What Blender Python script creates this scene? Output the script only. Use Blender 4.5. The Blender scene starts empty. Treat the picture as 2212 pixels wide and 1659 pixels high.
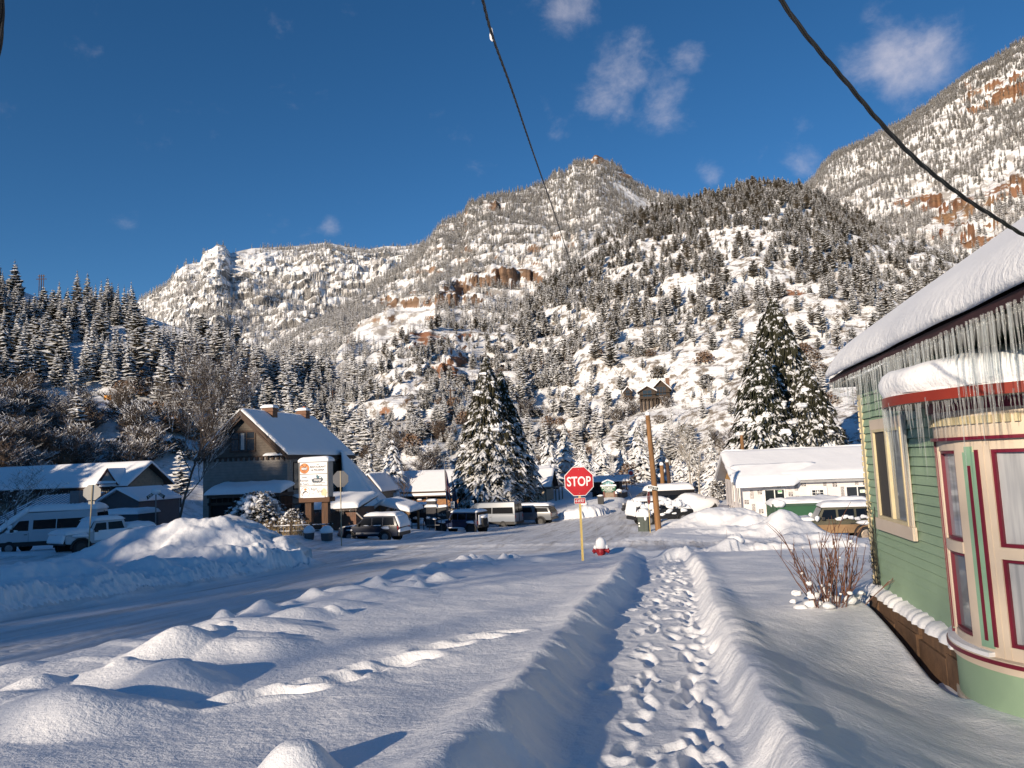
import bpy, bmesh, math, random
import numpy as np
from mathutils import Vector, Matrix

random.seed(7)
RNG = np.random.default_rng(7)
S = bpy.context.scene
COL = S.collection
R = math.radians

# ------------------------------------------------------------------ camera
F, CX, CY = 1590.0, 1106.0, 829.5
YAW, PITCH, ROLL = R(11.6), R(6.1), R(2.3)
EYE = Vector((0, 0, 1.65))
LOOK = Vector((-math.sin(YAW), math.cos(YAW), 0))
FWD = LOOK * math.cos(PITCH) + Vector((0, 0, 1)) * math.sin(PITCH)
_r0 = FWD.cross(Vector((0, 0, 1))).normalized()
_u0 = _r0.cross(FWD)
RIGHT = _r0 * math.cos(ROLL) - _u0 * math.sin(ROLL)
UP = _u0 * math.cos(ROLL) + _r0 * math.sin(ROLL)

def at(x, y, d):
    """world point that stands d metres ahead of the camera and was measured at x, y in the photograph"""
    return EYE + (FWD + RIGHT * ((x - CX) / F) + UP * ((CY - y) / F)) * d

def px(p):
    v = Vector(p) - EYE
    d = v.dot(FWD)
    return CX + F * v.dot(RIGHT) / d, CY - F * v.dot(UP) / d, d

cam_d = bpy.data.cameras.new('camera')
cam = bpy.data.objects.new('camera', cam_d)
COL.objects.link(cam)
m = Matrix((RIGHT, UP, -FWD)).transposed().to_4x4()
m.translation = EYE
cam.matrix_world = m
cam_d.sensor_width = 36.0
cam_d.lens = 36.0 * F / 2212.0
cam_d.clip_start = 0.1
cam_d.clip_end = 20000
S.camera = cam

# ------------------------------------------------------------------ light
SUN_AZ, SUN_EL = R(24.0), R(14.5)          # 24 deg left of straight behind the street direction
TO_SUN = Vector((-math.sin(SUN_AZ) * math.cos(SUN_EL), -math.cos(SUN_AZ) * math.cos(SUN_EL), math.sin(SUN_EL)))
sl = bpy.data.lights.new('sun', 'SUN')
sl.energy = 5.0
sl.angle = R(0.5)
sl.color = (1.0, 0.84, 0.65)
so = bpy.data.objects.new('sun', sl)
COL.objects.link(so)
so.rotation_euler = TO_SUN.to_track_quat('Z', 'Y').to_euler()
so.location = (-30, -40, 60)

# ------------------------------------------------------------------ node helpers
def nn(nt, t, **kw):
    n = nt.nodes.new(t)
    for k, v in kw.items():
        if k in ('operation', 'blend_type', 'data_type', 'noise_dimensions', 'feature', 'distance', 'wave_type', 'bands_direction', 'interpolation_type', 'attribute_name', 'sky_type', 'mode', 'normalize', 'clamp'):
            setattr(n, k, v)
        else:
            n.inputs[k].default_value = v
    return n

def lk(nt, a, ao, b, bi):
    nt.links.new(a.outputs[ao], b.inputs[bi])

def ramp(nt, stops, interp='LINEAR'):
    n = nt.nodes.new('ShaderNodeValToRGB')
    cr = n.color_ramp
    cr.interpolation = interp
    while len(cr.elements) < len(stops):
        cr.elements.new(0.5)
    for e, (p, c) in zip(cr.elements, stops):
        e.position = p
        e.color = (c[0], c[1], c[2], 1) if isinstance(c, (tuple, list)) else (c, c, c, 1)
    return n

MATS = {}
def newmat(name):
    m = bpy.data.materials.new(name)
    m.use_nodes = True
    nt = m.node_tree
    b = nt.nodes['Principled BSDF']
    MATS[name] = m
    return m, nt, b

def c4(c):
    return (c[0], c[1], c[2], 1.0)

def mat(name, col, rough=0.6, col2=None, scale=3.0, bump=0.0, bscale=20.0, metal=0.0, spec=0.4, stretch=None, snow=0.0):
    """painted / wooden / metal surface: two colours mixed by noise, optional bump, optional thin snow on upward faces"""
    if name in MATS:
        return MATS[name]
    m, nt, b = newmat(name)
    b.inputs['Roughness'].default_value = rough
    b.inputs['Metallic'].default_value = metal
    b.inputs['Specular IOR Level'].default_value = spec
    tc = nn(nt, 'ShaderNodeTexCoord')
    mp = nn(nt, 'ShaderNodeMapping')
    lk(nt, tc, 'Object', mp, 'Vector')
    if stretch:
        mp.inputs['Scale'].default_value = stretch
    nz = nn(nt, 'ShaderNodeTexNoise', Scale=scale, Detail=5.0, Roughness=0.6)
    lk(nt, mp, 'Vector', nz, 'Vector')
    c2 = col2 or tuple(v * 0.8 for v in col)
    rp = ramp(nt, [(0.3, col), (0.75, c2)])
    lk(nt, nz, 'Fac', rp, 'Fac')
    out = rp
    if snow > 0:
        ge = nn(nt, 'ShaderNodeNewGeometry')
        sp = nn(nt, 'ShaderNodeSeparateXYZ')
        lk(nt, ge, 'Normal', sp, 'Vector')
        n2 = nn(nt, 'ShaderNodeTexNoise', Scale=4.0, Detail=4.0)
        lk(nt, tc, 'Object', n2, 'Vector')
        ad = nn(nt, 'ShaderNodeMath', operation='MULTIPLY_ADD')
        ad.inputs[1].default_value = 0.9
        lk(nt, n2, 'Fac', ad, 0)
        lk(nt, sp, 'Z', ad, 2)
        r2 = ramp(nt, [(0.0, 0.0), (1.0, 1.0)])
        mr = nn(nt, 'ShaderNodeMapRange')
        mr.inputs['From Min'].default_value = 1.25 - snow
        mr.inputs['From Max'].default_value = 1.4 - snow
        lk(nt, ad, 0, mr, 'Value')
        mx = nn(nt, 'ShaderNodeMix', data_type='RGBA')
        mx.inputs['B'].default_value = (0.86, 0.87, 0.89, 1)
        nt.links.new(mr.outputs['Result'], mx.inputs['Factor'])
        nt.links.new(rp.outputs['Color'], mx.inputs[6])
        mx.inputs[7].default_value = (0.86, 0.87, 0.89, 1)
        nt.links.new(mx.outputs[2], b.inputs['Base Color'])
    else:
        lk(nt, rp, 'Color', b, 'Base Color')
    if bump > 0:
        nb = nn(nt, 'ShaderNodeTexNoise', Scale=bscale, Detail=4.0)
        lk(nt, mp, 'Vector', nb, 'Vector')
        bp = nn(nt, 'ShaderNodeBump', Strength=bump, Distance=0.02)
        lk(nt, nb, 'Fac', bp, 'Height')
        lk(nt, bp, 'Normal', b, 'Normal')
    return m

def glass_mat(name, col=(0.02, 0.025, 0.03), rough=0.06):
    if name in MATS:
        return MATS[name]
    m, nt, b = newmat(name)
    b.inputs['Base Color'].default_value = c4(col)
    b.inputs['Roughness'].default_value = rough
    b.inputs['Specular IOR Level'].default_value = 0.8
    nz = nn(nt, 'ShaderNodeTexNoise', Scale=1.3, Detail=2.0)
    bp = nn(nt, 'ShaderNodeBump', Strength=0.02, Distance=0.05)
    lk(nt, nz, 'Fac', bp, 'Height')
    lk(nt, bp, 'Normal', b, 'Normal')
    return m

def snow_mat(name, col=(0.87, 0.875, 0.89), grain=0.35, gscale=55.0, lump=0.25, lscale=5.0, object_space=True):
    m, nt, b = newmat(name)
    tc = nn(nt, 'ShaderNodeTexCoord')
    nz = nn(nt, 'ShaderNodeTexNoise', Scale=1.1, Detail=5.0)
    lk(nt, tc, 'Object', nz, 'Vector')
    rp = ramp(nt, [(0.3, tuple(v * 0.965 for v in col)), (0.7, col)])
    lk(nt, nz, 'Fac', rp, 'Fac')
    lk(nt, rp, 'Color', b, 'Base Color')
    b.inputs['Roughness'].default_value = 0.65
    b.inputs['Specular IOR Level'].default_value = 0.25
    n1 = nn(nt, 'ShaderNodeTexNoise', Scale=gscale, Detail=3.0, Roughness=0.7)
    n2 = nn(nt, 'ShaderNodeTexNoise', Scale=lscale, Detail=4.0)
    lk(nt, tc, 'Object', n1, 'Vector')
    lk(nt, tc, 'Object', n2, 'Vector')
    b1 = nn(nt, 'ShaderNodeBump', Strength=lump, Distance=0.06)
    b2 = nn(nt, 'ShaderNodeBump', Strength=grain, Distance=0.012)
    lk(nt, n2, 'Fac', b1, 'Height')
    lk(nt, n1, 'Fac', b2, 'Height')
    lk(nt, b1, 'Normal', b2, 'Normal')
    lk(nt, b2, 'Normal', b, 'Normal')
    return m

SNOW = snow_mat('snow')
SNOW_GROUND = snow_mat('ground_snow', grain=1.0, gscale=20.0, lump=0.22, lscale=7.0)
SNOW_ROOF = snow_mat('roof_snow', grain=0.25, gscale=30.0, lump=0.3, lscale=2.5)

def street_mat():
    m, nt, b = newmat('packed_street_snow')
    tc = nn(nt, 'ShaderNodeTexCoord')
    mp = nn(nt, 'ShaderNodeMapping')
    mp.inputs['Scale'].default_value = (1.6, 0.07, 1.0)
    lk(nt, tc, 'Object', mp, 'Vector')
    nz = nn(nt, 'ShaderNodeTexNoise', Scale=1.5, Detail=7.0, Roughness=0.65)
    lk(nt, mp, 'Vector', nz, 'Vector')
    rp = ramp(nt, [(0.30, (0.36, 0.335, 0.315)), (0.43, (0.62, 0.61, 0.61)), (0.58, (0.79, 0.795, 0.81))])
    lk(nt, nz, 'Fac', rp, 'Fac')
    lk(nt, rp, 'Color', b, 'Base Color')
    b.inputs['Roughness'].default_value = 0.5
    n1 = nn(nt, 'ShaderNodeTexNoise', Scale=22.0, Detail=5.0, Roughness=0.75)
    mp2 = nn(nt, 'ShaderNodeMapping')
    mp2.inputs['Scale'].default_value = (1.0, 0.45, 1.0)
    lk(nt, tc, 'Object', mp2, 'Vector')
    lk(nt, mp2, 'Vector', n1, 'Vector')
    b1 = nn(nt, 'ShaderNodeBump', Strength=0.4, Distance=0.03)
    lk(nt, n1, 'Fac', b1, 'Height')
    b2 = nn(nt, 'ShaderNodeBump', Strength=0.3, Distance=0.05)
    lk(nt, nz, 'Fac', b2, 'Height')
    lk(nt, b2, 'Normal', b1, 'Normal')
    lk(nt, b1, 'Normal', b, 'Normal')
    return m
STREET = street_mat()

# ------------------------------------------------------------------ objects
def tag(o, label=None, cat=None, group=None, kind=None):
    if label: o['label'] = label
    if cat: o['category'] = cat
    if group: o['group'] = group
    if kind: o['kind'] = kind
    return o

def empty(name, loc, rz=0.0, label=None, cat=None, group=None):
    o = bpy.data.objects.new(name, None)
    COL.objects.link(o)
    o.location = loc
    o.rotation_euler = (0, 0, rz)
    o.empty_display_size = 0.2
    return tag(o, label, cat, group)

class MB:
    """collects shapes, then links them as ONE mesh object"""
    def __init__(s):
        s.v = []; s.f = []; s.m = []; s.mat = 0; s.M = None
    def add(s, vs, fs, mi=None):
        o = len(s.v)
        if s.M is not None:
            vs = [s.M @ Vector(v) for v in vs]
        s.v.extend([tuple(v) for v in vs])
        s.f.extend([tuple(i + o for i in f) for f in fs])
        s.m.extend([s.mat if mi is None else mi] * len(fs))
        return s
    def box(s, x0, x1, y0, y1, z0, z1, mi=None):
        return s.add([(x0, y0, z0), (x1, y0, z0), (x1, y1, z0), (x0, y1, z0), (x0, y0, z1), (x1, y0, z1), (x1, y1, z1), (x0, y1, z1)],
                     [(0, 3, 2, 1), (4, 5, 6, 7), (0, 1, 5, 4), (1, 2, 6, 5), (2, 3, 7, 6), (3, 0, 4, 7)], mi)
    def prism(s, poly, y0, y1, axis='y', mi=None, taper=None):
        """extrude a 2-D outline (x,z) along y, or (y,z) along x, or (x,y) along z"""
        n = len(poly)
        a, b = [], []
        for (p, q) in poly:
            if axis == 'y': a.append((p, y0, q)); b.append((p, y1, q))
            elif axis == 'x': a.append((y0, p, q)); b.append((y1, p, q))
            else: a.append((p, q, y0)); b.append((p, q, y1))
        fs = [tuple(range(n))[::-1], tuple(range(n, 2 * n))] + [(i, (i + 1) % n, n + (i + 1) % n, n + i) for i in range(n)]
        return s.add(a + b, fs, mi)
    def tube(s, pts, rad, n=8, cap=True, mi=None):
        pts = [Vector(p) for p in pts]
        if not hasattr(rad, '__len__'): rad = [rad] * len(pts)
        vs, fs = [], []
        ref = None
        for i, p in enumerate(pts):
            t = (pts[min(i + 1, len(pts) - 1)] - pts[max(i - 1, 0)])
            t = t.normalized() if t.length > 1e-9 else Vector((0, 0, 1))
            if ref is None:
                ref = Vector((1, 0, 0)) if abs(t.x) < 0.8 else Vector((0, 1, 0))
            u = (ref - t * ref.dot(t)).normalized()
            ref = u
            w = t.cross(u)
            for k in range(n):
                a = 2 * math.pi * k / n
                vs.append(p + (u * math.cos(a) + w * math.sin(a)) * rad[i])
        for i in range(len(pts) - 1):
            for k in range(n):
                k2 = (k + 1) % n
                fs.append((i * n + k, i * n + k2, (i + 1) * n + k2, (i + 1) * n + k))
        if cap:
            fs.append(tuple(range(n))[::-1])
            fs.append(tuple(range((len(pts) - 1) * n, len(pts) * n)))
        return s.add(vs, fs, mi)
    def cyl(s, x, y, z0, z1, r0, r1=None, n=14, mi=None):
        return s.tube([(x, y, z0), (x, y, z1)], [r0, r0 if r1 is None else r1], n, True, mi)
    def lathe(s, prof, n=16, c=(0, 0, 0), axis='z', mi=None):
        vs, fs = [], []
        for (r, z) in prof:
            for k in range(n):
                a = 2 * math.pi * k / n
                p = (r * math.cos(a), r * math.sin(a), z)
                if axis == 'x': p = (z, p[0], p[1])
                if axis == 'y': p = (p[0], z, p[1])
                vs.append((p[0] + c[0], p[1] + c[1], p[2] + c[2]))
        for i in range(len(prof) - 1):
            for k in range(n):
                k2 = (k + 1) % n
                fs.append((i * n + k, i * n + k2, (i + 1) * n + k2, (i + 1) * n + k))
        fs.append(tuple(range(n))[::-1])
        fs.append(tuple(range((len(prof) - 1) * n, len(prof) * n)))
        return s.add(vs, fs, mi)
    def blob(s, c, rx, ry, rz, seed=0, n=8, m=6, amp=0.18, mi=None):
        rr = random.Random(seed)
        ph = [rr.uniform(0, 6.28) for _ in range(6)]
        vs, fs = [(c[0], c[1], c[2] - rz)], []
        for i in range(1, m):
            t = math.pi * i / m
            for k in range(n):
                a = 2 * math.pi * k / n
                q = 1 + amp * (math.sin(2 * a + ph[0] + 2 * t) * 0.5 + math.sin(3 * a + ph[1]) * 0.3 + math.sin(3 * t + ph[2] + a) * 0.5)
                vs.append((c[0] + rx * q * math.sin(t) * math.cos(a), c[1] + ry * q * math.sin(t) * math.sin(a), c[2] - rz * q * math.cos(t)))
        vs.append((c[0], c[1], c[2] + rz))
        L = len(vs) - 1
        for k in range(n):
            k2 = (k + 1) % n
            fs.append((0, 1 + k2, 1 + k))
            for i in range(m - 2):
                fs.append((1 + i * n + k, 1 + i * n + k2, 1 + (i + 1) * n + k2, 1 + (i + 1) * n + k))
            fs.append((1 + (m - 2) * n + k, 1 + (m - 2) * n + k2, L))
        return s.add(vs, fs, mi)
    def quad(s, a, b, c, d, mi=None):
        return s.add([a, b, c, d], [(0, 1, 2, 3)], mi)
    def sheet(s, P00, P10, P11, P01, thick, nu=14, nv=10, rnd=0.3, amp=0.12, seed=0, edge=0.06, mi=None, over=0.0, scal=0.0):
        """pillowy layer of snow lying on the four-cornered plane P00 P10 P11 P01; rounded at its rims"""
        P00, P10, P11, P01 = [Vector(p) for p in (P00, P10, P11, P01)]
        lu = (P10 - P00).length; lv = (P01 - P00).length
        rr = random.Random(seed)
        ph = [rr.uniform(0, 6.28) for _ in range(8)]
        us = [i / nu for i in range(nu + 1)]; vsn = [j / nv for j in range(nv + 1)]
        eu = min(0.45, rnd / max(lu, 1e-6)); ev = min(0.45, rnd / max(lv, 1e-6))
        def grid(n, e):
            k = max(2, n // 5)
            a = [e * (1 - math.cos(math.pi / 2 * i / k)) for i in range(k + 1)]
            mid = [e + (1 - 2 * e) * i / (n) for i in range(1, n)]
            return a + mid + [1 - x for x in a[::-1]]
        us, vsn = grid(nu, eu), grid(nv, ev)
        NN = (P10 - P00).cross(P01 - P00)
        NN = NN.normalized() if NN.length > 1e-9 else Vector((0, 0, 1))
        if abs(NN.z) > .45: NN = Vector((0, 0, 1))
        elif NN.dot(Vector(((P00 + P11).x, (P00 + P11).y, 0))) < 0: NN = -NN
        top, bot, fs = [], [], []
        for v in vsn:
            for u in us:
                p = P00 * (1 - u) * (1 - v) + P10 * u * (1 - v) + P11 * u * v + P01 * (1 - u) * v
                du, dv = min(u, 1 - u) * lu, min(v, 1 - v) * lv
                q = 1.0
                for dd in (du, dv):
                    t = min(1.0, dd / max(rnd, 1e-6))
                    q *= math.sqrt(max(0.0, 1 - (1 - t) ** 2))
                nz = amp * (math.sin(u * lu * 1.3 + ph[0]) * math.sin(v * lv * 1.7 + ph[1]) + 0.5 * math.sin(u * lu * 3.1 + v * lv * 2.3 + ph[2]) + 0.35 * math.sin(u * lu * 6.3 - v * lv * 4.4 + ph[3]))
                h = thick * (edge + (1 - edge) * q * (1 + nz))
                o = Vector((0, 0, 0))
                if scal > 0:
                    wob = scal * (math.sin(u * lu * 2.1 + ph[4]) + 0.6 * math.sin(u * lu * 5.3 + ph[5]) + 0.6 * math.sin(v * lv * 4.1 + ph[6])) * (1 - q)
                    cen = (P00 + P10 + P11 + P01) / 4
                    dr = (p - cen); dr.z = 0
                    if dr.length > 1e-6: o = dr.normalized() * wob
                top.append(p + o + NN * h); bot.append(p + o * 0.6)
        n, mm = len(us), len(vsn)
        N = n * mm
        for j in range(mm - 1):
            for i in range(n - 1):
                a = j * n + i
                fs.append((a, a + 1, a + n + 1, a + n))
                fs.append((N + a, N + a + n, N + a + n + 1, N + a + 1))
        rim = [i for i in range(n)] + [j * n + n - 1 for j in range(1, mm)] + [(mm - 1) * n + i for i in range(n - 2, -1, -1)] + [j * n for j in range(mm - 2, 0, -1)]
        for k in range(len(rim)):
            a, b = rim[k], rim[(k + 1) % len(rim)]
            fs.append((a, N + a, N + b, b))
        return s.add(top + bot, fs, mi)
    def build(s, name, mats, parent=None, smooth=False, bevel=0.0, seg=2, loc=None, rz=None, flip=True):
        me = bpy.data.meshes.new(name)
        me.from_pydata(s.v, [], s.f)
        if not isinstance(mats, (list, tuple)): mats = [mats]
        for q in mats: me.materials.append(q)
        if len(mats) > 1:
            me.polygons.foreach_set('material_index', s.m)
        if flip or bevel > 0:
            bm = bmesh.new(); bm.from_mesh(me)
            if flip: bmesh.ops.recalc_face_normals(bm, faces=bm.faces)
            if bevel > 0:
                ed = [e for e in bm.edges if len(e.link_faces) == 2 and e.calc_face_angle(0) > 0.5]
                bmesh.ops.bevel(bm, geom=ed, offset=bevel, segments=seg, affect='EDGES', profile=0.6, clamp_overlap=True)
            bm.to_mesh(me); bm.free()
        if smooth:
            me.polygons.foreach_set('use_smooth', [True] * len(me.polygons))
            if smooth != 'all':
                try: me.set_sharp_from_angle(angle=R(smooth if smooth is not True else 42))
                except Exception: pass
        me.update()
        o = bpy.data.objects.new(name, me)
        COL.objects.link(o)
        if parent is not None: o.parent = parent
        if loc is not None: o.location = loc
        if rz is not None: o.rotation_euler = (0, 0, rz)
        return o

_tcache = {}
def text_geo(body, size=1.0, bold=0.0, shear=0.0, align='CENTER', depth=0.004, sx=1.0):
    """flat letters as mesh data (vertices in x, y; facing +z)"""
    cu = bpy.data.curves.new('t', 'FONT')
    cu.body = body; cu.size = size; cu.align_x = align; cu.align_y = 'CENTER'
    cu.offset = bold; cu.shear = shear; cu.extrude = depth; cu.resolution_u = 3
    ob = bpy.data.objects.new('t', cu)
    COL.objects.link(ob)
    dg = bpy.context.evaluated_depsgraph_get()
    dg.update()
    me = bpy.data.meshes.new_from_object(ob.evaluated_get(dg))
    vs = [(v.co.x * sx, v.co.y, v.co.z) for v in me.vertices]
    fs = [tuple(p.vertices) for p in me.polygons]
    bpy.data.objects.remove(ob); bpy.data.curves.remove(cu); bpy.data.meshes.remove(me)
    return vs, fs

def put_text(mb, body, x, z, y, size, mi=0, rot=0.0, **kw):
    """letters on a face looking along -y at height z"""
    vs, fs = text_geo(body, size, **kw)
    c, s_ = math.cos(rot), math.sin(rot)
    mb.add([(x + v[0] * c - v[1] * s_, y - v[2], z + v[0] * s_ + v[1] * c) for v in vs], fs, mi)

def copy_tree(o, parent=None):
    c = o.copy()
    COL.objects.link(c)
    c.parent = parent
    for ch in list(o.children):
        copy_tree(ch, c)
    return c

# ------------------------------------------------------------------ numpy noise
def _hash(ix, iy, seed):
    h = (ix.astype(np.int64) * 374761393 + iy.astype(np.int64) * 668265263 + seed * 1442695041) & 0x7fffffff
    h = ((h ^ (h >> 13)) * 1274126177) & 0x7fffffff
    return ((h ^ (h >> 16)) & 0xffff) / 65535.0

def vnoise(x, y, seed=0):
    x = np.asarray(x, float); y = np.asarray(y, float)
    ix, iy = np.floor(x), np.floor(y)
    fx, fy = x - ix, y - iy
    ux = fx * fx * fx * (fx * (fx * 6 - 15) + 10); uy = fy * fy * fy * (fy * (fy * 6 - 15) + 10)
    a = _hash(ix, iy, seed); b = _hash(ix + 1, iy, seed); c = _hash(ix, iy + 1, seed); d = _hash(ix + 1, iy + 1, seed)
    return (a + (b - a) * ux) * (1 - uy) + (c + (d - c) * ux) * uy - 0.5

def fbm(x, y, oct=4, seed=0, gain=0.5):
    t, a, f = 0, 1.0, 1.0
    for k in range(oct):
        t = t + a * vnoise(x * f + 13.7 * k, y * f - 7.3 * k, seed + k)
        a *= gain; f *= 2.03
    return t

def sstep(a, b, x):
    t = np.clip((x - a) / (b - a), 0, 1)
    return t * t * (3 - 2 * t)

# ================================================================== GROUND
CTRL_PX = [(1260, 1233, 19.2), (1300, 1217, 22.5), (1420, 1152, 44.5), (190, 1208, 38), (60, 1200, 47), (200, 1203, 44),
           (780, 1166, 50), (860, 1172, 50), (738, 1181, 42), (690, 1160, 48), (650, 1160, 48), (1030, 1153, 61), (965, 1148, 63), (1084, 1139, 71),
           (1165, 1133, 72), (1240, 1119, 75), (1440, 1078, 95), (1380, 1095, 82), (1320, 1077, 86), (1250, 1082, 95), (1430, 1086, 84), (1450, 1087, 88),
           (1390, 1148, 46), (1420, 1131, 54), (1600, 1125, 58), (1500, 1085, 72), (1480, 1098, 66), (1390, 1047, 125), (1300, 1050, 120), (1450, 1048, 120), (1862, 1172, 37),
           (900, 1135, 66), (830, 1140, 58), (700, 1131, 60), (1200, 1095, 92), (1180, 1107, 80), (380, 1135, 48), (1000, 1123, 90), (900, 1124, 90), (800, 1124, 90)]

def base_z(X, Y):
    d = 0.98 * Y - 0.201 * X
    k, c, s = 8.0, 86.0, 0.066
    dd = np.maximum(d, -25.0)
    z = -s * k * (np.logaddexp(0, c / k) - np.logaddexp(0, (c - dd) / k))
    return z + 0.03 * np.maximum(d - 150, 0)

_C = np.array([tuple(at(*c)) for c in CTRL_PX])
_Cdz = _C[:, 2] - base_z(_C[:, 0], _C[:, 1])

def terrain(X, Y):
    """bare lie of the land, without the snow shapes"""
    X = np.asarray(X, float); Y = np.asarray(Y, float)
    z = base_z(X, Y)
    num = np.zeros_like(z); den = np.full_like(z, 0.0006)
    for (cx, cy, _), dz in zip(_C, _Cdz):
        r2 = (X - cx) ** 2 + (Y - cy) ** 2
        w = np.exp(-r2 / 170.0) / (r2 + 1.5)
        num += w * dz; den += w
    return z + num / den

def tz(X, Y):
    return float(terrain(np.array([X]), np.array([Y]))[0])

# snow heaps: apex pixel, depth, radii across / along the street, exponent
def heap(x, y, d, ra, rb, rot=0.0, p=2.0, hmax=None):
    P = at(x, y, d)
    h = P.z - tz(P.x, P.y)
    if hmax: h = min(h, hmax)
    return (P.x, P.y, h, ra, rb, rot, p)

VERGE = [heap(171, 1472, 5.4, .66, .5), heap(90, 1496, 5.6, .4, .4), heap(356, 1420, 6.3, .55, .5), heap(390, 1369, 7.6, .45, .5), heap(300, 1436, 6.6, .6, .5),
         heap(469, 1362, 8.1, .8, .6), heap(552, 1326, 9.2, .9, .7), heap(654, 1309, 10.2, .5, .6), heap(600, 1345, 9.0, .7, .5), heap(720, 1298, 11.3, .6, .6), heap(762, 1281, 12.6, .9, .7),
         heap(810, 1255, 14.4, .55, .6), heap(880, 1262, 14.2, .6, .5), heap(905, 1250, 15.5, .7, .6), heap(952, 1230, 17.3, .7, .7), heap(1010, 1226, 18.6, .8, .6), heap(860, 1278, 13, .8, .6),
         heap(644, 1585, 4.0, .24, .2, 0, 3.0), heap(-40, 1520, 5.6, .6, .6), heap(520, 1385, 7.6, .9, .6), heap(1080, 1222, 19.6, .9, .6), heap(1150, 1224, 20.4, 1.0, .6),
         heap(1340, 1200, 23.5, .9, .7), heap(1420, 1206, 22.5, .6, .5), heap(1390, 1196, 24.5, .8, .6), heap(1290, 1208, 23.6, .9, .5), heap(1460, 1203, 23.4, .8, .5)]
VERGE = [(a, b, max(.12, h - .30) * 1.1, c * .82, d * .82, e, f) for (a, b, h, c, d, e, f) in VERGE]
_vr = random.Random(21)
VERGE += [(_vr.uniform(-6.9, -4.6), _vr.uniform(3, 23), _vr.uniform(.05, .2), _vr.uniform(.14, .4), _vr.uniform(.14, .36), 0.0, 2.0) for _ in range(60)]
LEFTBANK = [heap(436, 1127, 27, 3.0, 2.6), heap(508, 1130, 28.5, 1.9, 2.0), heap(560, 1146, 28, 1.5, 1.8), heap(610, 1160, 27, 1.2, 1.5), heap(350, 1140, 28, 3.0, 2.4), heap(290, 1160, 29, 3, 2.2),
            heap(427, 1170, 23, 1.5, 1.3), heap(490, 1178, 23.5, 1.3, 1.3), heap(319, 1195, 20, 1.5, 1.2), heap(370, 1188, 21, 1.2, 1.0), heap(176, 1205, 19, 2.3, 1.7), heap(90, 1222, 18.5, 2.0, 1.5), heap(-20, 1215, 18, 2.4, 1.8),
            heap(20, 1255, 15.5, 1.8, 1.2), heap(240, 1222, 18, 1.4, 1.1), heap(550, 1185, 24, 1.2, 1.3), heap(600, 1192, 24.5, 1.0, 1.2), heap(-120, 1260, 14.5, 2.5, 1.8), heap(640, 1190, 25.5, .9, 1.0)]
LEFTBANK = [(a, b, h * (.72 if a > -15.2 and b < 22 else .9), c * .9, d * .9, e, f) for (a, b, h, c, d, e, f) in LEFTBANK]
RIGHTPILE = [heap(1560, 1104, 44, 2.8, 2.0), heap(1600, 1109, 43, 2.2, 1.8), heap(1510, 1122, 44, 2.2, 1.8), heap(1470, 1142, 43, 2.0, 1.6), heap(1640, 1118, 41, 2.0, 1.6), heap(1692, 1113, 37, 1.3, 1.5), heap(1660, 1140, 37, 2.0, 1.5),
             heap(1720, 1130, 36, 1.6, 1.4), heap(1760, 1150, 34, 2.2, 1.4), heap(1560, 1140, 38, 2.5, 1.5), heap(1610, 1158, 33, 2.2, 1.4), heap(1680, 1170, 31, 2.2, 1.2), heap(1540, 1172, 31, 1.8, 1.0), heap(1600, 1182, 28.5, 1.8, .9),
             heap(1740, 1178, 29, 1.8, 1.0), heap(1810, 1185, 28, 1.8, 1.1), heap(1500, 1188, 28.5, 1.0, .9), heap(1860, 1180, 29, 1.8, 1.2)]
BERM = [heap(1490 + 40 * i, 1214 - (i % 3) * 2, 21.5 - 0.1 * i, .75, .3)[:2] + (0.34 + .05 * (i % 3), .75, .3, 0.0, 2.0) for i in range(11)]
LOTPILE = [heap(1262, 1096, 74, 1.7, 1.4), heap(1285, 1092, 75, 1.4, 1.3), heap(1235, 1104, 74, 1.6, 1.3), heap(1303, 1104, 74, 1.1, 1.1), heap(1215, 1112, 74, 1.2, 1.0), heap(1400, 1034, 128, 2.2, 1.6, 0, 2, 1.5)]
MISC = [heap(1505, 1086, 66, 1.7, 1.5), heap(1470, 1095, 66, 1.3, 1.2), heap(775, 1160, 44, 3.0, 1.2), heap(830, 1170, 43, 2.5, 1.0), heap(690, 1172, 42, 2.5, 1.2), heap(900, 1178, 42, 2.2, .8)]

def heaps(X, Y, lst, mx=True):
    out = np.zeros_like(X)
    wx, wy = 0.45 * fbm(X * 0.9, Y * 0.9, 2, 61), 0.45 * fbm(X * 0.9, Y * 0.9, 2, 62)
    for (cx, cy, h, ra, rb, rot, p) in lst:
        k = min(1.0, ra * 1.1)
        dx, dy = X - cx + wx * k, Y - cy + wy * k
        q = (dx / ra) ** 2 + (dy / rb) ** 2
        sel = q < 9
        g = np.zeros_like(X)
        g[sel] = h * np.exp(-0.9 * q[sel] ** (p / 2))
        out = np.maximum(out, g) + 0.18 * np.minimum(out, g)
    return out

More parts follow.
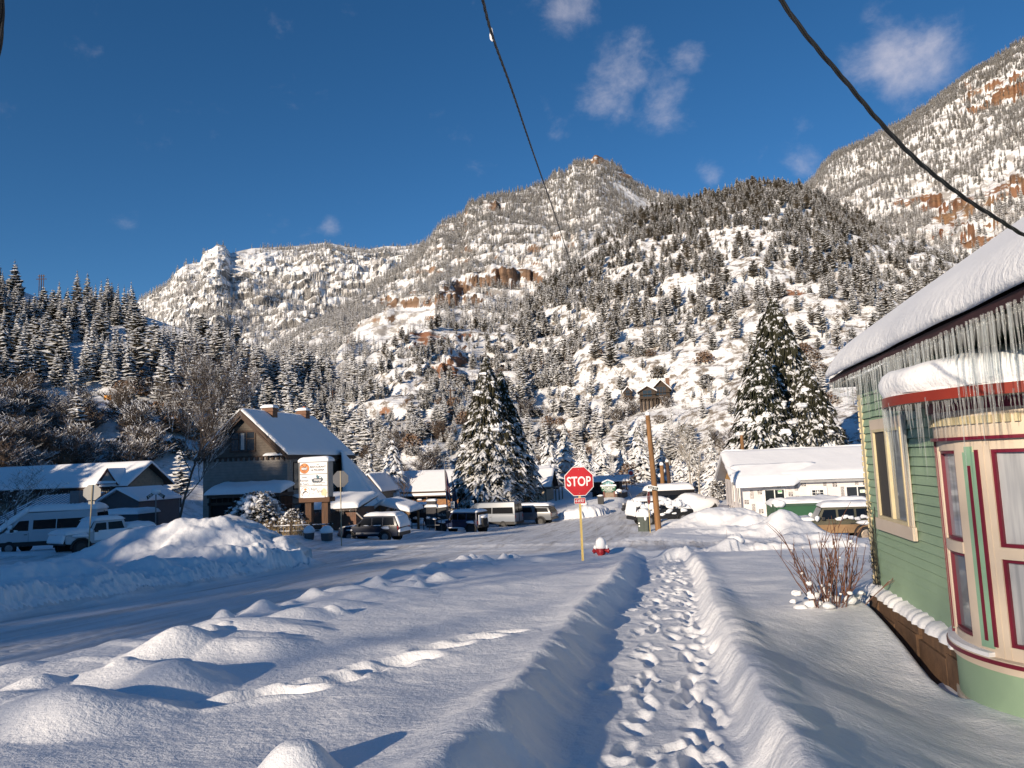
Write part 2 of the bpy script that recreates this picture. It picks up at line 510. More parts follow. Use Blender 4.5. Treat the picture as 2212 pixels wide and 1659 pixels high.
_frng = np.random.default_rng(3)
PRINTS = []
yy = 3.2
while yy < 22.5:
    for lane in (-0.28, 0.02, 0.22):
        if _frng.random() < 0.86:
            PRINTS.append((lane + _frng.normal(0, .08), yy + _frng.normal(0, .1), _frng.normal(0, .2), _frng.uniform(.03, .07), _frng.uniform(.12, .19), _frng.uniform(.045, .07)))
    yy += 0.31 + 0.004 * yy
for i in range(40):
    PRINTS.append((_frng.uniform(-.75, .3), _frng.uniform(3.5, 20), _frng.normal(0, .6), _frng.uniform(.02, .05), _frng.uniform(.08, .15), _frng.uniform(.05, .08)))
for i in range(26):
    PRINTS.append((_frng.uniform(-.3, 1.0), _frng.uniform(21.5, 25), _frng.normal(0, .5), _frng.uniform(.04, .08), _frng.uniform(.15, .24), _frng.uniform(.1, .16)))
TRAIL = []
for (x, y) in [(470, 1515), (610, 1493), (700, 1470), (820, 1438), (880, 1425), (955, 1403), (1030, 1385), (560, 1500), (760, 1455), (1080, 1368)]:
    d = 1.37 / ((y - 1000 - 0.04 * (CX - x)) / F - 0.066)
    P = at(x, y, d)
    TRAIL.append((P.x, P.y, _frng.normal(-.9, .2), .07, .26, .11))

def masks(X, Y):
    """0..1 masks: cleared street surface, footpath"""
    w = 0.35 * fbm(X * 0.5, Y * 0.5, 3, 51)
    e = 0.45
    s1 = sstep(-12.4 - e + w, -12.4 + e + w, X) * (1 - sstep(-6.75 - e + w, -6.75 + e + w, X)) * (1 - sstep(30, 32, Y))
    near = 24.6 + 0.03 * (X + 2) ** 2 * (X < -2) * 0 + w
    s2 = sstep(near - .5, near + .6, Y) * (1 - sstep(34 + 0.0 * X, 36.5 + w, Y)) * sstep(-62, -58, X) * (1 - sstep(10.0, 30.0, X) * 0)
    s3 = sstep(33, 36, Y) * (1 - sstep(-2.6 + w + .05 * (Y - 40), -1.4 + w + .05 * (Y - 40), X)) * sstep(-23, -21.5, X + 0.0 * Y) * (1 - sstep(78, 82, Y))
    far = sstep(74, 78, Y) * (1 - sstep(130, 150, Y)) * sstep(-6 + .06 * (Y - 80), -5 + .06 * (Y - 80), X) * (1 - sstep(0.8 + .07 * (Y - 80), 1.8 + .07 * (Y - 80), X))
    s4 = sstep(36, 40, Y) * (1 - sstep(78, 84, Y)) * sstep(-7, -5, X) * (1 - sstep(-1.6 + .03 * (Y - 40), -.4 + .03 * (Y - 40), X))
    st = np.clip(np.maximum.reduce([s1, s2, s3, far, s4]), 0, 1)
    xc = -0.23 + 0.05 * np.sin(Y * 0.5)
    wob = 0.07 * fbm(X * 0.3 + 5, Y * 2.2, 3, 77)
    pl = sstep(-1.28 + wob, -0.74 + wob, X - (xc + .23)) * (1 - sstep(0.30 + wob, 0.56 + wob, X - (xc + .23))) * (1 - sstep(23.2, 24.6, Y))
    return st, pl

def ground(X, Y, detail=True):
    z = terrain(X, Y)
    st, pa = masks(X, Y)
    d = 0.98 * Y - 0.201 * X
    yard = sstep(0.2, 0.9, X) * (1 - sstep(21, 22.5, Y)) * (1 - sstep(8, 9, X))
    depth = 0.27 + 0.06 * fbm(X * 0.35, Y * 0.35, 3, 5)
    depth = depth * (1 - yard) + (0.26 + 0.03 * fbm(X * .5, Y * .5, 3, 8)) * yard
    depth = depth + 0.11 * np.exp(-((X + 1.28 - 0.018 * Y) / 0.33) ** 2) * (1 - sstep(16, 23, Y)) * (1 + 0.5 * fbm(X * 1.5, Y * 1.1, 3, 9))      # thrown-up rim left of the path
    depth = depth + 0.07 * np.exp(-((X - 0.62) / 0.22) ** 2) * (1 - sstep(20, 23, Y)) * (1 + 0.8 * fbm(X * 1.5, Y * 1.4, 3, 10))
    # bank along the far side of the street
    bank = sstep(-12.35, -13.5, X) * sstep(-26, -19, X) * (1 - sstep(22, 25.5, Y))
    depth = depth + bank * (0.22 + 0.25 * fbm(X * 0.5, Y * 0.5, 4, 12))
    vg = np.clip(heaps(X, Y, VERGE) - 0.0, 0, None)
    hp = np.zeros_like(X)
    for L in (LEFTBANK, RIGHTPILE, BERM, LOTPILE, MISC):
        hp = np.maximum(hp, heaps(X, Y, L))
    # snow has melted away from the house wall
    melt = (1 - sstep(0.06, 0.30, np.abs(X - 2.64))) * sstep(7.6, 8.4, Y) * (1 - sstep(11.2, 11.7, Y)) * sstep(2.3, 2.6, X)
    dip = sstep(0.5, 2.4, X) * (1 - sstep(7.4, 10.8, Y)) * 0.52 * (1 - sstep(6, 9, X)) * sstep(-6, 0, Y)
    snow = depth * (1 - st) * (1 - pa)
    snow = snow + np.clip(vg * 1.05 - .03, 0, None) * (1 - st) * (1 - pa)
    h = np.maximum(snow, hp * (1 - pa * (Y < 21)) * (1 - 0.92 * st * (hp < 0.5)))
    h = h + 0.05 * pa - 0.34 * melt - dip
    if detail:
        near = 1 - sstep(45, 90, d)
        h = h + 0.05 * fbm(X * 0.8, Y * 0.8, 3, 20) * (1 - st) * near + 0.006 * fbm(X * 4.2, Y * 4.2, 3, 21) * near * (1 - 0.5 * st)
        big = (hp > 0.35) | (bank > .3)
        h = h + np.where(big & (X < -11) | big & (Y > 20), 0.22 * fbm(X * 1.0, Y * 1.0, 4, 22, .55), 0) * near
        # crumbly plough face of the bank and the right pile
        face = np.exp(-((X + 12.75) / 0.75) ** 2) * (Y < 26) * (1 - st)
        crumb = np.abs(vnoise(X * 4.5, Y * 4.5, 31)) + np.abs(vnoise(X * 9, Y * 9, 32)) * 0.6
        h = h + face * 0.22 * crumb
        lot = np.exp(-(((X - _LP[0]) / 4.5) ** 2 + ((Y - _LP[1]) / 4.0) ** 2))
        h = h + lot * 0.35 * np.abs(vnoise(X * 2.2, Y * 2.2, 35))
        # ruts on the street, along its run; across it in the junction
        rut = 0.035 * fbm(X * 2.6, Y * 0.16, 4, 23) * (Y < 27) + 0.05 * fbm(X * 0.22 + Y * .05, Y * 1.7 - X * .25, 4, 24) * (Y >= 27)
        h = h + st * rut + st * 0.03 * np.abs(vnoise(X * 9, Y * 5, 26)) * sstep(.1, .35, vnoise(X * .5, Y * .14, 27) + .3)
        edge = st * (1 - st) * 4
        h = h + edge * 0.10 * np.abs(vnoise(X * 4, Y * 4, 28))
        # shovel marks on the path banks, trodden floor
        slope = pa * (1 - pa) * 4
        h = h + slope * 0.07 * fbm(X * 0.8, Y * 3.4, 3, 29)
        h = h + pa * (0.024 * fbm(X * 3.5, Y * 3, 3, 30, .5))
        fp = np.zeros_like(X)
        sel = np.where((np.abs(X) < 1.6) & (Y > 2) & (Y < 26))[0]
        xs, ys = X[sel], Y[sel]
        acc = np.zeros_like(xs)
        for (cx, cy, a, dp, la, wa) in PRINTS:
            w = np.where((np.abs(xs - cx) < .4) & (np.abs(ys - cy) < .4))[0]
            if len(w) == 0: continue
            dx, dy = xs[w] - cx, ys[w] - cy
            u = dx * math.cos(a) + dy * math.sin(a); v = -dx * math.sin(a) + dy * math.cos(a)
            q = (v / la) ** 2 + (u / wa) ** 2
            acc[w] += -dp * np.exp(-q ** 2 * 0.8) + dp * 0.2 * np.exp(-((np.sqrt(q) - 1.5) / 0.45) ** 2)
        fp[sel] = acc
        h = h + fp
        for (cx, cy, a, dp, la, wa) in TRAIL:
            w = np.where((np.abs(X - cx) < .8) & (np.abs(Y - cy) < .8))[0]
            if len(w) == 0: continue
            dx, dy = X[w] - cx, Y[w] - cy
            u = dx * math.cos(a) + dy * math.sin(a); v = -dx * math.sin(a) + dy * math.cos(a)
            q = (v / la) ** 2 + (u / wa) ** 2
            h[w] += -dp * np.exp(-q * q * .7) + dp * .3 * np.exp(-((np.sqrt(q) - 1.5) / .4) ** 2)
    return z + h

_lp = at(1262, 1100, 74)
_LP = (_lp.x, _lp.y)

def gz(X, Y):
    return float(ground(np.array([float(X)]), np.array([float(Y)]), False)[0])

def build_ground():
    th_dense = np.linspace(YAW - R(43), YAW + R(41), 1000)       # measured from +Y towards -X
    rest = np.linspace(YAW + R(41), YAW - R(43) + 2 * math.pi, 90)[1:-1]
    th = np.concatenate([th_dense, rest])
    r = np.concatenate([[0.4, 1.0, 1.8, 2.5], np.geomspace(3.0, 130, 780), np.geomspace(135, 4000, 30)])
    nt, nr = len(th), len(r)
    T, RR = np.meshgrid(th, r)
    X = -np.sin(T) * RR; Y = np.cos(T) * RR
    Xf, Yf = X.ravel(), Y.ravel()
    Z = ground(Xf, Yf)
    far = sstep(130, 400, RR.ravel())
    Z = Z - far * 25
    co = np.stack([Xf, Yf, Z], 1)
    idx = np.arange(nt * nr).reshape(nr, nt)
    a = idx[:-1]; b = np.roll(idx, -1, 1)[:-1]; c = np.roll(idx, -1, 1)[1:]; d = idx[1:]
    quads = np.stack([a, d, c, b], -1).reshape(-1, 4)
    # smooth normals over the whole sheet, so that its pieces meet without a seam
    P = co.reshape(nr, nt, 3)
    dr = np.gradient(P, axis=0)
    dt = np.roll(P, -1, 1) - np.roll(P, 1, 1)
    N = np.cross(dt, dr).reshape(-1, 3)
    N *= np.where(N[:, 2:3] < 0, -1, 1)
    N /= np.linalg.norm(N, axis=1, keepdims=True) + 1e-12
    # pieces
    fc = co[quads].mean(1)
    st, pa = masks(fc[:, 0], fc[:, 1])
    lab = np.zeros(len(quads), int)
    lab[st > 0.5] = 1
    lab[(pa > 0.5) & (fc[:, 1] < 24)] = 2
    hL = heaps(fc[:, 0], fc[:, 1], LEFTBANK); hR = heaps(fc[:, 0], fc[:, 1], RIGHTPILE); hP = heaps(fc[:, 0], fc[:, 1], LOTPILE[:5])
    lab[(st < .6) & (fc[:, 0] < -12.2) & (fc[:, 0] > -24) & (fc[:, 1] < 30) & ((hL > .4) | ((fc[:, 0] > -15) & (fc[:, 1] > 4) & (fc[:, 1] < 24)))] = 3
    lab[(hR > .4) & (lab != 1)] = 4
    lab[hP > .3] = 5
    out = [('ground', SNOW_GROUND, 'structure', None, None), ('road', STREET, 'structure', None, None), ('path', SNOW_GROUND, 'structure', None, None),
           ('snow_bank', SNOW_GROUND, None, 'long lumpy bank of ploughed snow along the far side of the road', 'snow bank'),
           ('snow_bank', SNOW_GROUND, None, 'sunlit snow heap in front of the green dumpster and wrapped house', 'snow bank'),
           ('snow_bank', SNOW_GROUND, None, 'small rough heap of ploughed snow on the lot behind the stop sign', 'snow bank')]
    for k, (name, mt, kind, label, cat) in enumerate(out):
        q = quads[lab == k]
        if len(q) == 0: continue
        used, inv = np.unique(q.ravel(), return_inverse=True)
        me = bpy.data.meshes.new(name)
        me.vertices.add(len(used))
        me.vertices.foreach_set('co', co[used].astype(np.float32).ravel())
        me.loops.add(len(inv))
        me.loops.foreach_set('vertex_index', inv.astype(np.int32))
        me.polygons.add(len(q))
        me.polygons.foreach_set('loop_start', np.arange(0, len(inv), 4, dtype=np.int32))
        me.polygons.foreach_set('use_smooth', np.ones(len(q), bool))
        me.update(calc_edges=True)
        me.normals_split_custom_set_from_vertices(N[used].tolist())
        me.materials.append(mt)
        o = bpy.data.objects.new(name, me)
        COL.objects.link(o)
        tag(o, label, cat, None, kind)
build_ground()

# ================================================================== HILLS AND FAR FOREST
def hill_mat(name, rock1, rock2, scrub=0.5, rs=0.02, slope0=0.55, slope1=0.75, sc=0.12):
    m, nt, b = newmat(name)
    b.inputs['Roughness'].default_value = 0.8
    b.inputs['Specular IOR Level'].default_value = 0.1
    tc = nn(nt, 'ShaderNodeTexCoord')
    ge = nn(nt, 'ShaderNodeNewGeometry')
    sp = nn(nt, 'ShaderNodeSeparateXYZ')
    lk(nt, ge, 'Normal', sp, 'Vector')
    at_ = nn(nt, 'ShaderNodeAttribute', attribute_name='rock')
    # strata: noise squeezed in height
    mp = nn(nt, 'ShaderNodeMapping')
    mp.inputs['Scale'].default_value = (0.35, 0.35, 2.6)
    lk(nt, tc, 'Object', mp, 'Vector')
    n1 = nn(nt, 'ShaderNodeTexNoise', Scale=rs * 2.2, Detail=9.0, Roughness=0.68)
    lk(nt, mp, 'Vector', n1, 'Vector')
    n2 = nn(nt, 'ShaderNodeTexNoise', Scale=rs, Detail=6.0)
    lk(nt, tc, 'Object', n2, 'Vector')
    rc = ramp(nt, [(0.3, rock1), (0.5, tuple((p + q) / 2 for p, q in zip(rock1, rock2))), (0.7, rock2)])
    lk(nt, n2, 'Fac', rc, 'Fac')
    dk = ramp(nt, [(0.35, 0.45), (0.55, 1.0)])
    lk(nt, n1, 'Fac', dk, 'Fac')
    rm = nn(nt, 'ShaderNodeMix', data_type='RGBA', blend_type='MULTIPLY')
    rm.inputs[0].default_value = 1.0
    lk(nt, rc, 'Color', rm, 6); lk(nt, dk, 'Color', rm, 7)
    # brown scrub poking through the snow
    n3 = nn(nt, 'ShaderNodeTexNoise', Scale=sc, Detail=8.0, Roughness=0.7)
    lk(nt, tc, 'Object', n3, 'Vector')
    rs_ = ramp(nt, [(0.485, 0.0), (0.585, 1.0)])
    lk(nt, n3, 'Fac', rs_, 'Fac')
    sm = nn(nt, 'ShaderNodeMath', operation='MULTIPLY')
    sm.inputs[1].default_value = scrub
    lk(nt, rs_, 'Color', sm, 0)
    base = nn(nt, 'ShaderNodeMix', data_type='RGBA')
    lk(nt, sm, 0, base, 0)
    base.inputs[6].default_value = (0.86, 0.865, 0.88, 1)
    base.inputs[7].default_value = (0.20, 0.165, 0.13, 1)
    # rock shows where it is steep and where it crops out; ledges keep their snow
    mr = nn(nt, 'ShaderNodeMapRange')
    mr.inputs['From Min'].default_value = slope1
    mr.inputs['From Max'].default_value = slope0
    lk(nt, sp, 'Z', mr, 'Value')
    a1 = nn(nt, 'ShaderNodeMath', operation='MULTIPLY_ADD')
    lk(nt, at_, 'Fac', a1, 0); a1.inputs[1].default_value = 1.1
    lk(nt, mr, 'Result', a1, 2)
    a2 = nn(nt, 'ShaderNodeMath', operation='MULTIPLY_ADD')
    lk(nt, n1, 'Fac', a2, 0); a2.inputs[1].default_value = 2.4; a2.inputs[2].default_value = -1.3
    a3 = nn(nt, 'ShaderNodeMath', operation='ADD')
    lk(nt, a1, 0, a3, 0); lk(nt, a2, 0, a3, 1)
    r3 = ramp(nt, [(0.62, 0.0), (0.78, 1.0)])
    lk(nt, a3, 0, r3, 'Fac')
    fin = nn(nt, 'ShaderNodeMix', data_type='RGBA')
    lk(nt, r3, 'Color', fin, 0)
    lk(nt, base, 2, fin, 6); lk(nt, rm, 2, fin, 7)
    lk(nt, fin, 2, b, 'Base Color')
    bp = nn(nt, 'ShaderNodeBump', Strength=0.7, Distance=0.12 / rs)
    lk(nt, n1, 'Fac', bp, 'Height')
    lk(nt, bp, 'Normal', b, 'Normal')
    return m

class Hill:
    """a real ridge: a slope from its foot to its skyline and down again behind"""
    def __init__(s, name, sky, foot, mt, nu=260, nv=120, prof=1.0, namp=6.0, nscale=60.0, patches=(), step=0, stepk=0.9, seed=0, ribs=0.0, ribscale=40.0, crag=0.0, ridge_amp=1.0, back=0.5):
        """sky: (x, y, distance) along the skyline; foot: (x, distance, z)"""
        s.name, s.nu, s.nv = name, nu, nv
        sx = np.array([p[0] for p in sky], float)
        xs = np.linspace(sx[0], sx[-1], nu)
        # skyline points as rays
        sy = np.interp(xs, sx, [p[1] for p in sky]); sd = np.interp(xs, sx, [p[2] for p in sky])
        dirs = np.array([tuple((FWD + RIGHT * ((x - CX) / F) + UP * ((CY - y) / F)).normalized()) for x, y in zip(xs, sy)])
        hl = np.hypot(dirs[:, 0], dirs[:, 1])
        az = np.unwrap(np.arctan2(dirs[:, 1], dirs[:, 0]))
        Rr = sd; Zr = 1.65 + dirs[:, 2] / hl * sd
        fx = [p[0] for p in foot]
        Rf = np.interp(xs, fx, [p[1] for p in foot]); Zf = np.interp(xs, fx, [p[2] for p in foot])
        nb = max(6, nv // 8)
        t = np.concatenate([np.linspace(0, 1, nv), 1 + np.linspace(0, 1, nb + 1)[1:]])
        T = t[:, None]
        tt = np.minimum(T, 1)
        Rad = Rf + (Rr - Rf) * tt + np.maximum(T - 1, 0) * (Rr * back)
        Z = Zf + (Zr - Zf) * tt ** prof - np.maximum(T - 1, 0) ** 1.3 * (Zr - Zf) * 0.9
        X = np.cos(az)[None, :] * Rad; Y = np.sin(az)[None, :] * Rad
        fade = np.sin(np.pi * np.clip(T, 0, 1)) ** 0.7 * np.ones_like(X) + 0.06 * ridge_amp
        fade = np.where(T > 1, 0.5, fade)
        Z = Z + namp * fade * fbm(X / nscale, Y / nscale, 5, seed + 1, 0.55) * 2
        # rock outcrops
        rock = np.zeros_like(X)
        pxx, pyy = s.project(X, Y, Z)
        for (cx, cy, rx, ry, amt, hs) in patches:
            q = ((pxx - cx) / rx) ** 2 + ((pyy - cy) / ry) ** 2
            wgt = np.exp(-q ** 1.5) * (0.75 + 0.9 * fbm(pxx / 40.0, pyy / 14.0, 3, seed + 7))
            wgt = np.clip(wgt, 0, 1) * amt
            rock = np.maximum(rock, wgt)
            if hs > 0:
                ph = fbm(X / (hs * 5), Y / (hs * 5), 3, seed + 9) * 5
                Z = Z + wgt * hs * 0.16 * np.sin(2 * np.pi * Z / hs + ph)
                rr = wgt * hs * 0.5 * fbm(pxx / 9.0, pyy / 40.0, 3, seed + 11)
                X = X + np.cos(az)[None, :] * rr; Y = Y + np.sin(az)[None, :] * rr
        if step > 0:
            ph = fbm(X / (step * 6), Y / (step * 6), 4, seed + 15) * 6
            Z = Z + fade * step * stepk / (2 * np.pi) * np.sin(2 * np.pi * Z / step + ph)
        if crag > 0:
            q = fbm(X / 95.0 + Y / 220.0, Z / 60.0, 6, seed + 31, .68) + .9 * np.abs(vnoise(X / 75.0 + Z / 130.0, Z / 190.0, seed + 33)) + .5 * np.abs(vnoise(X / 26.0, Z / 60.0, seed + 34))
            led = crag * q * np.clip(fade, 0, 1)
            X = X - np.cos(az)[None, :] * led; Y = Y - np.sin(az)[None, :] * led
            Z = Z + np.clip(fade, 0, 1) * 6 * np.sin(Z / 5.0 + 4 * fbm(X / 400.0, Y / 400.0, 3, seed + 35))
        if ribs > 0:
            u = np.linspace(0, 1, nu)[None, :] * nu / ribscale
            rb = (np.abs(vnoise(u * np.ones_like(X), Z / 220.0, seed + 21)) * 2 + 0.6 * vnoise(u * 2.7 * np.ones_like(X), Z / 90.0, seed + 22)) * ribs * np.clip(fade, 0, 1)
            X = X + np.cos(az)[None, :] * rb; Y = Y + np.sin(az)[None, :] * rb
        s.P = np.stack([X, Y, Z], -1)
        s.T = t
        s.nv_front = nv
        n_r = len(t)
        idx = np.arange(n_r * nu).reshape(n_r, nu)
        a = idx[:-1, :-1]; b = idx[:-1, 1:]; c = idx[1:, 1:]; d = idx[1:, :-1]
        quads = np.stack([a, b, c, d], -1).reshape(-1, 4)
        co = s.P.reshape(-1, 3)
        e1 = co[quads[:, 1]] - co[quads[:, 0]]; e2 = co[quads[:, 3]] - co[quads[:, 0]]
        if np.cross(e1, e2)[:, 2].mean() < 0: quads = quads[:, ::-1]
        me = bpy.data.meshes.new(name)
        me.vertices.add(len(co)); me.vertices.foreach_set('co', co.astype(np.float32).ravel())
        me.loops.add(len(quads) * 4); me.loops.foreach_set('vertex_index', quads.astype(np.int32).ravel())
        me.polygons.add(len(quads)); me.polygons.foreach_set('loop_start', np.arange(0, len(quads) * 4, 4, dtype=np.int32))
        me.polygons.foreach_set('use_smooth', np.ones(len(quads), bool))
        me.update(calc_edges=True)
        at_ = me.attributes.new('rock', 'FLOAT', 'POINT')
        at_.data.foreach_set('value', rock.astype(np.float32).ravel())
        s.rock = rock
        me.materials.append(mt)
        o = bpy.data.objects.new(name, me)
        COL.objects.link(o)
        tag(o, kind='structure')
        s.obj = o
    @staticmethod
    def project(X, Y, Z):
        ex, ey, ez = X - EYE.x, Y - EYE.y, Z - EYE.z
        d = ex * FWD.x + ey * FWD.y + ez * FWD.z
        d = np.where(np.abs(d) < 1e-6, 1e-6, d)
        return CX + F * (ex * RIGHT.x + ey * RIGHT.y + ez * RIGHT.z) / d, CY - F * (ex * UP.x + ey * UP.y + ez * UP.z) / d
    def pick(s, x, y):
        """point of the slope seen at pixel x, y"""
        P = s.P[:s.nv_front]
        a, b = s.project(P[..., 0], P[..., 1], P[..., 2])
        q = (a - x) ** 2 + (b - y) ** 2
        k = np.unravel_index(np.argmin(q), q.shape)
        return Vector(P[k])
    def scatter(s, n, seed, clear=0.12, cs=40.0, power=1.0, tmin=0.0, tmax=1.02, rockmax=0.35, hfun=None, wfun=None):
        g = np.random.default_rng(seed)
        out = []
        P = s.P
        nvt = s.nv_front
        want = n
        while want > 0:
            k = want * 3 + 50
            u = g.random(k) * (s.nu - 1.001); t = tmin + (tmax - tmin) * g.random(k) ** power
            v = np.clip(t * (nvt - 1), 0, P.shape[0] - 1.001)
            i, j = v.astype(int), u.astype(int)
            fv, fu = (v - i)[:, None], (u - j)[:, None]
            p = P[i, j] * (1 - fv) * (1 - fu) + P[i + 1, j] * fv * (1 - fu) + P[i, j + 1] * (1 - fv) * fu + P[i + 1, j + 1] * fv * fu
            dens = fbm(p[:, 0] / cs, p[:, 1] / cs, 3, seed + 5) + 0.5
            rad = np.hypot(p[:, 0], p[:, 1])
            keep = (dens > clear + 0.25 * g.random(k)) & (s.rock[i, j] < rockmax) & (g.random(k) < rad / rad.max())
            if wfun is not None:
                a, b = s.project(p[:, 0], p[:, 1], p[:, 2])
                keep &= g.random(k) < wfun(a, b)
            p = p[keep][:want]
            out.append(p); want -= len(p)
        return np.concatenate(out)

GREYROCK = ((0.16, 0.14, 0.125), (0.30, 0.26, 0.22))
REDROCK = ((0.24, 0.105, 0.062), (0.36, 0.20, 0.125))
M_L1 = hill_mat('near_hill_snow', (0.12, 0.09, 0.07), (0.2, 0.15, 0.11), scrub=0.35, rs=0.12, sc=0.5, slope0=.3, slope1=.5)
M_L2 = hill_mat('far_mountain_rock', (0.19, 0.185, 0.185), (0.31, 0.295, 0.28), scrub=0.6, rs=0.016, slope0=0.18, slope1=0.50, sc=0.03)
M_L3 = hill_mat('middle_mountain_rock', (0.20, 0.13, 0.09), (0.36, 0.23, 0.15), scrub=0.75, rs=0.016, slope0=.42, slope1=.6, sc=0.10)
M_L4 = hill_mat('front_hill_rock', REDROCK[0], REDROCK[1], scrub=0.95, rs=0.05, slope0=.38, slope1=.60, sc=0.34)
M_L5 = hill_mat('right_mountain_rock', REDROCK[0], (0.33, 0.22, 0.13), scrub=0.7, rs=0.014, slope0=.4, slope1=.58, sc=0.07)

L1 = Hill('hill', [(-900, 560, 330), (-300, 575, 350), (0, 612, 340), (90, 645, 330), (160, 650, 320), (240, 660, 310), (330, 688, 300), (450, 730, 290), (560, 780, 275), (650, 812, 262), (720, 838, 250), (830, 868, 235), (900, 890, 225), (960, 905, 215)],
          [(-900, 88, -9), (-100, 104, -9), (100, 112, -10), (400, 120, -11), (700, 130, -12), (960, 142, -13)], M_L1, 240, 80, prof=1.12, namp=4.0, nscale=45, seed=3)
L4 = Hill('hill', [(640, 900, 210), (720, 850, 230), (800, 765, 260), (860, 725, 270), (930, 705, 285), (1000, 712, 300), (1060, 705, 320), (1120, 672, 350), (1200, 605, 400), (1290, 530, 450), (1360, 480, 490), (1440, 452, 520), (1520, 428, 540), (1600, 408, 560), (1680, 398, 570), (1760, 420, 560), (1830, 462, 550), (1900, 497, 540), (2000, 525, 520), (2100, 565, 500), (2250, 620, 480), (2600, 700, 460)],
          [(640, 142, -13), (900, 132, -13), (1200, 140, -13), (1500, 120, -12), (1800, 98, -12), (2600, 85, -12)], M_L4, 460, 260, prof=1.0, namp=7.0, nscale=55, seed=11, step=5.5, stepk=.75,
          patches=[(900, 735, 70, 26, .9, 9), (985, 800, 55, 45, 1.0, 12), (930, 770, 80, 30, .6, 8), (1700, 632, 70, 14, .9, 8), (1800, 620, 60, 10, .7, 6), (1640, 500, 50, 14, .9, 8), (1560, 570, 60, 8, .5, 6), (1720, 600, 40, 8, .6, 5), (1000, 740, 40, 20, .8, 8), (1890, 560, 40, 10, .6, 6), (1420, 620, 60, 8, .5, 6), (1150, 730, 40, 10, .5, 6)])
L3 = Hill('mountain', [(540, 800, 700), (640, 735, 760), (700, 690, 800), (760, 650, 850), (820, 605, 900), (880, 558, 960), (925, 520, 1000), (942, 497, 1010), (955, 484, 1010), (1000, 470, 1050), (1012, 447, 1060), (1055, 428, 1080), (1085, 420, 1100), (1130, 412, 1130), (1180, 397, 1180), (1205, 372, 1200), (1222, 376, 1210), (1240, 352, 1220), (1262, 352, 1230), (1283, 338, 1240), (1300, 340, 1250), (1322, 352, 1250), (1345, 366, 1250), (1375, 392, 1240), (1400, 408, 1230), (1460, 425, 1200), (1550, 450, 1150), (1700, 520, 1050), (1900, 600, 950)],
          [(540, 360, 15), (900, 380, 15), (1200, 420, 20), (1500, 560, 60), (1900, 560, 60)], M_L3, 460, 260, prof=1.0, namp=20, nscale=150, seed=21, step=17, stepk=.7,
          patches=[(1050, 448, 50, 16, 1.0, 26), (975, 488, 40, 12, 1.0, 22), (1290, 345, 45, 12, 1.0, 22), (1360, 380, 35, 14, .8, 20), (1100, 425, 60, 8, .6, 18), (990, 628, 50, 22, 1.0, 24), (1060, 600, 60, 30, 1.0, 26), (1130, 598, 50, 26, 1.0, 26), (1000, 650, 60, 12, .8, 16), (1170, 540, 50, 14, .7, 18), (1220, 520, 40, 18, .7, 18), (830, 655, 45, 16, .9, 18), (880, 640, 50, 12, .7, 14), (790, 680, 40, 12, .6, 14), (1090, 640, 90, 10, .7, 14), (950, 590, 90, 8, .5, 14), (1210, 370, 40, 14, .6, 18), (900, 700, 60, 14, .6, 14)])
L5 = Hill('mountain', [(1560, 560, 1300), (1650, 480, 1380), (1720, 420, 1440), (1762, 380, 1480), (1782, 352, 1490), (1800, 335, 1500), (1850, 310, 1520), (1900, 286, 1540), (1950, 262, 1560), (2000, 228, 1580), (2050, 196, 1600), (2100, 158, 1620), (2150, 125, 1640), (2212, 84, 1660), (2350, 10, 1700), (2600, -60, 1750)],
          [(1560, 640, 80), (1900, 620, 90), (2200, 600, 90), (2600, 600, 80)], M_L5, 340, 220, prof=1.0, namp=26, nscale=190, seed=31,
          patches=[(2145, 195, 70, 42, 1.0, 40), (2200, 150, 25, 45, 1.0, 40), (2090, 230, 40, 26, .7, 30), (2060, 475, 110, 55, 1.0, 34), (1990, 440, 80, 26, .9, 26), (2150, 420, 80, 30, .8, 26), (2200, 390, 40, 30, 1.0, 26), (2100, 510, 60, 30, 1.0, 26), (1900, 440, 50, 14, .6, 20), (1830, 315, 60, 10, .5, 18), (1740, 415, 30, 10, .5, 18)])
L2 = Hill('mountain', [(150, 760, 2300), (250, 690, 2400), (330, 636, 2480), (362, 618, 2500), (380, 588, 2500), (402, 572, 2500), (432, 568, 2520), (440, 545, 2520), (458, 538, 2520), (470, 528, 2530), (486, 532, 2540), (498, 548, 2560), (520, 541, 2600), (545, 536, 2620), (600, 532, 2680), (650, 530, 2720), (700, 522, 2760), (730, 526, 2780), (790, 537, 2800), (830, 531, 2820), (880, 531, 2850), (930, 525, 2900), (960, 530, 2900), (1050, 580, 2900), (1150, 640, 2900)],
          [(150, 1150, 60), (600, 1150, 60), (1150, 1200, 60)], M_L2, 640, 340, prof=1.0, namp=60, nscale=420, seed=41, step=34, stepk=.8, crag=42)

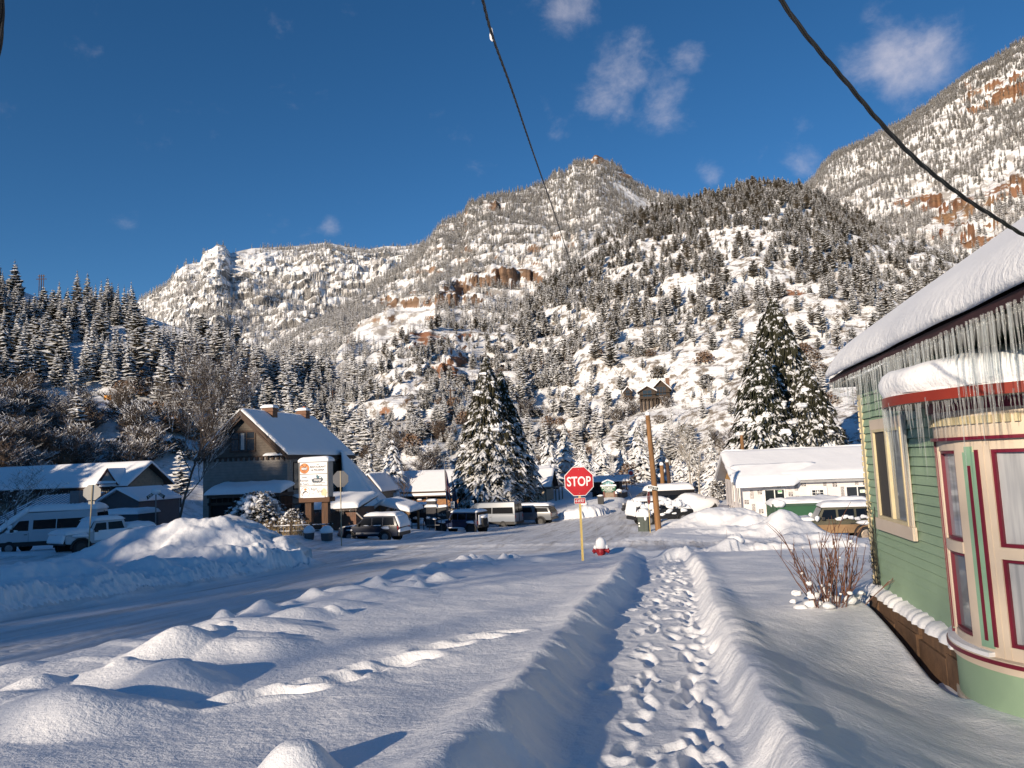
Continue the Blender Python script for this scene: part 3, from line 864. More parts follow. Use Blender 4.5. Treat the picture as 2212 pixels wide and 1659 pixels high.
def conifer(seed, H, Rb, whorls, nper, nseg, sub=0, clumps=0, bare=0.06, droop=0.5, lean=0.0, taper=0.85, width=0.5, parts=False):
    rr = random.Random(seed)
    mb = MB(); tr = MB()
    tr.tube([(0, 0, -1.5), (0, 0, H * .3), (lean * .4, 0, H * .65), (lean, 0, H * .985)], [H * .016, H * .013, H * .008, H * .0015], 6, mi=0)
    def frond(p, az, L, w, dr, segs):
        ca, sa = math.cos(az), math.sin(az)
        vs, fs = [], []
        lift = rr.uniform(0.05, 0.2)
        for k in range(segs + 1):
            s_ = k / segs
            r_ = L * s_
            z = p[2] + lift * r_ - dr * r_ * s_
            ww = w * math.sin(math.pi * min(1, 0.16 + 0.84 * s_)) * rr.uniform(0.75, 1.2) if k < segs else 0.02 * w
            cx, cy = p[0] + ca * r_, p[1] + sa * r_
            dz = -ww * rr.uniform(.35, .7)
            vs += [(cx - sa * ww, cy + ca * ww, z + dz), (cx, cy, z), (cx + sa * ww, cy - ca * ww, z + dz)]
        for k in range(segs):
            o = k * 3
            fs += [(o, o + 1, o + 4, o + 3), (o + 1, o + 2, o + 5, o + 4)]
        mb.add(vs, fs, 0)
        return [(vs[3 * k + 1]) for k in range(segs + 1)]
    z0 = bare * H
    for i in range(whorls):
        f = (i + rr.uniform(-.3, .3)) / whorls
        f = min(max(f, 0), .985)
        z = z0 + (H * 0.975 - z0) * f
        L0 = Rb * (1 - f) ** taper * (0.72 + 0.28 * min(1, f * 6)) + 0.03 * Rb
        n = max(4, int(round(nper * (1 - 0.45 * f))))
        a0 = rr.uniform(0, 6.28)
        for k in range(n):
            az = a0 + 6.283 * k / n + rr.uniform(-.3, .3)
            L = L0 * rr.uniform(0.68, 1.22)
            cx = lean * f
            pts = frond((cx, 0, z + rr.uniform(-.3, .3) * H / whorls), az, L, L0 * width * rr.uniform(.7, 1.1) * (0.55 if sub else 1) + .02 * Rb, droop * rr.uniform(.6, 1.3) / max(L0, .3 * Rb) * 0.75, nseg)
            for q in range(sub):
                b = pts[min(len(pts) - 2, 1 + q * (nseg - 1) // max(1, sub))]
                sgn = 1 if q % 2 else -1
                if sub > 2:
                    lf = L * (.46 - .08 * q)
                    frond(b, az + rr.uniform(.45, .85), lf * rr.uniform(.8, 1.2), L0 * .07, droop * 1.3 / max(L0, .3 * Rb), 2)
                    frond(b, az - rr.uniform(.45, .85), lf * rr.uniform(.8, 1.2), L0 * .07, droop * 1.3 / max(L0, .3 * Rb), 2)
                    continue
                frond(b, az + sgn * rr.uniform(.5, .9), L * rr.uniform(.3, .5), L0 * .16, droop * .9 / max(L0, .3 * Rb), max(2, nseg - 1))
                frond(b, az - sgn * rr.uniform(.5, .9), L * rr.uniform(.25, .45), L0 * .15, droop * .9 / max(L0, .3 * Rb), max(2, nseg - 1))
            if clumps and rr.random() < clumps:
                b = pts[-2] if rr.random() < .6 else pts[len(pts) // 2]
                r_ = L0 * rr.uniform(.10, .20) + .04
                mb.blob((b[0], b[1], b[2] + r_ * .25), r_ * 1.25, r_ * 1.1, r_ * .6, rr.randint(0, 999), 7, 5, .3, mi=1)
    return mb, tr

def foliage_mat(name, dark=(0.035, 0.042, 0.022), dark2=(0.075, 0.062, 0.036), lo=0.25, hi=0.65, nscale=1.6, namp=1.1, bump=0.6):
    m, nt, b = newmat(name)
    b.inputs['Roughness'].default_value = 0.8
    b.inputs['Specular IOR Level'].default_value = 0.1
    ge = nn(nt, 'ShaderNodeNewGeometry')
    sp = nn(nt, 'ShaderNodeSeparateXYZ')
    lk(nt, ge, 'Normal', sp, 'Vector')
    tc = nn(nt, 'ShaderNodeTexCoord')
    nz = nn(nt, 'ShaderNodeTexNoise', Scale=nscale, Detail=5.0, Roughness=0.65)
    lk(nt, tc, 'Object', nz, 'Vector')
    a = nn(nt, 'ShaderNodeMath', operation='MULTIPLY_ADD')
    lk(nt, nz, 'Fac', a, 0); a.inputs[1].default_value = namp; a.inputs[2].default_value = -namp * .5
    a2 = nn(nt, 'ShaderNodeMath', operation='ADD')
    lk(nt, a, 0, a2, 0); lk(nt, sp, 'Z', a2, 1)
    rp = ramp(nt, [(lo, 0.0), (hi, 1.0)])
    lk(nt, a2, 0, rp, 'Fac')
    oi = nn(nt, 'ShaderNodeObjectInfo')
    n2 = nn(nt, 'ShaderNodeMix', data_type='RGBA')
    lk(nt, oi, 'Random', n2, 0)
    n2.inputs[6].default_value = c4(dark); n2.inputs[7].default_value = c4(dark2)
    mx = nn(nt, 'ShaderNodeMix', data_type='RGBA')
    lk(nt, rp, 'Color', mx, 0)
    lk(nt, n2, 2, mx, 6)
    mx.inputs[7].default_value = (0.86, 0.865, 0.88, 1)
    lk(nt, mx, 2, b, 'Base Color')
    nb = nn(nt, 'ShaderNodeTexNoise', Scale=nscale * 6, Detail=3.0)
    lk(nt, tc, 'Object', nb, 'Vector')
    bp = nn(nt, 'ShaderNodeBump', Strength=bump, Distance=0.15)
    lk(nt, nb, 'Fac', bp, 'Height')
    lk(nt, bp, 'Normal', b, 'Normal')
    return m

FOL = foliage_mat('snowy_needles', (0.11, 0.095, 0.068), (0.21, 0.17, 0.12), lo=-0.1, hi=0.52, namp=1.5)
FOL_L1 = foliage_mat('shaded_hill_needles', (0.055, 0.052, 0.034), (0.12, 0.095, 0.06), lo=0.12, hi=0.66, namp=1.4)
FOL_FAR = foliage_mat('far_snowy_needles', (0.06, 0.058, 0.042), (0.10, 0.085, 0.06), 0.30, 0.75, 0.5, 1.0, .3)
FOL_FROST = foliage_mat('frosted_needles', (0.33, 0.315, 0.28), (0.46, 0.42, 0.36), -.25, 0.35, 0.5, 1.2, .3)
FOL_DARK = foliage_mat('dark_needles', (0.04, 0.042, 0.027), (0.085, 0.068, 0.042), 0.30, 0.82, 1.2, 1.1, .5)
BARK = mat('bark', (0.10, 0.075, 0.055), 0.9, (0.05, 0.04, 0.03), 6, 0.5, 30)
PROTO = bpy.data.collections.new('tree shapes')      # never linked to the scene: only the scattered forest uses it

def joined(mb, tr, name, fm):
    """trunk and crown in one small mesh"""
    o = len(mb.v)
    mb.v += tr.v; mb.f += [tuple(i + o for i in f) for f in tr.f]; mb.m += [1] * len(tr.f)
    me = bpy.data.meshes.new(name)
    me.from_pydata(mb.v, [], mb.f)
    me.materials.append(fm); me.materials.append(BARK)
    me.polygons.foreach_set('material_index', mb.m)
    me.update()
    return me

def proto_coll(name, specs, fm):
    c = bpy.data.collections.new(name)
    ms = []
    for i, sp in enumerate(specs):
        mb, tr = conifer(*sp)
        me = joined(mb, tr, 'conifer', fm)
        o = bpy.data.objects.new('conifer_shape', me)
        c.objects.link(o)
        ms.append(me)
    return c, ms

# unit height 10 m shapes
PC_FAR, PM_FAR = proto_coll('far conifers', [(1, 10, 1.7, 8, 6, 2), (2, 10, 2.0, 9, 6, 2), (3, 10, 1.4, 8, 6, 2), (4, 10, 2.3, 7, 6, 2)], FOL_FAR)
PC_FROST, PM_FROST = proto_coll('frosted conifers', [(5, 10, 1.6, 8, 6, 2), (6, 10, 1.9, 8, 6, 2), (7, 10, 1.3, 8, 6, 2)], FOL_FROST)
PC_MID, PM_MID = proto_coll('mid conifers', [(11, 10, 2.1, 15, 11, 3, 0, 0, .08, .5, 0, .85, .36), (12, 10, 2.7, 14, 11, 3, 0, 0, .12, .5, .3, .7, .36), (13, 10, 1.7, 16, 10, 3, 0, 0, .1, .5, 0, .9, .36), (14, 10, 3.1, 11, 10, 3, 0, 0, .2, .35, .5, .5, .42), (15, 10, 2.4, 12, 9, 3, 0, 0, .25, .3, -.4, .55, .42), (16, 10, 1.3, 13, 7, 3, 0, 0, .2, .6, .2, .9, .4)], FOL)
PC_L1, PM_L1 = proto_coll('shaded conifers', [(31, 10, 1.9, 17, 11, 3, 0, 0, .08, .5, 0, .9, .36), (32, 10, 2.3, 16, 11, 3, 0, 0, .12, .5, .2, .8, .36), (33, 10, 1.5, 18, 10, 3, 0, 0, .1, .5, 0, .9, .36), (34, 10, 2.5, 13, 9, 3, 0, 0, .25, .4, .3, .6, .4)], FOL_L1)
PC_DARK, PM_DARK = proto_coll('dark conifers', [(21, 10, 1.8, 15, 9, 3, 0, 0, .08), (22, 10, 2.2, 14, 9, 3, 0, 0, .1), (23, 10, 1.5, 16, 9, 3, 0, 0, .06)], FOL_DARK)

def gn_forest(name, pts, heights, coll, seed, label=None, wid=(0.85, 1.25)):
    """far-off trees nobody could count: points that carry copies of a few conifer shapes"""
    g = np.random.default_rng(seed)
    n = len(pts)
    me = bpy.data.meshes.new(name)
    me.vertices.add(n)
    me.vertices.foreach_set('co', np.asarray(pts, np.float32).ravel())
    sc = np.stack([heights / 10 * g.uniform(*wid, n)] * 2 + [heights / 10], 1)
    a = me.attributes.new('size', 'FLOAT_VECTOR', 'POINT'); a.data.foreach_set('vector', sc.astype(np.float32).ravel())
    a = me.attributes.new('turn', 'FLOAT', 'POINT'); a.data.foreach_set('value', g.uniform(0, 6.28, n).astype(np.float32))
    o = bpy.data.objects.new(name, me)
    COL.objects.link(o)
    tag(o, label, None, None, 'stuff')
    ng = bpy.data.node_groups.new(name, 'GeometryNodeTree')
    ng.interface.new_socket('Geometry', in_out='INPUT', socket_type='NodeSocketGeometry')
    ng.interface.new_socket('Geometry', in_out='OUTPUT', socket_type='NodeSocketGeometry')
    gi = ng.nodes.new('NodeGroupInput'); go = ng.nodes.new('NodeGroupOutput')
    ci = ng.nodes.new('GeometryNodeCollectionInfo'); ci.inputs['Collection'].default_value = coll
    ci.inputs['Separate Children'].default_value = True; ci.inputs['Reset Children'].default_value = True
    ip = ng.nodes.new('GeometryNodeInstanceOnPoints')
    ip.inputs['Pick Instance'].default_value = True
    na = ng.nodes.new('GeometryNodeInputNamedAttribute'); na.data_type = 'FLOAT_VECTOR'; na.inputs['Name'].default_value = 'size'
    nt_ = ng.nodes.new('GeometryNodeInputNamedAttribute'); nt_.data_type = 'FLOAT'; nt_.inputs['Name'].default_value = 'turn'
    cx = ng.nodes.new('ShaderNodeCombineXYZ')
    ng.links.new(nt_.outputs['Attribute'], cx.inputs['Z'])
    ng.links.new(gi.outputs[0], ip.inputs['Points']); ng.links.new(ci.outputs[0], ip.inputs['Instance'])
    ng.links.new(cx.outputs[0], ip.inputs['Rotation']); ng.links.new(na.outputs['Attribute'], ip.inputs['Scale'])
    ng.links.new(ip.outputs[0], go.inputs[0])
    md = o.modifiers.new('trees', 'NODES'); md.node_group = ng
    return o

GR = np.random.default_rng(99)
ALL = []        # (angular size, point, height, mesh list, hill key)
def collect(P, h, key):
    x, y = Hill.project(P[:, 0], P[:, 1], P[:, 2])
    d = np.hypot(P[:, 0], P[:, 1])
    inv = (x > -20) & (x < 2230) & (y < 1100)
    return np.where(inv, h / d, 0)

def w_l1(x, y):
    w = np.where(y > 900, 0.3, 1.0)
    w = np.where((np.abs(x - 232) < 36) & (y > 845) & (y < 1010), 0, w)
    return np.where((x < 330) & (y > 850), 0.06, w)
P1 = L1.scatter(1250, 101, clear=.20, cs=34.0, power=.8, wfun=w_l1)
H1 = GR.uniform(8, 15.5, len(P1)) * np.where(GR.random(len(P1)) < .2, .55, 1)
def w_l4(x, y):
    # open snowy slopes low in the middle and above the hill houses
    w = np.where((y > 700) & (x > 1150), 0.75, 1.0)
    w = np.where((x < 1120) & (y < 850), 0.32, w)
    w = np.where((x > 1380) & (y > 760) & (y < 930), 0.35, w)
    w = np.where((x > 860) & (x < 1010) & (y > 690) & (y < 800), 0.3, w)
    w = np.where((np.abs(x - 1405) < 62) & (y > 820) & (y < 915), 0.0, w)
    return w
P4 = L4.scatter(6800, 104, clear=.12, cs=38.0, power=.85, rockmax=.5, wfun=w_l4)
y4 = Hill.project(P4[:, 0], P4[:, 1], P4[:, 2])[1]
H4 = GR.uniform(4.4, 9.0, len(P4)) * np.where(GR.random(len(P4)) < .4, .5, 1) * np.interp(y4, [420, 560], [1.25, 1.0]) * np.where(Hill.project(P4[:, 0], P4[:, 1], P4[:, 2])[0] < 1120, .72, 1)
P3 = L3.scatter(20000, 103, clear=.06, cs=110.0, power=.8, rockmax=.5, tmax=1.0)
H3 = GR.uniform(7, 13, len(P3))
P5 = L5.scatter(20000, 105, clear=.05, cs=150.0, power=.9, rockmax=.5, tmax=1.0)
H5 = GR.uniform(8, 15, len(P5))
def w_l2(x, y):
    return np.where(y > 600, 1.0, np.where((x > 560) & (x < 900) & (y < 575), .8, .12))
P2 = L2.scatter(8000, 102, clear=.12, cs=300.0, power=.9, wfun=w_l2, tmax=1.0)
H2 = GR.uniform(14, 26, len(P2))

# the 300 trees that show largest are things of their own; the rest of the wood is one mass on each slope
a1, a4 = collect(P1, H1, 1), collect(P4, H4, 4)
allang = np.concatenate([a1, a4])
cut = np.sort(allang)[::-1][232]
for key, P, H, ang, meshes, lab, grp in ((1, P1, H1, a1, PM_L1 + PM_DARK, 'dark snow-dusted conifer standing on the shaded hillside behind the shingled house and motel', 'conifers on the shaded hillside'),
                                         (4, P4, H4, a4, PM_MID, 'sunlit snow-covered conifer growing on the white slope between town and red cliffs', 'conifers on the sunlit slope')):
    for k in np.where(ang > cut)[0]:
        o = bpy.data.objects.new('conifer', meshes[int(GR.integers(len(meshes)))])
        COL.objects.link(o)
        o.location = P[k]
        o.rotation_euler = (0, 0, GR.uniform(0, 6.28))
        w_ = H[k] / 10 * GR.uniform(.85, 1.3)
        o.scale = (w_, w_, H[k] / 10)
        tag(o, lab, 'conifer', grp)
r1 = ang_small = a1 <= cut
r4 = a4 <= cut
half = GR.random(len(P1)) < .5
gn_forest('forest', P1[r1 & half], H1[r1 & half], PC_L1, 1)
gn_forest('forest', P1[r1 & ~half], H1[r1 & ~half], PC_DARK, 2)
gn_forest('forest', P4[r4], H4[r4], PC_MID, 3)
gn_forest('forest', P3, H3, PC_FROST, 4)
gn_forest('forest', P5, H5, PC_FROST, 5)
gn_forest('forest', P2, H2, PC_FROST, 6)

# ================================================================== NEAR TREES, SHRUBS
def spot(x, y, d, sink=0.0):
    P = at(x, y, d)
    return Vector((P.x, P.y, gz(P.x, P.y) - sink))

def big_conifer(name, x, yt, yb, d, seed, rpx, label, whorls=26, nper=13, sub=2, clumps=.15, fm=None, bare=.06, lean=0.0, group=None, seg=4, on=None, cat='conifer', tap=.68, wid=.42):
    P = at(x, yb, d)
    g = gz(P.x, P.y) if on is None else on
    H = at(x, yt, d).z - g
    Rb = rpx / F * d
    mb, tr = conifer(seed, H, Rb, whorls, nper, seg, sub, clumps, bare, droop=0.62 * Rb, lean=lean, taper=tap, width=wid)
    t = empty(name, (P.x, P.y, g), 0, label, cat, group)
    mb.build('crown', [fm or FOL_NEAR, SNOW], t, flip=False)
    tr.build('trunk', BARK, t, True)
    return t

FOL_NEAR = foliage_mat('near_snowy_needles', (0.020, 0.025, 0.014), (0.045, 0.04, 0.024), 0.52, 0.74, 1.3, 1.9, .9)
FOL_DKNEAR = foliage_mat('dark_spruce_needles', (0.020, 0.024, 0.014), (0.045, 0.04, 0.024), 0.56, 0.78, 1.3, 2.0, .9)
FOL_MIDNEAR = foliage_mat('mid_snowy_needles', (0.03, 0.034, 0.02), (0.07, 0.06, 0.035), 0.25, 0.62, 1.5, 1.4, .7)

big_conifer('spruce', 1062, 750, 1086, 82, 201, 92, 'tall snow-laden spruce in front of the two-storey motel, left and taller of the pair', 46, 22, 3, .07, lean=-.1, wid=.26)
big_conifer('spruce', 1092, 785, 1086, 86, 202, 84, 'dark spruce just behind and right of the tallest spruce by the motel', 40, 20, 3, .05, FOL_NEAR, wid=.26)
big_conifer('spruce', 1697, 618, 1010, 92, 203, 128, 'tallest sparse dark conifer rising behind the wrapped white house', 42, 22, 3, .05, FOL_DKNEAR, .1, tap=.6, wid=.26)
big_conifer('spruce', 1662, 730, 1020, 84, 204, 96, 'bushy spruce with thick snow clumps left behind the wrapped white house', 32, 18, 3, .22, FOL_DKNEAR, wid=.28)
big_conifer('spruce', 1760, 760, 1020, 84, 205, 98, 'bushy spruce with thick snow clumps behind the wrapped house, next to the green eave', 32, 18, 3, .22, FOL_DKNEAR, wid=.28)
big_conifer('spruce', 800, 958, 1060, 104, 206, 25, 'small slim snowy spruce standing above the low end of the motel roof', 14, 9, 1, .25, FOL_MIDNEAR)
big_conifer('spruce', 850, 938, 1068, 108, 207, 52, 'wide snowy spruce right of the small slim one above the motel roof', 18, 12, 1, .25, FOL_MIDNEAR)
MIDS = [(1187, 925, 1052, 122, 40, 'snowy spruce just right of the motel gable'), (1224, 905, 1052, 128, 40, 'snowy spruce left behind the red stop sign'), (1262, 950, 1048, 118, 34, 'low snowy spruce peeping over the red stop sign'),
        (1302, 938, 1048, 132, 34, 'snowy spruce between the stop sign and the lodge sign top'), (1350, 944, 1046, 138, 30, 'narrow snowy spruce above the green lodge sign'), (1384, 908, 1048, 132, 42, 'broad snowy spruce left behind the tall brown pole'), (1428, 940, 1050, 142, 36, 'snowy spruce right behind the tall brown pole'),
        (1500, 928, 1090, 90, 30, 'snowy spruce behind the bare aspens'), (1544, 922, 1100, 84, 33, 'tall snowy spruce at the left end of the wrapped house'), (1472, 962, 1082, 104, 26, 'small snowy spruce behind the farthest pole'), (1568, 985, 1112, 72, 22, 'frosted young conifer against the end wall of the wrapped house'), (1150, 948, 1050, 134, 34, 'snowy spruce half hidden right of the dark spruce pair')]
for i, (x, yt, yb, d, rp, lab) in enumerate(MIDS):
    big_conifer('spruce', x, yt, yb, d, 220 + i, rp, lab, 17, 11, 1, .18, FOL_MIDNEAR, group='snowy spruces along the far street', seg=3)

# ---- bare trees
def grow_mb(seed, H, spread=0.5, levels=4, n0=5, r0=None, sides=4, up=0.25, stems=1, first=0.3):
    rr = random.Random(seed)
    mb = MB()
    tips = []
    def br(p, dv, L, r, lv):
        n = 4 if lv < 2 else 3
        pts, rad = [p], [r]
        v = dv.copy()
        for k in range(n):
            v = (v + Vector((rr.uniform(-1, 1), rr.uniform(-1, 1), rr.uniform(-.4, 1) * up * 2)) * .18).normalized()
            pts.append(pts[-1] + v * (L / n)); rad.append(r * (1 - .75 * (k + 1) / n) + .0025)
        mb.tube(pts, rad, sides if lv < 2 else 3, False)
        tips.append((pts[-1], lv))
        if lv >= levels: return
        nb = n0 if lv == 0 else max(2, n0 - lv)
        for k in range(nb):
            t = first + (1 - first) * (k + rr.random()) / nb if lv == 0 else .25 + .75 * (k + rr.random()) / nb
            i = min(n - 1, int(t * n)); f = t * n - i
            q = pts[i].lerp(pts[i + 1], min(1, f))
            a = rr.uniform(0, 6.28)
            side = Vector((math.cos(a), math.sin(a), 0))
            nd = (v * (1 - spread) + side * spread + Vector((0, 0, up * .6))).normalized()
            br(q, nd, L * rr.uniform(.45, .68), max(.004, rad[i] * .55), lv + 1)
    for s_ in range(stems):
        a = rr.uniform(0, 6.28)
        dv = Vector((math.cos(a) * .25, math.sin(a) * .25, 1)).normalized() if stems > 1 else Vector((.03, .02, 1))
        br(Vector((rr.uniform(-.1, .1) * (stems > 1), rr.uniform(-.1, .1) * (stems > 1), -.2)), dv, H * (rr.uniform(.6, .8) if levels > 1 else 1), r0 or H * .018, 0)
    return mb, tips

TWIG = mat('snowy_twigs', (0.10, 0.078, 0.062), 0.9, (0.06, 0.046, 0.038), 5, snow=.42)
TWIG_BARE = mat('bare_twigs', (0.17, 0.12, 0.085), 0.9, (0.10, 0.07, 0.05), 5, snow=.12)
TWIG_RED = mat('red_twigs', (0.17, 0.075, 0.05), 0.8, (0.10, 0.05, 0.035), 8, snow=.12)
ASPEN = mat('aspen_bark', (0.55, 0.5, 0.42), 0.8, (0.32, 0.28, 0.23), 4, snow=.2)

def bare_tree(name, P, H, seed, label, mt, levels=4, n0=6, cat='bare tree', group=None, blobs=0, first=.3, spread=.5):
    mb, tips = grow_mb(seed, H, spread, levels, n0, first=first, r0=H * (.012 if levels > 4 else .016))
    t = empty(name, P, 0, label, cat, group)
    mb.build('branches', mt, t, flip=False)
    if blobs:
        rr = random.Random(seed)
        sb = MB()
        tp = [p for p, l in tips if l >= levels - 1]
        rr.shuffle(tp)
        for p in tp[:blobs]:
            r_ = rr.uniform(.03, .09)
            sb.blob((p.x, p.y, p.z), r_ * 1.4, r_ * 1.2, r_ * .8, rr.randint(0, 99), 6, 4, .25)
        sb.build('snow_clumps', SNOW, t, 'all')
    return t

P_ = spot(384, 1132, 49); H_ = at(370, 868, 49).z - P_.z
bare_tree('bare_tree', P_, H_ * 1.12, 5, 'large leafless tree left of the shingled house, behind the snow bank', TWIG, 5, 8, blobs=70, first=.25, spread=.40)
P_ = spot(36, 1118, 47); H_ = at(45, 1005, 47).z - P_.z
bare_tree('bare_tree', P_, H_ * 1.1, 12, 'small snow-dusted tree at the left edge behind the white van', TWIG, 4, 7, blobs=40, first=.2, spread=.62)
for i, (x, yt, lab) in enumerate([(1497, 930, 'left of two pale aspens beside the far street'), (1512, 950, 'right, slightly shorter of two pale aspens beside the far street')]):
    P_ = spot(x, 1086, 72); H_ = at(x, yt, 72).z - P_.z
    bare_tree('aspen', P_, H_ * 1.1, 31 + i, lab, ASPEN, 4, 6, blobs=25, group='aspens by the far street')
P_ = spot(868, 1110, 92); H_ = at(868, 1030, 92).z - P_.z
bare_tree('bare_tree', P_, H_ * 1.15, 41, 'thin young leafless tree in front of the motel balcony', TWIG_BARE, 4, 5)

# ---- snowy shrubs
def shrub_mb(seed, rx, rz, n=420):
    rr = random.Random(seed)
    mb = MB()
    for i in range(n):
        a = rr.uniform(0, 6.28); q = rr.random() ** .5; zz = rr.random() ** .8
        rad = math.sqrt(max(0, 1 - (zz * .95) ** 2)) * q * (1 + .25 * math.sin(3 * a + seed) + .15 * math.sin(5 * a + 2 * seed))
        c = Vector((rx * rad * math.cos(a), rx * rad * math.sin(a), rz * zz * (1 + .12 * math.sin(4 * a + seed)) + .05))
        s_ = rx * rr.uniform(.10, .2) * (.55 if n > 600 else 1)
        u = Vector((rr.uniform(-1, 1), rr.uniform(-1, 1), rr.uniform(-.5, .5))).normalized()
        w = u.cross(Vector((rr.uniform(-.7, .7), rr.uniform(-.7, .7), 1))).normalized()
        n_ = u.cross(w) * .3 * s_
        mb.add([c - u * s_, c + w * s_ * .7 - Vector((0, 0, .2 * s_)), c + u * s_, c - w * s_ * .7 - Vector((0, 0, .2 * s_)), c + Vector((0, 0, abs(n_.z) + .12 * s_))], [(0, 1, 4), (1, 2, 4), (2, 3, 4), (3, 0, 4)])
    return mb
SHRUB = foliage_mat('snowy_shrub_leaves', (0.05, 0.045, 0.03), (0.14, 0.09, 0.055), 0.45, 0.95, 1.2, 1.3, .6)
SHRUB_RED = foliage_mat('russet_shrub_leaves', (0.15, 0.09, 0.055), (0.22, 0.14, 0.09), 0.6, 1.1, 1.2, 1.3, .6)
shr = []
for i in range(4):
    mb = shrub_mb(50 + i, 1.0, 1.0, 380)
    me = bpy.data.meshes.new('shrub'); me.from_pydata(mb.v, [], mb.f); me.materials.append(SHRUB if i < 3 else SHRUB_RED); me.update()
    shr.append(me)
brush = []
for i in range(4):
    mb, _ = grow_mb(70 + i, 1.0, .6, 3, 7, r0=.014, stems=5, first=.15)
    me = bpy.data.meshes.new('bare_shrub'); me.from_pydata(mb.v, [], mb.f); me.materials.append(TWIG if i != 2 else TWIG_BARE); me.update()
    brush.append(me)
def put_copies(pts, meshes, name, size, label, cat, group, seed, zs=1.0):
    g = random.Random(seed)
    for p in pts:
        o = bpy.data.objects.new(name, g.choice(meshes))
        COL.objects.link(o)
        s_ = g.uniform(*size)
        o.location = (p[0], p[1], p[2] - .1)
        o.scale = (s_, s_, s_ * zs * g.uniform(.8, 1.15))
        o.rotation_euler = (0, 0, g.uniform(0, 6.28))
        tag(o, label, cat, group)
thick = L1.scatter(95, 301, clear=-1, power=1.0, tmax=.35, wfun=lambda x, y: ((x > -60) & (x < 330) & (y > 840) & (y < 1030)) * np.where((np.abs(x - 232) < 30) & (y > 855), 0, 1.0))
put_copies(thick, brush, 'bare_shrub', (4.5, 8.0), 'tangled leafless shrub in the shaded thicket above the left motel roof', 'bare shrub', 'bare shrubs of the shaded thicket', 1)
belt1 = L1.scatter(110, 302, clear=-1, power=1.0, tmax=.55, wfun=lambda x, y: ((x > 200) & (x < 980) & (y > 815) & (y < 1000)) * np.where((np.abs(x - 232) < 36), 0, 1) * np.where((x > 690) & (y > 895) & (y < 945), .12, 1.0))
put_copies(belt1, shr, 'shrub', (1.6, 3.6), 'snow-speckled bush at the foot of the shaded hillside', 'bush', 'bushes at the foot of the shaded hill', 2)
belt4 = L4.scatter(190, 303, clear=-1, power=1.2, tmax=.75, wfun=lambda x, y: ((x > 880) & (x < 1900) & (y > 760)) * np.where((x > 1300) & (x < 1480) & (y > 800) & (y < 910), .25, 1.0))
put_copies(belt4, shr, 'shrub', (1.0, 2.6), 'snow-speckled brown bush on the sunlit slope below the cliffs', 'bush', 'bushes on the sunlit slope', 3)
bx4 = L4.scatter(60, 304, clear=-1, power=1.0, tmax=.3, wfun=lambda x, y: ((x > 700) & (x < 1900) & (y > 880)) * 1.0)
put_copies(bx4, brush, 'bare_shrub', (3.0, 6.0), 'leafless brown scrub tree behind the roofs at the foot of the sunlit slope', 'bare shrub', 'bare scrub at the foot of the sunlit slope', 4)
# low scrub all over the slopes
PCS = bpy.data.collections.new('scrub shapes')
for i, me_ in enumerate(shr):
    o_ = bpy.data.objects.new('scrub_shape', me_); o_.scale = (10, 10, 10); PCS.objects.link(o_)
for k, (hl_, n_, sd_) in enumerate(((L4, 9000, 311), (L1, 1500, 312))):
    q_ = hl_.scatter(n_, sd_, clear=.02, cs=22.0, power=.8, rockmax=.7)
    gn_forest('undergrowth', q_, GR.uniform(.4, 1.7, len(q_)), PCS, sd_)
# named shrubs close to the buildings
def one_shrub(x, y, d, rpx, hpx, seed, label, fm, n=900, blobs=0):
    P = spot(x, y, d)
    mb = shrub_mb(seed, rpx / F * d, hpx / F * d, n)
    t = empty('shrub', P, 0, label, 'bush')
    mb.build('foliage', fm, t, flip=False)
    if blobs:
        rr = random.Random(seed); sb = MB()
        for i in range(blobs):
            a = rr.uniform(0, 6.28); zz = rr.random() ** .7
            rad = math.sqrt(max(0, 1 - (zz * .97) ** 2)) * rr.uniform(.75, 1.02)
            r_ = rpx / F * d * rr.uniform(.05, .1)
            sb.blob((rpx / F * d * rad * math.cos(a), rpx / F * d * rad * math.sin(a), hpx / F * d * zz + .1), r_ * 1.2, r_ * 1.2, r_ * .8, i, 7, 5, .3)
        sb.build('snow_clumps', SNOW, t, 'all')
    return t
one_shrub(556, 1142, 49, 62, 78, 400, 'big bush loaded with snow clumps in front of the shingled house porch', SHRUB, 2200, 190)
one_shrub(632, 1146, 48, 30, 46, 401, 'lower snow-loaded bush beside the sign legs', SHRUB, 1100, 70)
one_shrub(1795, 1005, 88, 42, 60, 402, 'russet twiggy bush between the spruce and the green house corner', SHRUB_RED, 500, 20)
one_shrub(1360, 1062, 118, 26, 42, 403, 'tall russet bush behind the green lodge sign', SHRUB_RED, 350)
one_shrub(1555, 1118, 70, 24, 40, 404, 'frosted bush at the left corner of the wrapped house', SHRUB, 350, 30)

# dry grass in front of the porch
gm = MB(); rr_ = random.Random(8)
for i in range(420):
    x = rr_.choice([rr_.gauss(585, 16), rr_.gauss(520, 12), rr_.gauss(640, 14)])
    P = spot(x, 1147, 46.5 + rr_.uniform(-.8, .8), .05)
    h = rr_.uniform(.5, 1.15); a = rr_.uniform(0, 6.28); b = rr_.uniform(.05, .3)
    gm.add([P + Vector((-.012, 0, 0)), P + Vector((.012, 0, 0)), P + Vector((math.cos(a) * b, math.sin(a) * b, h))], [(0, 1, 2)])
tag(gm.build('dry_grass', mat('straw', (0.42, 0.31, 0.15), .9, (0.3, 0.2, 0.1), 4), flip=False), kind='stuff')

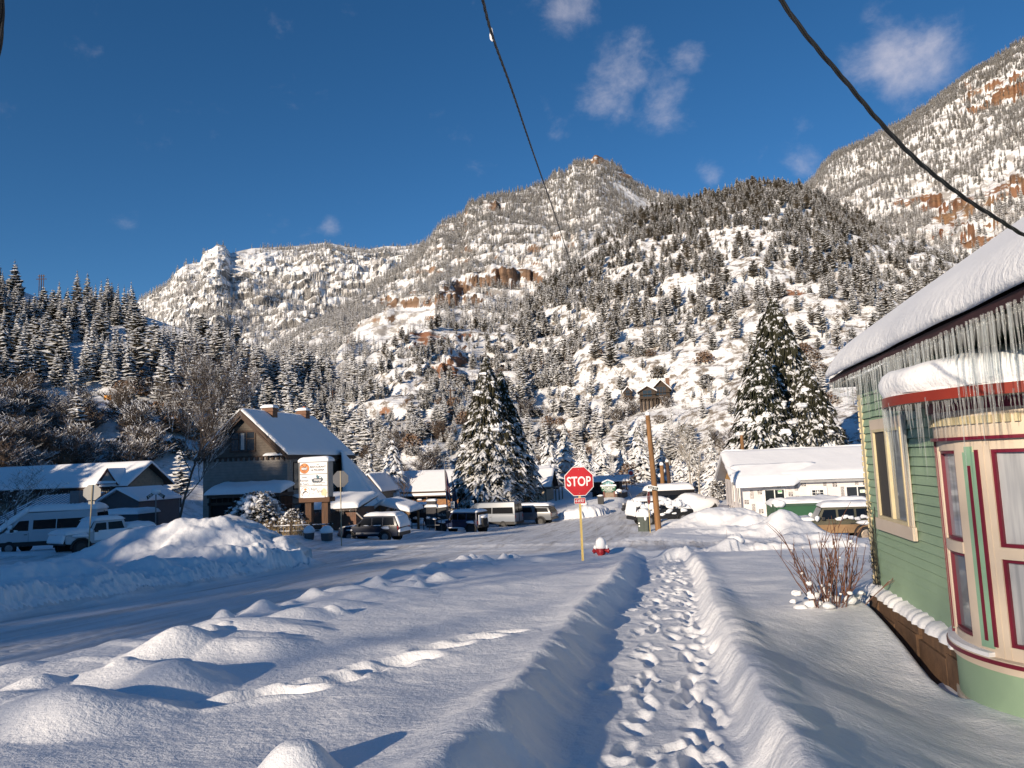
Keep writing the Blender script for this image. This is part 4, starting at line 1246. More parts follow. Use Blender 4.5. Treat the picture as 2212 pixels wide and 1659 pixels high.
# red-twig bush by the green house corner
def twig_bush():
    P = spot(1792, 1300, 9.6)
    rr = random.Random(17)
    t = empty('twig_bush', P, 0, 'leafless reddish twig bush with snow tufts at the corner of the green house', 'bush')
    mb = MB(); sb = MB()
    for i in range(46):
        a = rr.uniform(0, 6.28); sp = rr.uniform(.05, .8)
        L = rr.uniform(.6, 1.3) * (1.15 - .35 * sp)
        p = Vector((rr.gauss(0, .12), rr.gauss(0, .12), -.25)); v = Vector((math.cos(a) * sp, math.sin(a) * sp, 1)).normalized()
        pts, rad = [p], [.009]
        for k in range(6):
            v = (v + Vector((rr.uniform(-1, 1), rr.uniform(-1, 1), .3)) * .09).normalized()
            pts.append(pts[-1] + v * L / 6); rad.append(.009 * (1 - .12 * k) * .95)
            if k > 1 and rr.random() < .75:
                w = (v + Vector((rr.uniform(-1, 1), rr.uniform(-1, 1), .2)) * .6).normalized()
                q = pts[-1]; l2 = rr.uniform(.1, .4)
                mb.tube([q, q + w * l2 * .5 + Vector((0, 0, .02)), q + w * l2], [.0055, .004, .002], 4, False)
                if rr.random() < .14:
                    r_ = rr.uniform(.01, .028)
                    sb.blob(tuple(q + w * l2 * .5), r_ * 1.3, r_, r_ * .9, i, 7, 5, .3)
            if k in (2, 3, 4) and rr.random() < .05:
                r_ = rr.uniform(.015, .035)
                sb.blob(tuple(pts[-1]), r_ * 1.2, r_, r_, i + k, 7, 5, .3)
        rad[-1] = .002
        mb.tube(pts, rad, 5, False)
    for i in range(18):
        r_ = rr.uniform(.04, .08)
        sb.blob((rr.gauss(0, .22), rr.gauss(0, .2), rr.uniform(-.02, .18)), r_ * 1.2, r_, r_ * .7, i, 8, 6, .3)
    mb.build('twigs', TWIG_RED, t, flip=False)
    sb.build('snow_clumps', SNOW, t, 'all')
twig_bush()

# ================================================================== BUILDINGS
def wood(name, c, c2, st=(1, 1, 8)):
    return mat(name, c, .8, c2, 3, .3, 25, stretch=st)
def board_mat(name, c, c2, pitch, axis='Z', amt=.6, rough=.7):
    """painted boards laid in courses: a saw-tooth bump along one axis"""
    if name in MATS: return MATS[name]
    m, nt, b = newmat(name)
    tc = nn(nt, 'ShaderNodeTexCoord')
    nz = nn(nt, 'ShaderNodeTexNoise', Scale=2.5, Detail=5.0)
    lk(nt, tc, 'Object', nz, 'Vector')
    rp = ramp(nt, [(.3, c), (.7, c2)])
    lk(nt, nz, 'Fac', rp, 'Fac')
    wv = nn(nt, 'ShaderNodeTexWave', wave_type='BANDS', bands_direction=axis)
    wv.wave_profile = 'SAW'
    wv.inputs['Scale'].default_value = 0.314 / pitch
    lk(nt, tc, 'Object', wv, 'Vector')
    bp = nn(nt, 'ShaderNodeBump', Strength=amt, Distance=.05)
    lk(nt, wv, 'Fac', bp, 'Height')
    lk(nt, bp, 'Normal', b, 'Normal')
    gr = ramp(nt, [(0.0, 0.55), (0.1, 1.0)])
    lk(nt, wv, 'Fac', gr, 'Fac')
    mx = nn(nt, 'ShaderNodeMix', data_type='RGBA', blend_type='MULTIPLY')
    mx.inputs[0].default_value = 1.0
    lk(nt, rp, 'Color', mx, 6); lk(nt, gr, 'Color', mx, 7)
    lk(nt, mx, 2, b, 'Base Color')
    b.inputs['Roughness'].default_value = rough
    return m
BROWN = wood('brown_trim', (0.085, 0.055, 0.04), (0.05, 0.033, 0.025))
DKWOOD = wood('dark_wood', (0.06, 0.042, 0.03), (0.035, 0.025, 0.018))
SHINGLE = board_mat('brown_shingles', (0.125, 0.10, 0.078), (0.085, 0.068, 0.054), .2, 'Z', .8)
GREYSIDE = board_mat('grey_siding', (0.27, 0.245, 0.22), (0.21, 0.19, 0.17), .22, 'Z', .6)
LOGSIDE = board_mat('log_siding', (0.50, 0.42, 0.31), (0.42, 0.34, 0.24), .22, 'Z', .8)
TANWALL = board_mat('tan_wall', (0.27, 0.22, 0.155), (0.2, 0.16, 0.115), .3, 'Z', .3)
ORANGEWOOD = board_mat('orange_boards', (0.34, 0.165, 0.06), (0.2, 0.09, 0.035), .16, 'X', .6)
BRICK = mat('brick', (0.20, 0.11, 0.075), .9, (0.16, 0.085, 0.05), 9, .5, 30)
GLASS = glass_mat('window_glass')
GLASS_PALE = glass_mat('curtained_glass', (0.16, 0.15, 0.13), .08)
DARKIN = mat('dark_interior', (0.015, 0.013, 0.012), .9)
WHITE = mat('white_paint', (0.78, 0.77, 0.74), .5, (0.7, 0.69, 0.66), 4)
GREYMET = mat('grey_metal', (0.24, 0.24, 0.245), .45, (0.18, 0.18, 0.18), 6, metal=.4)
ROOFDK = mat('dark_roof', (0.05, 0.042, 0.038), .8)

def ice_mat():
    m = bpy.data.materials.new('ice'); m.use_nodes = True
    nt = m.node_tree; b = nt.nodes['Principled BSDF']; out = nt.nodes['Material Output']
    b.inputs['Base Color'].default_value = (0.70, 0.72, 0.73, 1)
    b.inputs['Roughness'].default_value = .12
    b.inputs['Specular IOR Level'].default_value = .9
    tr = nn(nt, 'ShaderNodeBsdfTransparent'); tr.inputs['Color'].default_value = (.93, .95, .96, 1)
    lw = nn(nt, 'ShaderNodeLayerWeight'); lw.inputs['Blend'].default_value = .42
    rp = ramp(nt, [(0.0, .10), (1.0, .68)])
    lk(nt, lw, 'Facing', rp, 'Fac')
    nz = nn(nt, 'ShaderNodeTexNoise', Scale=45.0, Detail=2.0)
    bp = nn(nt, 'ShaderNodeBump', Strength=.6, Distance=.01)
    lk(nt, nz, 'Fac', bp, 'Height'); lk(nt, bp, 'Normal', b, 'Normal')
    mx = nn(nt, 'ShaderNodeMixShader')
    lk(nt, rp, 'Color', mx, 'Fac'); nt.links.new(tr.outputs[0], mx.inputs[1]); nt.links.new(b.outputs[0], mx.inputs[2])
    nt.links.new(mx.outputs[0], out.inputs['Surface'])
    return m
ICE = ice_mat()

def icicle_mb(path, n, lmin, lmax, r, seed, prof=None, jit=.02):
    """row of icicles hanging along a path (list of points)"""
    rr = random.Random(seed)
    mb = MB()
    pts = [Vector(p) for p in path]
    seg = [(pts[i + 1] - pts[i]).length for i in range(len(pts) - 1)]
    tot = sum(seg)
    for k in range(n):
        s_ = tot * (k + rr.uniform(-.4, .4) + .5) / n
        i = 0; u = s_
        while i < len(seg) - 1 and u > seg[i]: u -= seg[i]; i += 1
        p = pts[i].lerp(pts[i + 1], min(1, max(0, u / seg[i])))
        L = lmin + (lmax - lmin) * rr.random() ** 2.0
        if prof: L *= prof(s_ / tot, rr)
        p = p + Vector((rr.uniform(-jit, jit), rr.uniform(-jit, jit), 0.02))
        r0 = r * rr.uniform(.6, 1.2) * (0.6 + .5 * L / lmax)
        q = []
        ra = []
        for j in range(6):
            t = j / 5
            q.append(p + Vector((rr.uniform(-1, 1) * .004, rr.uniform(-1, 1) * .004, -L * t)))
            ra.append(r0 * (1 - t) ** .75 * rr.uniform(.8, 1.15) + .001)
        mb.tube(q, ra, 6, True)
    return mb

def win(parent, x0, x1, z0, z1, y, fm, gm, axis='-y', fw=.09, mull=1, hm=0, depth=.06, name='window'):
    """window set on a wall: frame mesh with its pane as a child; axis is the way it looks"""
    f = MB(); g = MB()
    def bx(mb, a0, a1, c0, c1, o0, o1):
        if axis == '-y': mb.box(a0, a1, y - o1, y - o0, c0, c1)
        elif axis == '+x': mb.box(y + o0, y + o1, a0, a1, c0, c1)
        elif axis == '-x': mb.box(y - o1, y - o0, a0, a1, c0, c1)
    bx(f, x0 - fw, x1 + fw, z1, z1 + fw * 1.2, .003, depth)
    bx(f, x0 - fw, x1 + fw, z0 - fw * 1.2, z0, .003, depth + .02)
    bx(f, x0 - fw, x0, z0, z1, .003, depth); bx(f, x1, x1 + fw, z0, z1, .003, depth)
    for k in range(mull):
        c = x0 + (x1 - x0) * (k + 1) / (mull + 1)
        bx(f, c - fw * .35, c + fw * .35, z0, z1, .003, depth * .8)
    for k in range(hm):
        c = z0 + (z1 - z0) * (k + 1) / (hm + 1)
        bx(f, x0, x1, c - fw * .25, c + fw * .25, .003, depth * .7)
    bx(g, x0 - .01, x1 + .01, z0 - .01, z1 + .01, .002, depth * .4)
    fo = f.build(name, fm, parent)
    g.build('pane', gm, fo)
    return fo

# ---------------------------------------------------------------- the shingled house on the far corner
def shingled_house():
    zb = -4.6
    W, D = 7.4, 11.2
    t = empty('shingled_house', (-36.6, 53.3, zb), 0, 'grey and brown shingled gable house with snowy roof behind the lit sign', 'house')
    E, RZ = 7.75, 11.1          # wall top and ridge above the base
    mid = W / 2
    b = MB(); b.box(0, W, 0, D, -1, E - .25)
    b.build('wall', GREYSIDE, t)
    g = MB(); g.prism([(-.03, E - .25), (W + .03, E - .25), (W + .03, E), (mid, RZ - .25), (-.03, E)], -.06, D + .03)
    g.build('gable_wall', SHINGLE, t)
    d = MB()
    for i in range(16): d.box(.1 + i * .46, .1 + i * .46 + .2, -.12, -.061, E - .5, E - .25)
    d.box(-.05, W + .05, -.1, -.062, E - .25, E - .17)
    d.build('dentil_band', BROWN, t)
    ov, fo = .4, .6
    sl = (RZ - E) / mid
    r = MB()
    th = .16
    for sgn in (-1, 1):
        xe = mid + sgn * (mid + ov); ze = E - ov * sl
        poly = [(mid, RZ), (xe, ze), (xe, ze + th), (mid, RZ + th * 1.3)]
        r.prism(poly if sgn > 0 else poly[::-1], -fo, D + fo)
    ro = r.build('roof', ROOFDK, t)
    bb = MB()
    for sgn in (-1, 1):
        xe = mid + sgn * (mid + ov); ze = E - ov * sl
        bb.prism([(mid, RZ + .1), (xe, ze + .08), (xe, ze - .22), (mid, RZ - .28)], -fo - .05, -fo - .004)
        bb.prism([(mid, RZ - .3), (xe - sgn * .35, ze - .12), (xe - sgn * .35, ze - .3), (mid, RZ - .5)], -fo + .1, -fo + .2)
    bb.box(W + .42, W + .47, -fo, D + fo, E - .55, E - .3)
    bb.build('bargeboard', BROWN, t)
    s = MB()
    for sgn in (1, -1):
        xe = mid + sgn * (mid + ov + .03); ze = E - ov * sl + th
        s.sheet((xe, -fo - .05, ze), (xe, D + fo, ze), (mid - sgn * .02, D + fo, RZ + th * 1.3), (mid - sgn * .02, -fo - .05, RZ + th * 1.3), .26, 22, 12, .3, .10, 3 + sgn, .3, scal=.03)
    s.build('roof_snow', SNOW_ROOF, ro, 'all')
    for (cx, cy, w, dz) in ((mid + .3, 3.3, 1.0, .55), (mid + .1, 9.6, .9, .7)):
        c = MB(); c.box(cx - w / 2, cx + w / 2, cy - .4, cy + .4, RZ - 1.2, RZ + dz)
        c.box(cx - w / 2 - .08, cx + w / 2 + .08, cy - .48, cy + .48, RZ + dz - .32, RZ + dz - .14)
        ch = c.build('chimney', BRICK, ro)
        s2 = MB(); s2.sheet((cx - w / 2 - .1, cy - .5, RZ + dz + .004), (cx + w / 2 + .1, cy - .5, RZ + dz + .004), (cx + w / 2 + .1, cy + .5, RZ + dz + .004), (cx - w / 2 - .1, cy + .5, RZ + dz + .004), .26, 6, 6, .2, .1, 5, .3)
        s2.build('snow_cap', SNOW, ch, 'all')
        if cy > 5:
            p = MB(); p.cyl(cx + .1, cy, RZ + dz + .1, RZ + dz + .42, .12)
            p.build('clay_pot', mat('clay', (.45, .14, .07), .8), ch)
    ic = icicle_mb([(W + .47, -fo, E - .5), (W + .47, D + fo, E - .5)], 85, .12, .7, .022, 4, lambda u, q: 2.0 if u < .03 or u > .98 else 1)
    ic.build('icicles', ICE, t, True)
    fw = win(t, 2.55, 4.6, E + .32, E + 1.75, -.06, BROWN, GLASS, mull=2, hm=0, fw=.12)
    cu = MB(); cu.box(3.42, 3.72, -.095, -.088, E + .38, E + 1.68); cu.build('curtain', mat('curtain', (.5, .5, .48), .9), fw)
    hb = MB(); hb.box(2.45, 3.2, -.14, -.1, E + 1.2, E + 1.27); hb.box(3.95, 4.7, -.14, -.1, E + 1.2, E + 1.27); hb.build('transom', BROWN, fw)
    pe = MB(); pe.sheet((W - 1.8, -.55, E - .2), (W + .2, -.55, E - .2), (W + .2, -.06, E - .05), (W - 1.8, -.06, E - .05), .14, 8, 4, .15, .1, 9, .4)
    pe.build('ledge_snow', SNOW, t, 'all')
    # side wall windows, flower box
    win(t, 1.0, 3.4, 4.9, 6.9, W, BROWN, GLASS_PALE, '+x', mull=1)
    win(t, 1.0, 2.6, 1.9, 3.6, W, BROWN, GLASS, '+x', mull=0, hm=1)
    win(t, 7.2, 8.7, 2.3, 4.3, W, BROWN, GLASS_PALE, '+x', mull=1)
    win(t, 7.4, 9.3, 5.4, 6.9, W, BROWN, GLASS_PALE, '+x', mull=1)
    fb = MB(); fb.box(W + .01, W + .35, 7.0, 9.8, 4.6, 4.85); fx = fb.build('flower_box', DKWOOD, t)
    sb = MB()
    for i in range(12): sb.blob((W + .25, 7.1 + i * .24, 5.02 + .05 * (i % 3)), .2, .2, .22, i, 8, 6, .3)
    sb.build('snow_clumps', SNOW, fx, 'all')
    tw = MB(); q = random.Random(4)
    for i in range(60):
        y = q.uniform(7, 9.8); tw.tube([(W + .3, y, 4.9), (W + .42 + q.uniform(0, .2), y + q.uniform(-.2, .2), 4.75), (W + .45 + q.uniform(0, .2), y + q.uniform(-.3, .3), 4.3 + q.uniform(0, .5))], .012, 3, False)
    tw.build('dry_stems', TWIG, fx, flip=False)
    # awning window ledge near the corner
    aw = MB(); aw.sheet((W, .8, 4.3), (W + .55, .8, 4.1), (W + .55, 3.6, 4.1), (W, 3.6, 4.3), .2, 5, 8, .15, .1, 2, .4); aw.build('ledge_snow', SNOW, t, 'all')
    # porch
    px0, px1 = 1.9, 8.0
    p = MB(); p.box(px0, px1, -2.3, -.13, 4.45, 4.7); pr = p.build('porch_roof', BROWN, t)
    s3 = MB(); s3.sheet((px0 - .1, -2.45, 4.7), (px1 + .15, -2.45, 4.7), (px1 + .1, -.13, 5.25), (px0 - .1, -.13, 5.25), .5, 16, 8, .55, .12, 8, .15, scal=.05)
    s3.build('porch_snow', SNOW, pr, 'all')
    po = MB()
    for x in (px0 + .1, 4.0, 6.0, px1 - .2): po.box(x, x + .16, -2.2, -2.04, -.6, 4.45)
    po.box(px0, px1, -2.2, -2.1, 3.9, 4.1); po.box(px0, px1, -2.2, -2.1, 1.3, 1.42)
    for i in range(12): po.box(px0 + .2 + i * .5, px0 + .26 + i * .5, -2.16, -2.12, 4.1, 4.45)
    po.build('porch_post', DKWOOD, t)
    dk = MB(); dk.box(px0 + .1, px1 - .1, -1.9, -.14, -.6, 4.4); dk.build('porch_dark_fill', DARKIN, t)  # near-black box fills the porch, its shade put into the colour
    lt = MB()
    for i in range(9):
        lt.box(px1 - .05, px1 - .01, -2.0 + i * .2, -1.95 + i * .2, .3, 4.4); lt.box(px1 - .04, px1 + .02, -2.0, -.2, .4 + i * .42, .46 + i * .42)
    lt.build('lattice', mat('rust_lattice', (.2, .08, .04), .8), t)
shingled_house()

def lean_to():
    t = empty('lean_to_roof', (-28.6, 62.5, -5.0), 0, 'steep smooth white snow-covered lean-to roof against the end of the shingled house', 'shed')
    a = Vector((-28.6, 62.5, -5.0))
    P = [at(737, 972, 66), at(742, 1098, 62.5), at(828, 1098, 65), at(745, 985, 80), at(838, 1090, 80)]
    P = [p - a for p in P]
    m_ = MB()
    low = [Vector((p.x, p.y, -1.0)) for p in P]
    q = [P[0], P[1], P[2], P[4], P[3]]
    lo = [Vector((p.x, p.y, -1.0)) for p in (P[1], P[2], P[4], P[3])]
    vs = [p + Vector((.0, .25, -.2)) for p in q] + lo
    m_.add(vs, [(0, 1, 2), (0, 2, 3, 4), (1, 5, 6, 2), (2, 6, 7, 3), (3, 7, 8, 4), (4, 8, 5, 1, 0), (5, 8, 7, 6)])
    m_.build('wall', mat('shed_wall', (.2, .15, .12), .8), t)
    n = 12
    vs, fs = [], []
    tp, bl, brr = P[0], P[1], P[2]
    for i in range(n + 1):
        for j in range(n + 1):
            u, v = i / n, j / n
            p = tp.lerp(bl.lerp(brr, v), u)
            e = min(1, 4 * u, 6 * (1 - u) + .1) * min(1, 5 * v + .25, 5 * (1 - v) + .25)
            vs.append(p + Vector((.12 * e, -.42 * e, .12 * e)) + Vector((0, .03 * math.sin(9 * v + 5 * u), 0)))
    for i in range(n):
        for j in range(n):
            k = i * (n + 1) + j; fs.append((k, k + n + 1, k + n + 2, k + 1))
    s = MB(); s.add(vs, fs)
    s.sheet(P[2] + Vector((.2, -.2, -.1)), P[4] + Vector((.2, 0, 0)), P[3], P[0] + Vector((0, -.2, -.15)), .4, 8, 12, .5, .05, 3, .25)
    s.build('roof_snow', SNOW_ROOF, t, 'all', flip=False)
lean_to()

def low_shed():
    a = spot(735, 1150, 54)
    t = empty('shed', a, 0, 'low brown board shed with thick snow roof behind the grey back of a stop sign', 'shed')
    k = 54 / F
    w0, w1 = (664 - 735) * k, (772 - 735) * k
    h = at(735, 1096, 54).z - a.z
    b = MB(); b.box(w0 + .3, w1, 0, 3.5, -.8, h - .15); b.build('wall', board_mat('brown_boards', (.16, .075, .045), (.1, .05, .03), .16, 'X', .7), t)
    r = MB(); r.prism([(-.5, h - .25), (3.5, h + .55), (3.5, h + .67), (-.5, h - .13)], w0, w1 + .3, 'x'); ro = r.build('roof', BROWN, t)
    s = MB(); s.sheet((w0 - .1, -.6, h - .13), (w1 + .4, -.6, h - .05), (w1 + .4, 3.5, h + .68), (w0 - .1, 3.5, h + .68), .42, 14, 8, .4, .1, 5, .2, scal=.05); s.build('roof_snow', SNOW, ro, 'all')
    icicle_mb([(w0, -.55, h - .2), (w1 + .3, -.55, h - .15)], 60, .08, .6, .02, 6).build('icicles', ICE, t, True)
    ra = MB()
    for q in (0, 1):
        ra.tube([(w1 + .2 + q * .8, -.4, h * .75), (w1 + 1.6 + q * .8, -.7, .1)], .05, 6)
    ra.build('stair_rail', mat('snowy_rail', (.3, .25, .2), .8, snow=.5), t)
low_shed()

# ---------------------------------------------------------------- long motel at the far left
def gable_box(t, L, D, e, rz, wallm, ov=.5, snow=.35, x0=0.0, name='', seed=0, zb=-1.0, thick=.14):
    """walls with a ridge along x and a snow-laden roof"""
    mid = D / 2
    b = MB(); b.prism([(0, zb), (D, zb), (D, e), (mid, rz - .1), (0, e)], x0, x0 + L, 'x'); b.build('wall', wallm, t)
    r = MB(); sl = (rz - e) / mid
    for sg in (-1, 1):
        ye = mid + sg * (mid + ov); ze = e - ov * sl
        r.prism([(mid, rz), (ye, ze), (ye, ze + thick), (mid, rz + thick)], x0 - ov, x0 + L + ov, 'x')
    ro = r.build('roof', BROWN, t)
    s = MB()
    for sg in (-1, 1):
        ye = mid + sg * (mid + ov + .04); ze = e - ov * sl + thick
        s.sheet((x0 - ov - .05, ye, ze), (x0 + L + ov + .05, ye, ze), (x0 + L + ov + .05, mid - sg * .03, rz + thick), (x0 - ov - .05, mid - sg * .03, rz + thick), snow, 26, 8, .35, .06, seed + sg, .25, scal=.03)
    s.build('roof_snow', SNOW_ROOF, ro, 'all')
    return ro

def left_motel():
    d = 92
    a = at(272, 1075, d)
    L = 46.0
    zb = -5.6
    t = empty('motel', (a.x - L, a.y, zb), 0, 'long two-storey tan motel with snowy roof and small gable dormer at the far left', 'motel')
    e = at(150, 1047, d).z - zb; rz = at(150, 1009, d + 4).z - zb
    fl = at(150, 1078, d).z - zb
    ro = gable_box(t, L, 7.0, e, rz, TANWALL, .9, .45, seed=3)
    b = MB(); b.box(-.5, L + .5, -.75, -.55, e - .75, e - .5); b.box(-.5, L + .5, -1.5, -.05, fl - .25, fl); b.build('eave_beam', BROWN, t)
    pm = MB()
    for i in range(13): pm.box(.5 + i * 3.7, .68 + i * 3.7, -1.4, -1.22, -.6, e - .4)
    pm.build('gallery_post', BROWN, t)
    rl = MB(); rl.box(-.5, L + .5, -1.45, -1.38, fl + .85, fl + .95)
    for i in range(150): rl.box(-.4 + i * .31, -.34 + i * .31, -1.44, -1.40, fl, fl + .85)
    rl.build('gallery_rail', DKWOOD, t)
    x = .8
    k = 0
    while x < L - 2:
        if k % 3 == 0: win(t, x, x + 1.7, fl + .75, fl + 1.95, 0, WHITE, GLASS_PALE if k % 2 else GLASS, mull=1, fw=.06); x += 2.5
        elif k % 3 == 1:
            dd = MB(); dd.box(x, x + .95, -.05, -.004, fl, fl + 2.05); dd.build('door', DKWOOD, t); x += 1.35
        else:
            dd = MB(); dd.box(x, x + .95, -.05, -.004, fl, fl + 2.05); dd.build('door', mat('green_door', (.05, .07, .05), .6), t); x += 2.0
        k += 1
    # gable dormer
    gx = L + (240 - 272) / F * d
    w = 1.35
    g = MB(); g.prism([(gx - w, e - .1), (gx + w, e - .1), (gx, e + 1.55)], -1.0, 3.4); go = g.build('dormer', mat('dormer_cladding', (.3, .28, .25), .7), t)
    tr = MB()
    for sg in (-1, 1): tr.prism([(gx, e + 1.85), (gx + sg * (w + .35), e - .3), (gx + sg * (w + .1), e - .3), (gx, e + 1.5)], -1.12, -1.004)
    tr.build('dormer_trim', mat('rust_trim', (.14, .06, .04), .8), go)
    s = MB()
    for sg in (-1, 1): s.sheet((gx + sg * (w + .3), -1.1, e - .2), (gx, -1.1, e + 1.75), (gx, 3.2, e + 1.75), (gx + sg * (w + .3), 1.0, e + .1), .2, 6, 6, .2, .05, 5, .3)
    s.sheet((gx - w, -1.25, e - .05), (gx + w, -1.25, e - .05), (gx + w, -1.0, e + .1), (gx - w, -1.0, e + .1), .25, 8, 3, .12, .2, 6, .3)
    s.build('dormer_snow', SNOW, go, 'all')
left_motel()

def blue_roof():
    q = [at(-60, 1150, 60), at(150, 1107, 66), at(226, 1066, 76), at(92, 1074, 74)]
    a = Vector((q[1].x, q[1].y, -5.0))
    t = empty('workshop', a, 0, 'building with dark blue standing-seam metal roof streaked with snow, behind the white van', 'building')
    P = [p - a for p in q]
    m_ = MB()
    m_.add(P + [Vector((p.x, p.y, -.5)) for p in P], [(0, 1, 2, 3), (0, 4, 5, 1), (1, 5, 6, 2), (2, 6, 7, 3), (3, 7, 4, 0), (4, 7, 6, 5)])
    m_.build('wall', mat('workshop_wall', (.09, .09, .1), .7), t)
    up = Vector((0, 0, 1))
    rb = MB(); n = 15
    P[0] = P[0] + Vector((0, 0, -.0))
    rb.add([p + up * .03 for p in P] + [p + up * .09 for p in P], [(0, 3, 2, 1), (4, 5, 6, 7), (0, 1, 5, 4), (1, 2, 6, 5), (2, 3, 7, 6), (3, 0, 4, 7)])
    for i in range(n + 1):
        v = i / n
        x, y = P[0].lerp(P[1], v) + up * .1, P[3].lerp(P[2], v) + up * .1
        rb.tube([x, y], .11, 4)
    ro = rb.build('roof', mat('blue_metal', (.02, .03, .06), .4, metal=.2), t)
    s = MB()
    for i in range(n):
        v0, v1 = (i + .2) / n, (i + .84) / n
        A, B, C_, D_ = P[0].lerp(P[1], v0), P[0].lerp(P[1], v1), P[3].lerp(P[2], v1), P[3].lerp(P[2], v0)
        s.sheet(A.lerp(D_, .04 + .03 * (i % 3)) + up * .092, B.lerp(C_, .04 + .03 * ((i + 1) % 3)) + up * .092, C_ + up * .092, D_ + up * .092, .13, 3, 10, .12, .1, i, .2)
    s.build('roof_snow', SNOW, ro, 'all')
    v = MB(); c = P[0].lerp(P[1], .86).lerp(P[3].lerp(P[2], .86), .42)
    v.box(c.x - .5, c.x + .5, c.y - .1, c.y + .9, c.z + .15, c.z + 1.35); v.build('roof_vent', GREYMET, t, bevel=.04)
blue_roof()

def grey_shed():
    d = 70
    a = spot(254, 1108, d)
    t = empty('shed', (a.x, a.y, a.z), 0, 'plain grey gable shed with snowy roof between the blue roof and the bare tree', 'shed')
    k = d / F
    x0, x1 = (210 - 254) * k, (306 - 254) * k
    e = at(254, 1082, d).z - a.z; rz = at(254, 1060, d).z - a.z
    b = MB(); b.prism([(x0, -1), (x1, -1), (x1, e), (.1, rz), (x0, e)], 0, 6); b.build('wall', mat('grey_stucco', (.12, .11, .115), .8, (.10, .092, .095), 2), t)
    s = MB()
    for xe in (x0 - .3, x1 + .3):
        s.sheet((xe, -.35, e - .12), (xe, 6, e - .12), (.1, 6, rz + .1), (.1, -.35, rz + .1), .3, 8, 6, .25, .05, 3, .3)
    s.build('roof_snow', SNOW, t, 'all')
    d2 = 58
    a = spot(256, 1140, d2); k = d2 / F
    t = empty('storage_trailer', a, 0, 'low dark grey trailer under deep snow behind the white pickup', 'trailer')
    h = at(256, 1112, d2).z - a.z
    x0, x1 = (205 - 256) * k, (304 - 256) * k
    b = MB(); b.box(x0, x1, 0, 2.4, .25, h); b.build('body', mat('dark_teal', (.05, .065, .075), .6), t, bevel=.05)
    w = MB()
    for q in (-.6, .6): w.lathe([(.05, -.1), (.36, -.1), (.36, .1), (.05, .1)], 14, (q, .2, .36), 'y')
    w.build('wheel', mat('rubber', (.015, .015, .015), .85), t)
    s = MB(); s.sheet((x0 - .1, -.15, h), (x1 + .1, -.15, h), (x1 + .1, 2.5, h), (x0 - .1, 2.5, h), .42, 10, 6, .35, .1, 2, .2); s.build('roof_snow', SNOW, t, 'all')
grey_shed()

